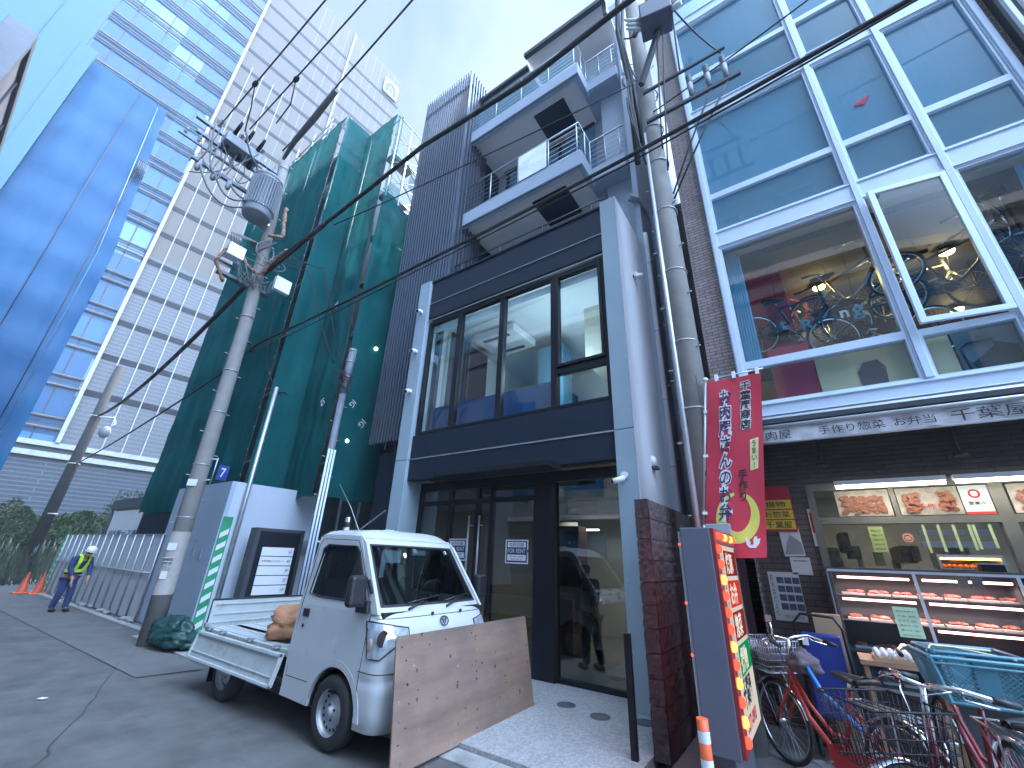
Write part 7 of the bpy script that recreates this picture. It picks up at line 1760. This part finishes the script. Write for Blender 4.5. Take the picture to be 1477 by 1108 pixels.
    if basket:
        x0, x1, w, z0, z1, bm__ = basket; m = MB(); 
        def corner(t_, s, e): # t_ 0..1 height
            ex = .03 * t_; return (x0 - ex if e == 0 else x1 + ex, s * (w + ex), z0 + (z1 - z0) * t_)
        for t_ in (0, .2, .4, .6, .8, 1): m.loop([corner(t_, -1, 0), corner(t_, -1, 1), corner(t_, 1, 1), corner(t_, 1, 0)], .0055 if t_ in (0, 1) else .0028, 5)
        n = 12
        for k in range(n + 1):
            f_ = k / n
            for s in (-1, 1): a = Vector(corner(0, s, 0)).lerp(Vector(corner(0, s, 1)), f_); b = Vector(corner(1, s, 0)).lerp(Vector(corner(1, s, 1)), f_); m.tube([a, b], .0024, 4)
            for e in (0, 1): a = Vector(corner(0, -1, e)).lerp(Vector(corner(0, 1, e)), f_); b = Vector(corner(1, -1, e)).lerp(Vector(corner(1, 1, e)), f_); m.tube([a, b], .0024, 4)
            a = Vector(corner(0, -1, 0)).lerp(Vector(corner(0, -1, 1)), f_); b = Vector(corner(0, 1, 0)).lerp(Vector(corner(0, 1, 1)), f_); m.tube([a, b], .0024, 4)
        m.tube([(x0, -.04, z0 + .02), (.40, -.04, .62)], .005, 5); m.tube([(x0, .04, z0 + .02), (.40, .04, .62)], .005, 5); m.tube([(x1 - .06, .09, z0), (.58, .06, R)], .005, 5); m.tube([(x1 - .06, -.09, z0), (.58, -.06, R)], .005, 5)
        lp('basket', m, bm__)
    return t
bA = bike('red city bicycle with a metal front basket, standing nearest the lit sign', (-.113, 4.537, .012), R_(134.6), frame_red, (.46, .76, .14, .66, .90, frame_silver), group='bicycles parked before the butcher shop', light=True)
bB = bike('dark red bicycle with a large black wire front basket, nearest the viewer', (.607, 3.70, .012), R_(216), frame_dark, (.42, .78, .17, .58, .86, M['black']), group='bicycles parked before the butcher shop')
bC = bike('dark bicycle carrying the pale blue plastic crates on its rear rack', (.66, 4.66, .012), R_(98), frame_dark, None, group='bicycles parked before the butcher shop')
# bag in basket A
d_ = Vector((math.cos(R_(134.6)), math.sin(R_(134.6)), 0)); c_ = Vector((-.113, 4.537, 0)) + d_ * .60
t = thing('shopping_bag', 'crumpled purple-grey bag stuffed in the front basket of the red bicycle', 'bag', (c_.x, c_.y, .69)); m = MB(); m.grid(30, 20, bagf(.13, .13, .12, 12, .4)); mk('cloth', m, pm('bag_purple', (.06, .045, .06), .8, var=.3, scale=12), t, local=True)
c_ = Vector((-.113, 4.537, 0)) + d_ * .24
t = thing('seat_cover', 'purple-grey cloth cover bunched behind the handlebar of the red bicycle', 'cloth cover', (c_.x, c_.y, .72)); m = MB(); m.grid(26, 18, bagf(.11, .10, .09, 15, .45)); mk('cloth', m, pm('cover_purple', (.085, .062, .08), .8, var=.3, scale=12), t, local=True)
m = MB(); m.tube([(-.26, 4.66, .80), (-.18, 4.5, .66), (-.06, 4.42, .55), (.02, 4.28, .50)], .013, 8); one('blue_cable_lock', m, pm('lock_blue', (.02, .22, .7), .35), 'bright blue cable lock draped over the red bicycle frame', 'bicycle lock')
# crates on bike C
def crate(label, loc, rz, L, Wd, H_, mat):
    t = thing('crate', label, 'crate', loc, rz, 'pale blue crates on the bicycle rack'); m = MB(); tp_ = .048
    def P0(s, e, t_): return Vector((e * (L / 2 + tp_ * t_), s * (Wd / 2 + tp_ * t_), H_ * t_))
    cs = [(-1, -1), (1, -1), (1, 1), (-1, 1)]
    fr = MB()
    for i in range(4):
        (s0, e0), (s1, e1) = cs[i], cs[(i + 1) % 4]
        a0_, a1_, b0, b1 = P0(s0, e0, 0), P0(s1, e1, 0), P0(s0, e0, 1), P0(s1, e1, 1)
        n = 15
        for k in range(-n, n + 1):
            for sg2 in (1, -1):
                u0 = k / n; u1 = u0 + sg2 * .62
                ta, tb = 0.0, 1.0
                lo, hi = u0, u1
                def clip(u0, u1):
                    ts = [0.0, 1.0]
                    if u0 == u1: return ts if 0 <= u0 <= 1 else None
                    q = sorted([(0 - u0) / (u1 - u0), (1 - u0) / (u1 - u0)]); a_ = max(0, q[0]); b_ = min(1, q[1]); return [a_, b_] if b_ - a_ > .02 else None
                c2 = clip(u0, u1)
                if not c2: continue
                def pt(tt): u = u0 + (u1 - u0) * tt; return a0_.lerp(a1_, u).lerp(b0.lerp(b1, u), tt)
                m.tube([pt(c2[0]), pt(c2[1])], .0028, 4, caps=False)
        fr.bar(a0_, b0, .022); fr.tube([b0, b1], .012, 6); fr.tube([b0 - Vector((0, 0, .03)), b1 - Vector((0, 0, .03))], .008, 6); fr.tube([a0_, a1_], .010, 6)
        mid0 = a0_.lerp(a1_, .5); mid1 = b0.lerp(b1, .5); fr.bar(mid0, mid1, .10, .004)
    lat = mk('lattice_side', m, mat, t, local=True); mk('frame', fr, mat, t, local=True, bev=.002)
    m = MB(); m.box(-L / 2, L / 2, -Wd / 2, Wd / 2, .002, .008); mk('bottom', m, mat, t, local=True)
crate('pale blue lattice plastic crate strapped on the bicycle rack, outer of two', (.66, 4.18, .80), R_(6), .38, .34, .235, M['teal'])
crate('pale blue plastic crate nested inside the other one on the bicycle rack', (.65, 4.19, .845), R_(8), .31, .27, .215, pm('teal_dark', (.07, .20, .26), .4))
m = MB(); m.tube([(.45, 4.02, 1.055), (.5, 4.2, 1.075), (.8, 4.33, 1.06)], .006, 5); m.tube([(.46, 4.3, 1.055), (.6, 4.1, 1.08), (.84, 4.02, 1.055)], .006, 5); one('elastic_strap', m, pm('strap_yellow', (.5, .5, .3), .6), 'pale elastic straps stretched over the crates', 'strap')
m = MB(); m.grid(8, 6, lambda u, v: (.53 + .26 * u, 4.04 + .26 * v, .825 + .01 * noise.noise(Vector((u * 9, v * 9, 0))))); one('newspaper', m, pm('newsprint', (.5, .45, .4), .8, var=.3, scale=30), 'folded paper lying in the bottom of the outer crate', 'paper')
# blue folding cart, cardboard, eggs
t = thing('folding_cart', 'blue fabric shopping cart with a curved black handle behind the red bicycle', 'shopping cart', (-.12, 5.15, .02)); m = MB(); m.box(-.27, .02, 5.08, 5.26, .35, .97); mk('blue_body', m, M['bluep'], t, bev=.015); m = MB(); m.tube([(-.30, 5.06, .1), (-.30, 5.06, 1.06), (-.24, 5.06, 1.13), (0, 5.06, 1.12), (.05, 5.06, 1.03), (.06, 5.06, .1)], .012, 8); m.tube([(-.30, 5.30, .1), (.06, 5.30, .1)], .012, 8); mk('handle_frame', m, M['black'], t)
m = MB()
for x in (-.30, .06): m.ring((x, 5.28, .09), .055, .018, 'x', 18, 6)
mk('wheel', m, M['rubber'], t); m = MB(); m.box(-.265, -.22, 5.068, 5.079, .88, .96); mk('label', m, M['paper'], t)
one('cardboard_box', MB().box(-.16, .06, 5.36, 5.45, .02, 1.12), M['cardboard'], 'flattened brown cardboard standing against the display case', 'cardboard', bev=.004)
t = thing('egg_tray', 'tray of white eggs on a stand behind the bicycle saddle', 'egg tray', (.36, 5.1, .84)); m = MB(); m.box(.22, .52, 5.0, 5.28, .835, .86); mk('tray', m, M['cardboard'], t)
for i in range(6):
    for j in range(4): m = MB(); m.sphere((.25 + i * .048, 5.035 + j * .06, .885), .021, 10, 8, 1, 1, 1.3); mk('egg', m, M['whitep'], t)
t = thing('display_stand', 'low wooden stand holding the egg tray in front of the case', 'stand', (.36, 5.15, 0)); m = MB(); m.box(.12, .62, 4.98, 5.38, .80, .834); mk('top', m, M['wood'], t)
for x in (.14, .58):
    for y in (5.0, 5.34): mk('leg', MB().box(x, x + .03, y, y + .03, .02, .80), M['wood'], t)
# bicycles hung in the second floor window
for i, (x, y, z, rx, rz, fm, l) in enumerate(((.35, 6.7, 4.55, .15, .2, frame_black, 'black bicycle behind the window lettering, hung low at left'), (1.0, 6.9, 5.0, -.1, -.5, frame_silver, 'silver bicycle hanging around the yellow lamp in the shop window'), (1.15, 6.6, 4.2, .1, .3, frame_black, 'black bicycle with a bright saddle tip hung low beside the mullion'), (1.95, 6.7, 4.75, .1, -.3, frame_black, 'black bicycle with fat tyres seen in the open sash'), (1.9, 7.6, 5.1, .05, .25, frame_silver, 'silver bicycle deeper in the room above the open sash'), (.45, 7.6, 5.2, .0, 1.0, frame_dark, 'dark red bicycle hung high in front of the red banner'), (2.6, 6.6, 5.1, .1, .8, frame_black, 'dark bicycle hung in the rightmost window pane'))):
    b = bike(l, (x, y - .45, z - .3), rz, fm, None, rack=False, group='bicycles hung in the second floor shop', flat=True, handle='plastic', root_rot=(rx, 0, rz), saddle=True)
    m = MB(); m.tube([(-.15, 0, .66), (-.15, 0, 1.6)], .004, 4); mk('hanging_cord', m, M['cable'], b, local=True)
# ------------------------------------------------------------------ HAZE
m = MB(); m.box(-130, 40, -45, 110, -1.2, 100)
hz = bpy.data.materials.new('haze_air'); hz.use_nodes = True; nt = hz.node_tree
nt.nodes.remove(nt.nodes['Principled BSDF']); pv = nt.nodes.new('ShaderNodeVolumePrincipled'); pv.inputs['Color'].default_value = (.85, .93, 1, 1); pv.inputs['Density'].default_value = .0013; pv.inputs['Anisotropy'].default_value = .0
nt.links.new(pv.outputs[0], nt.nodes['Material Output'].inputs['Volume'])
h_ = mk('haze', m, hz); h_['kind'] = 'stuff'
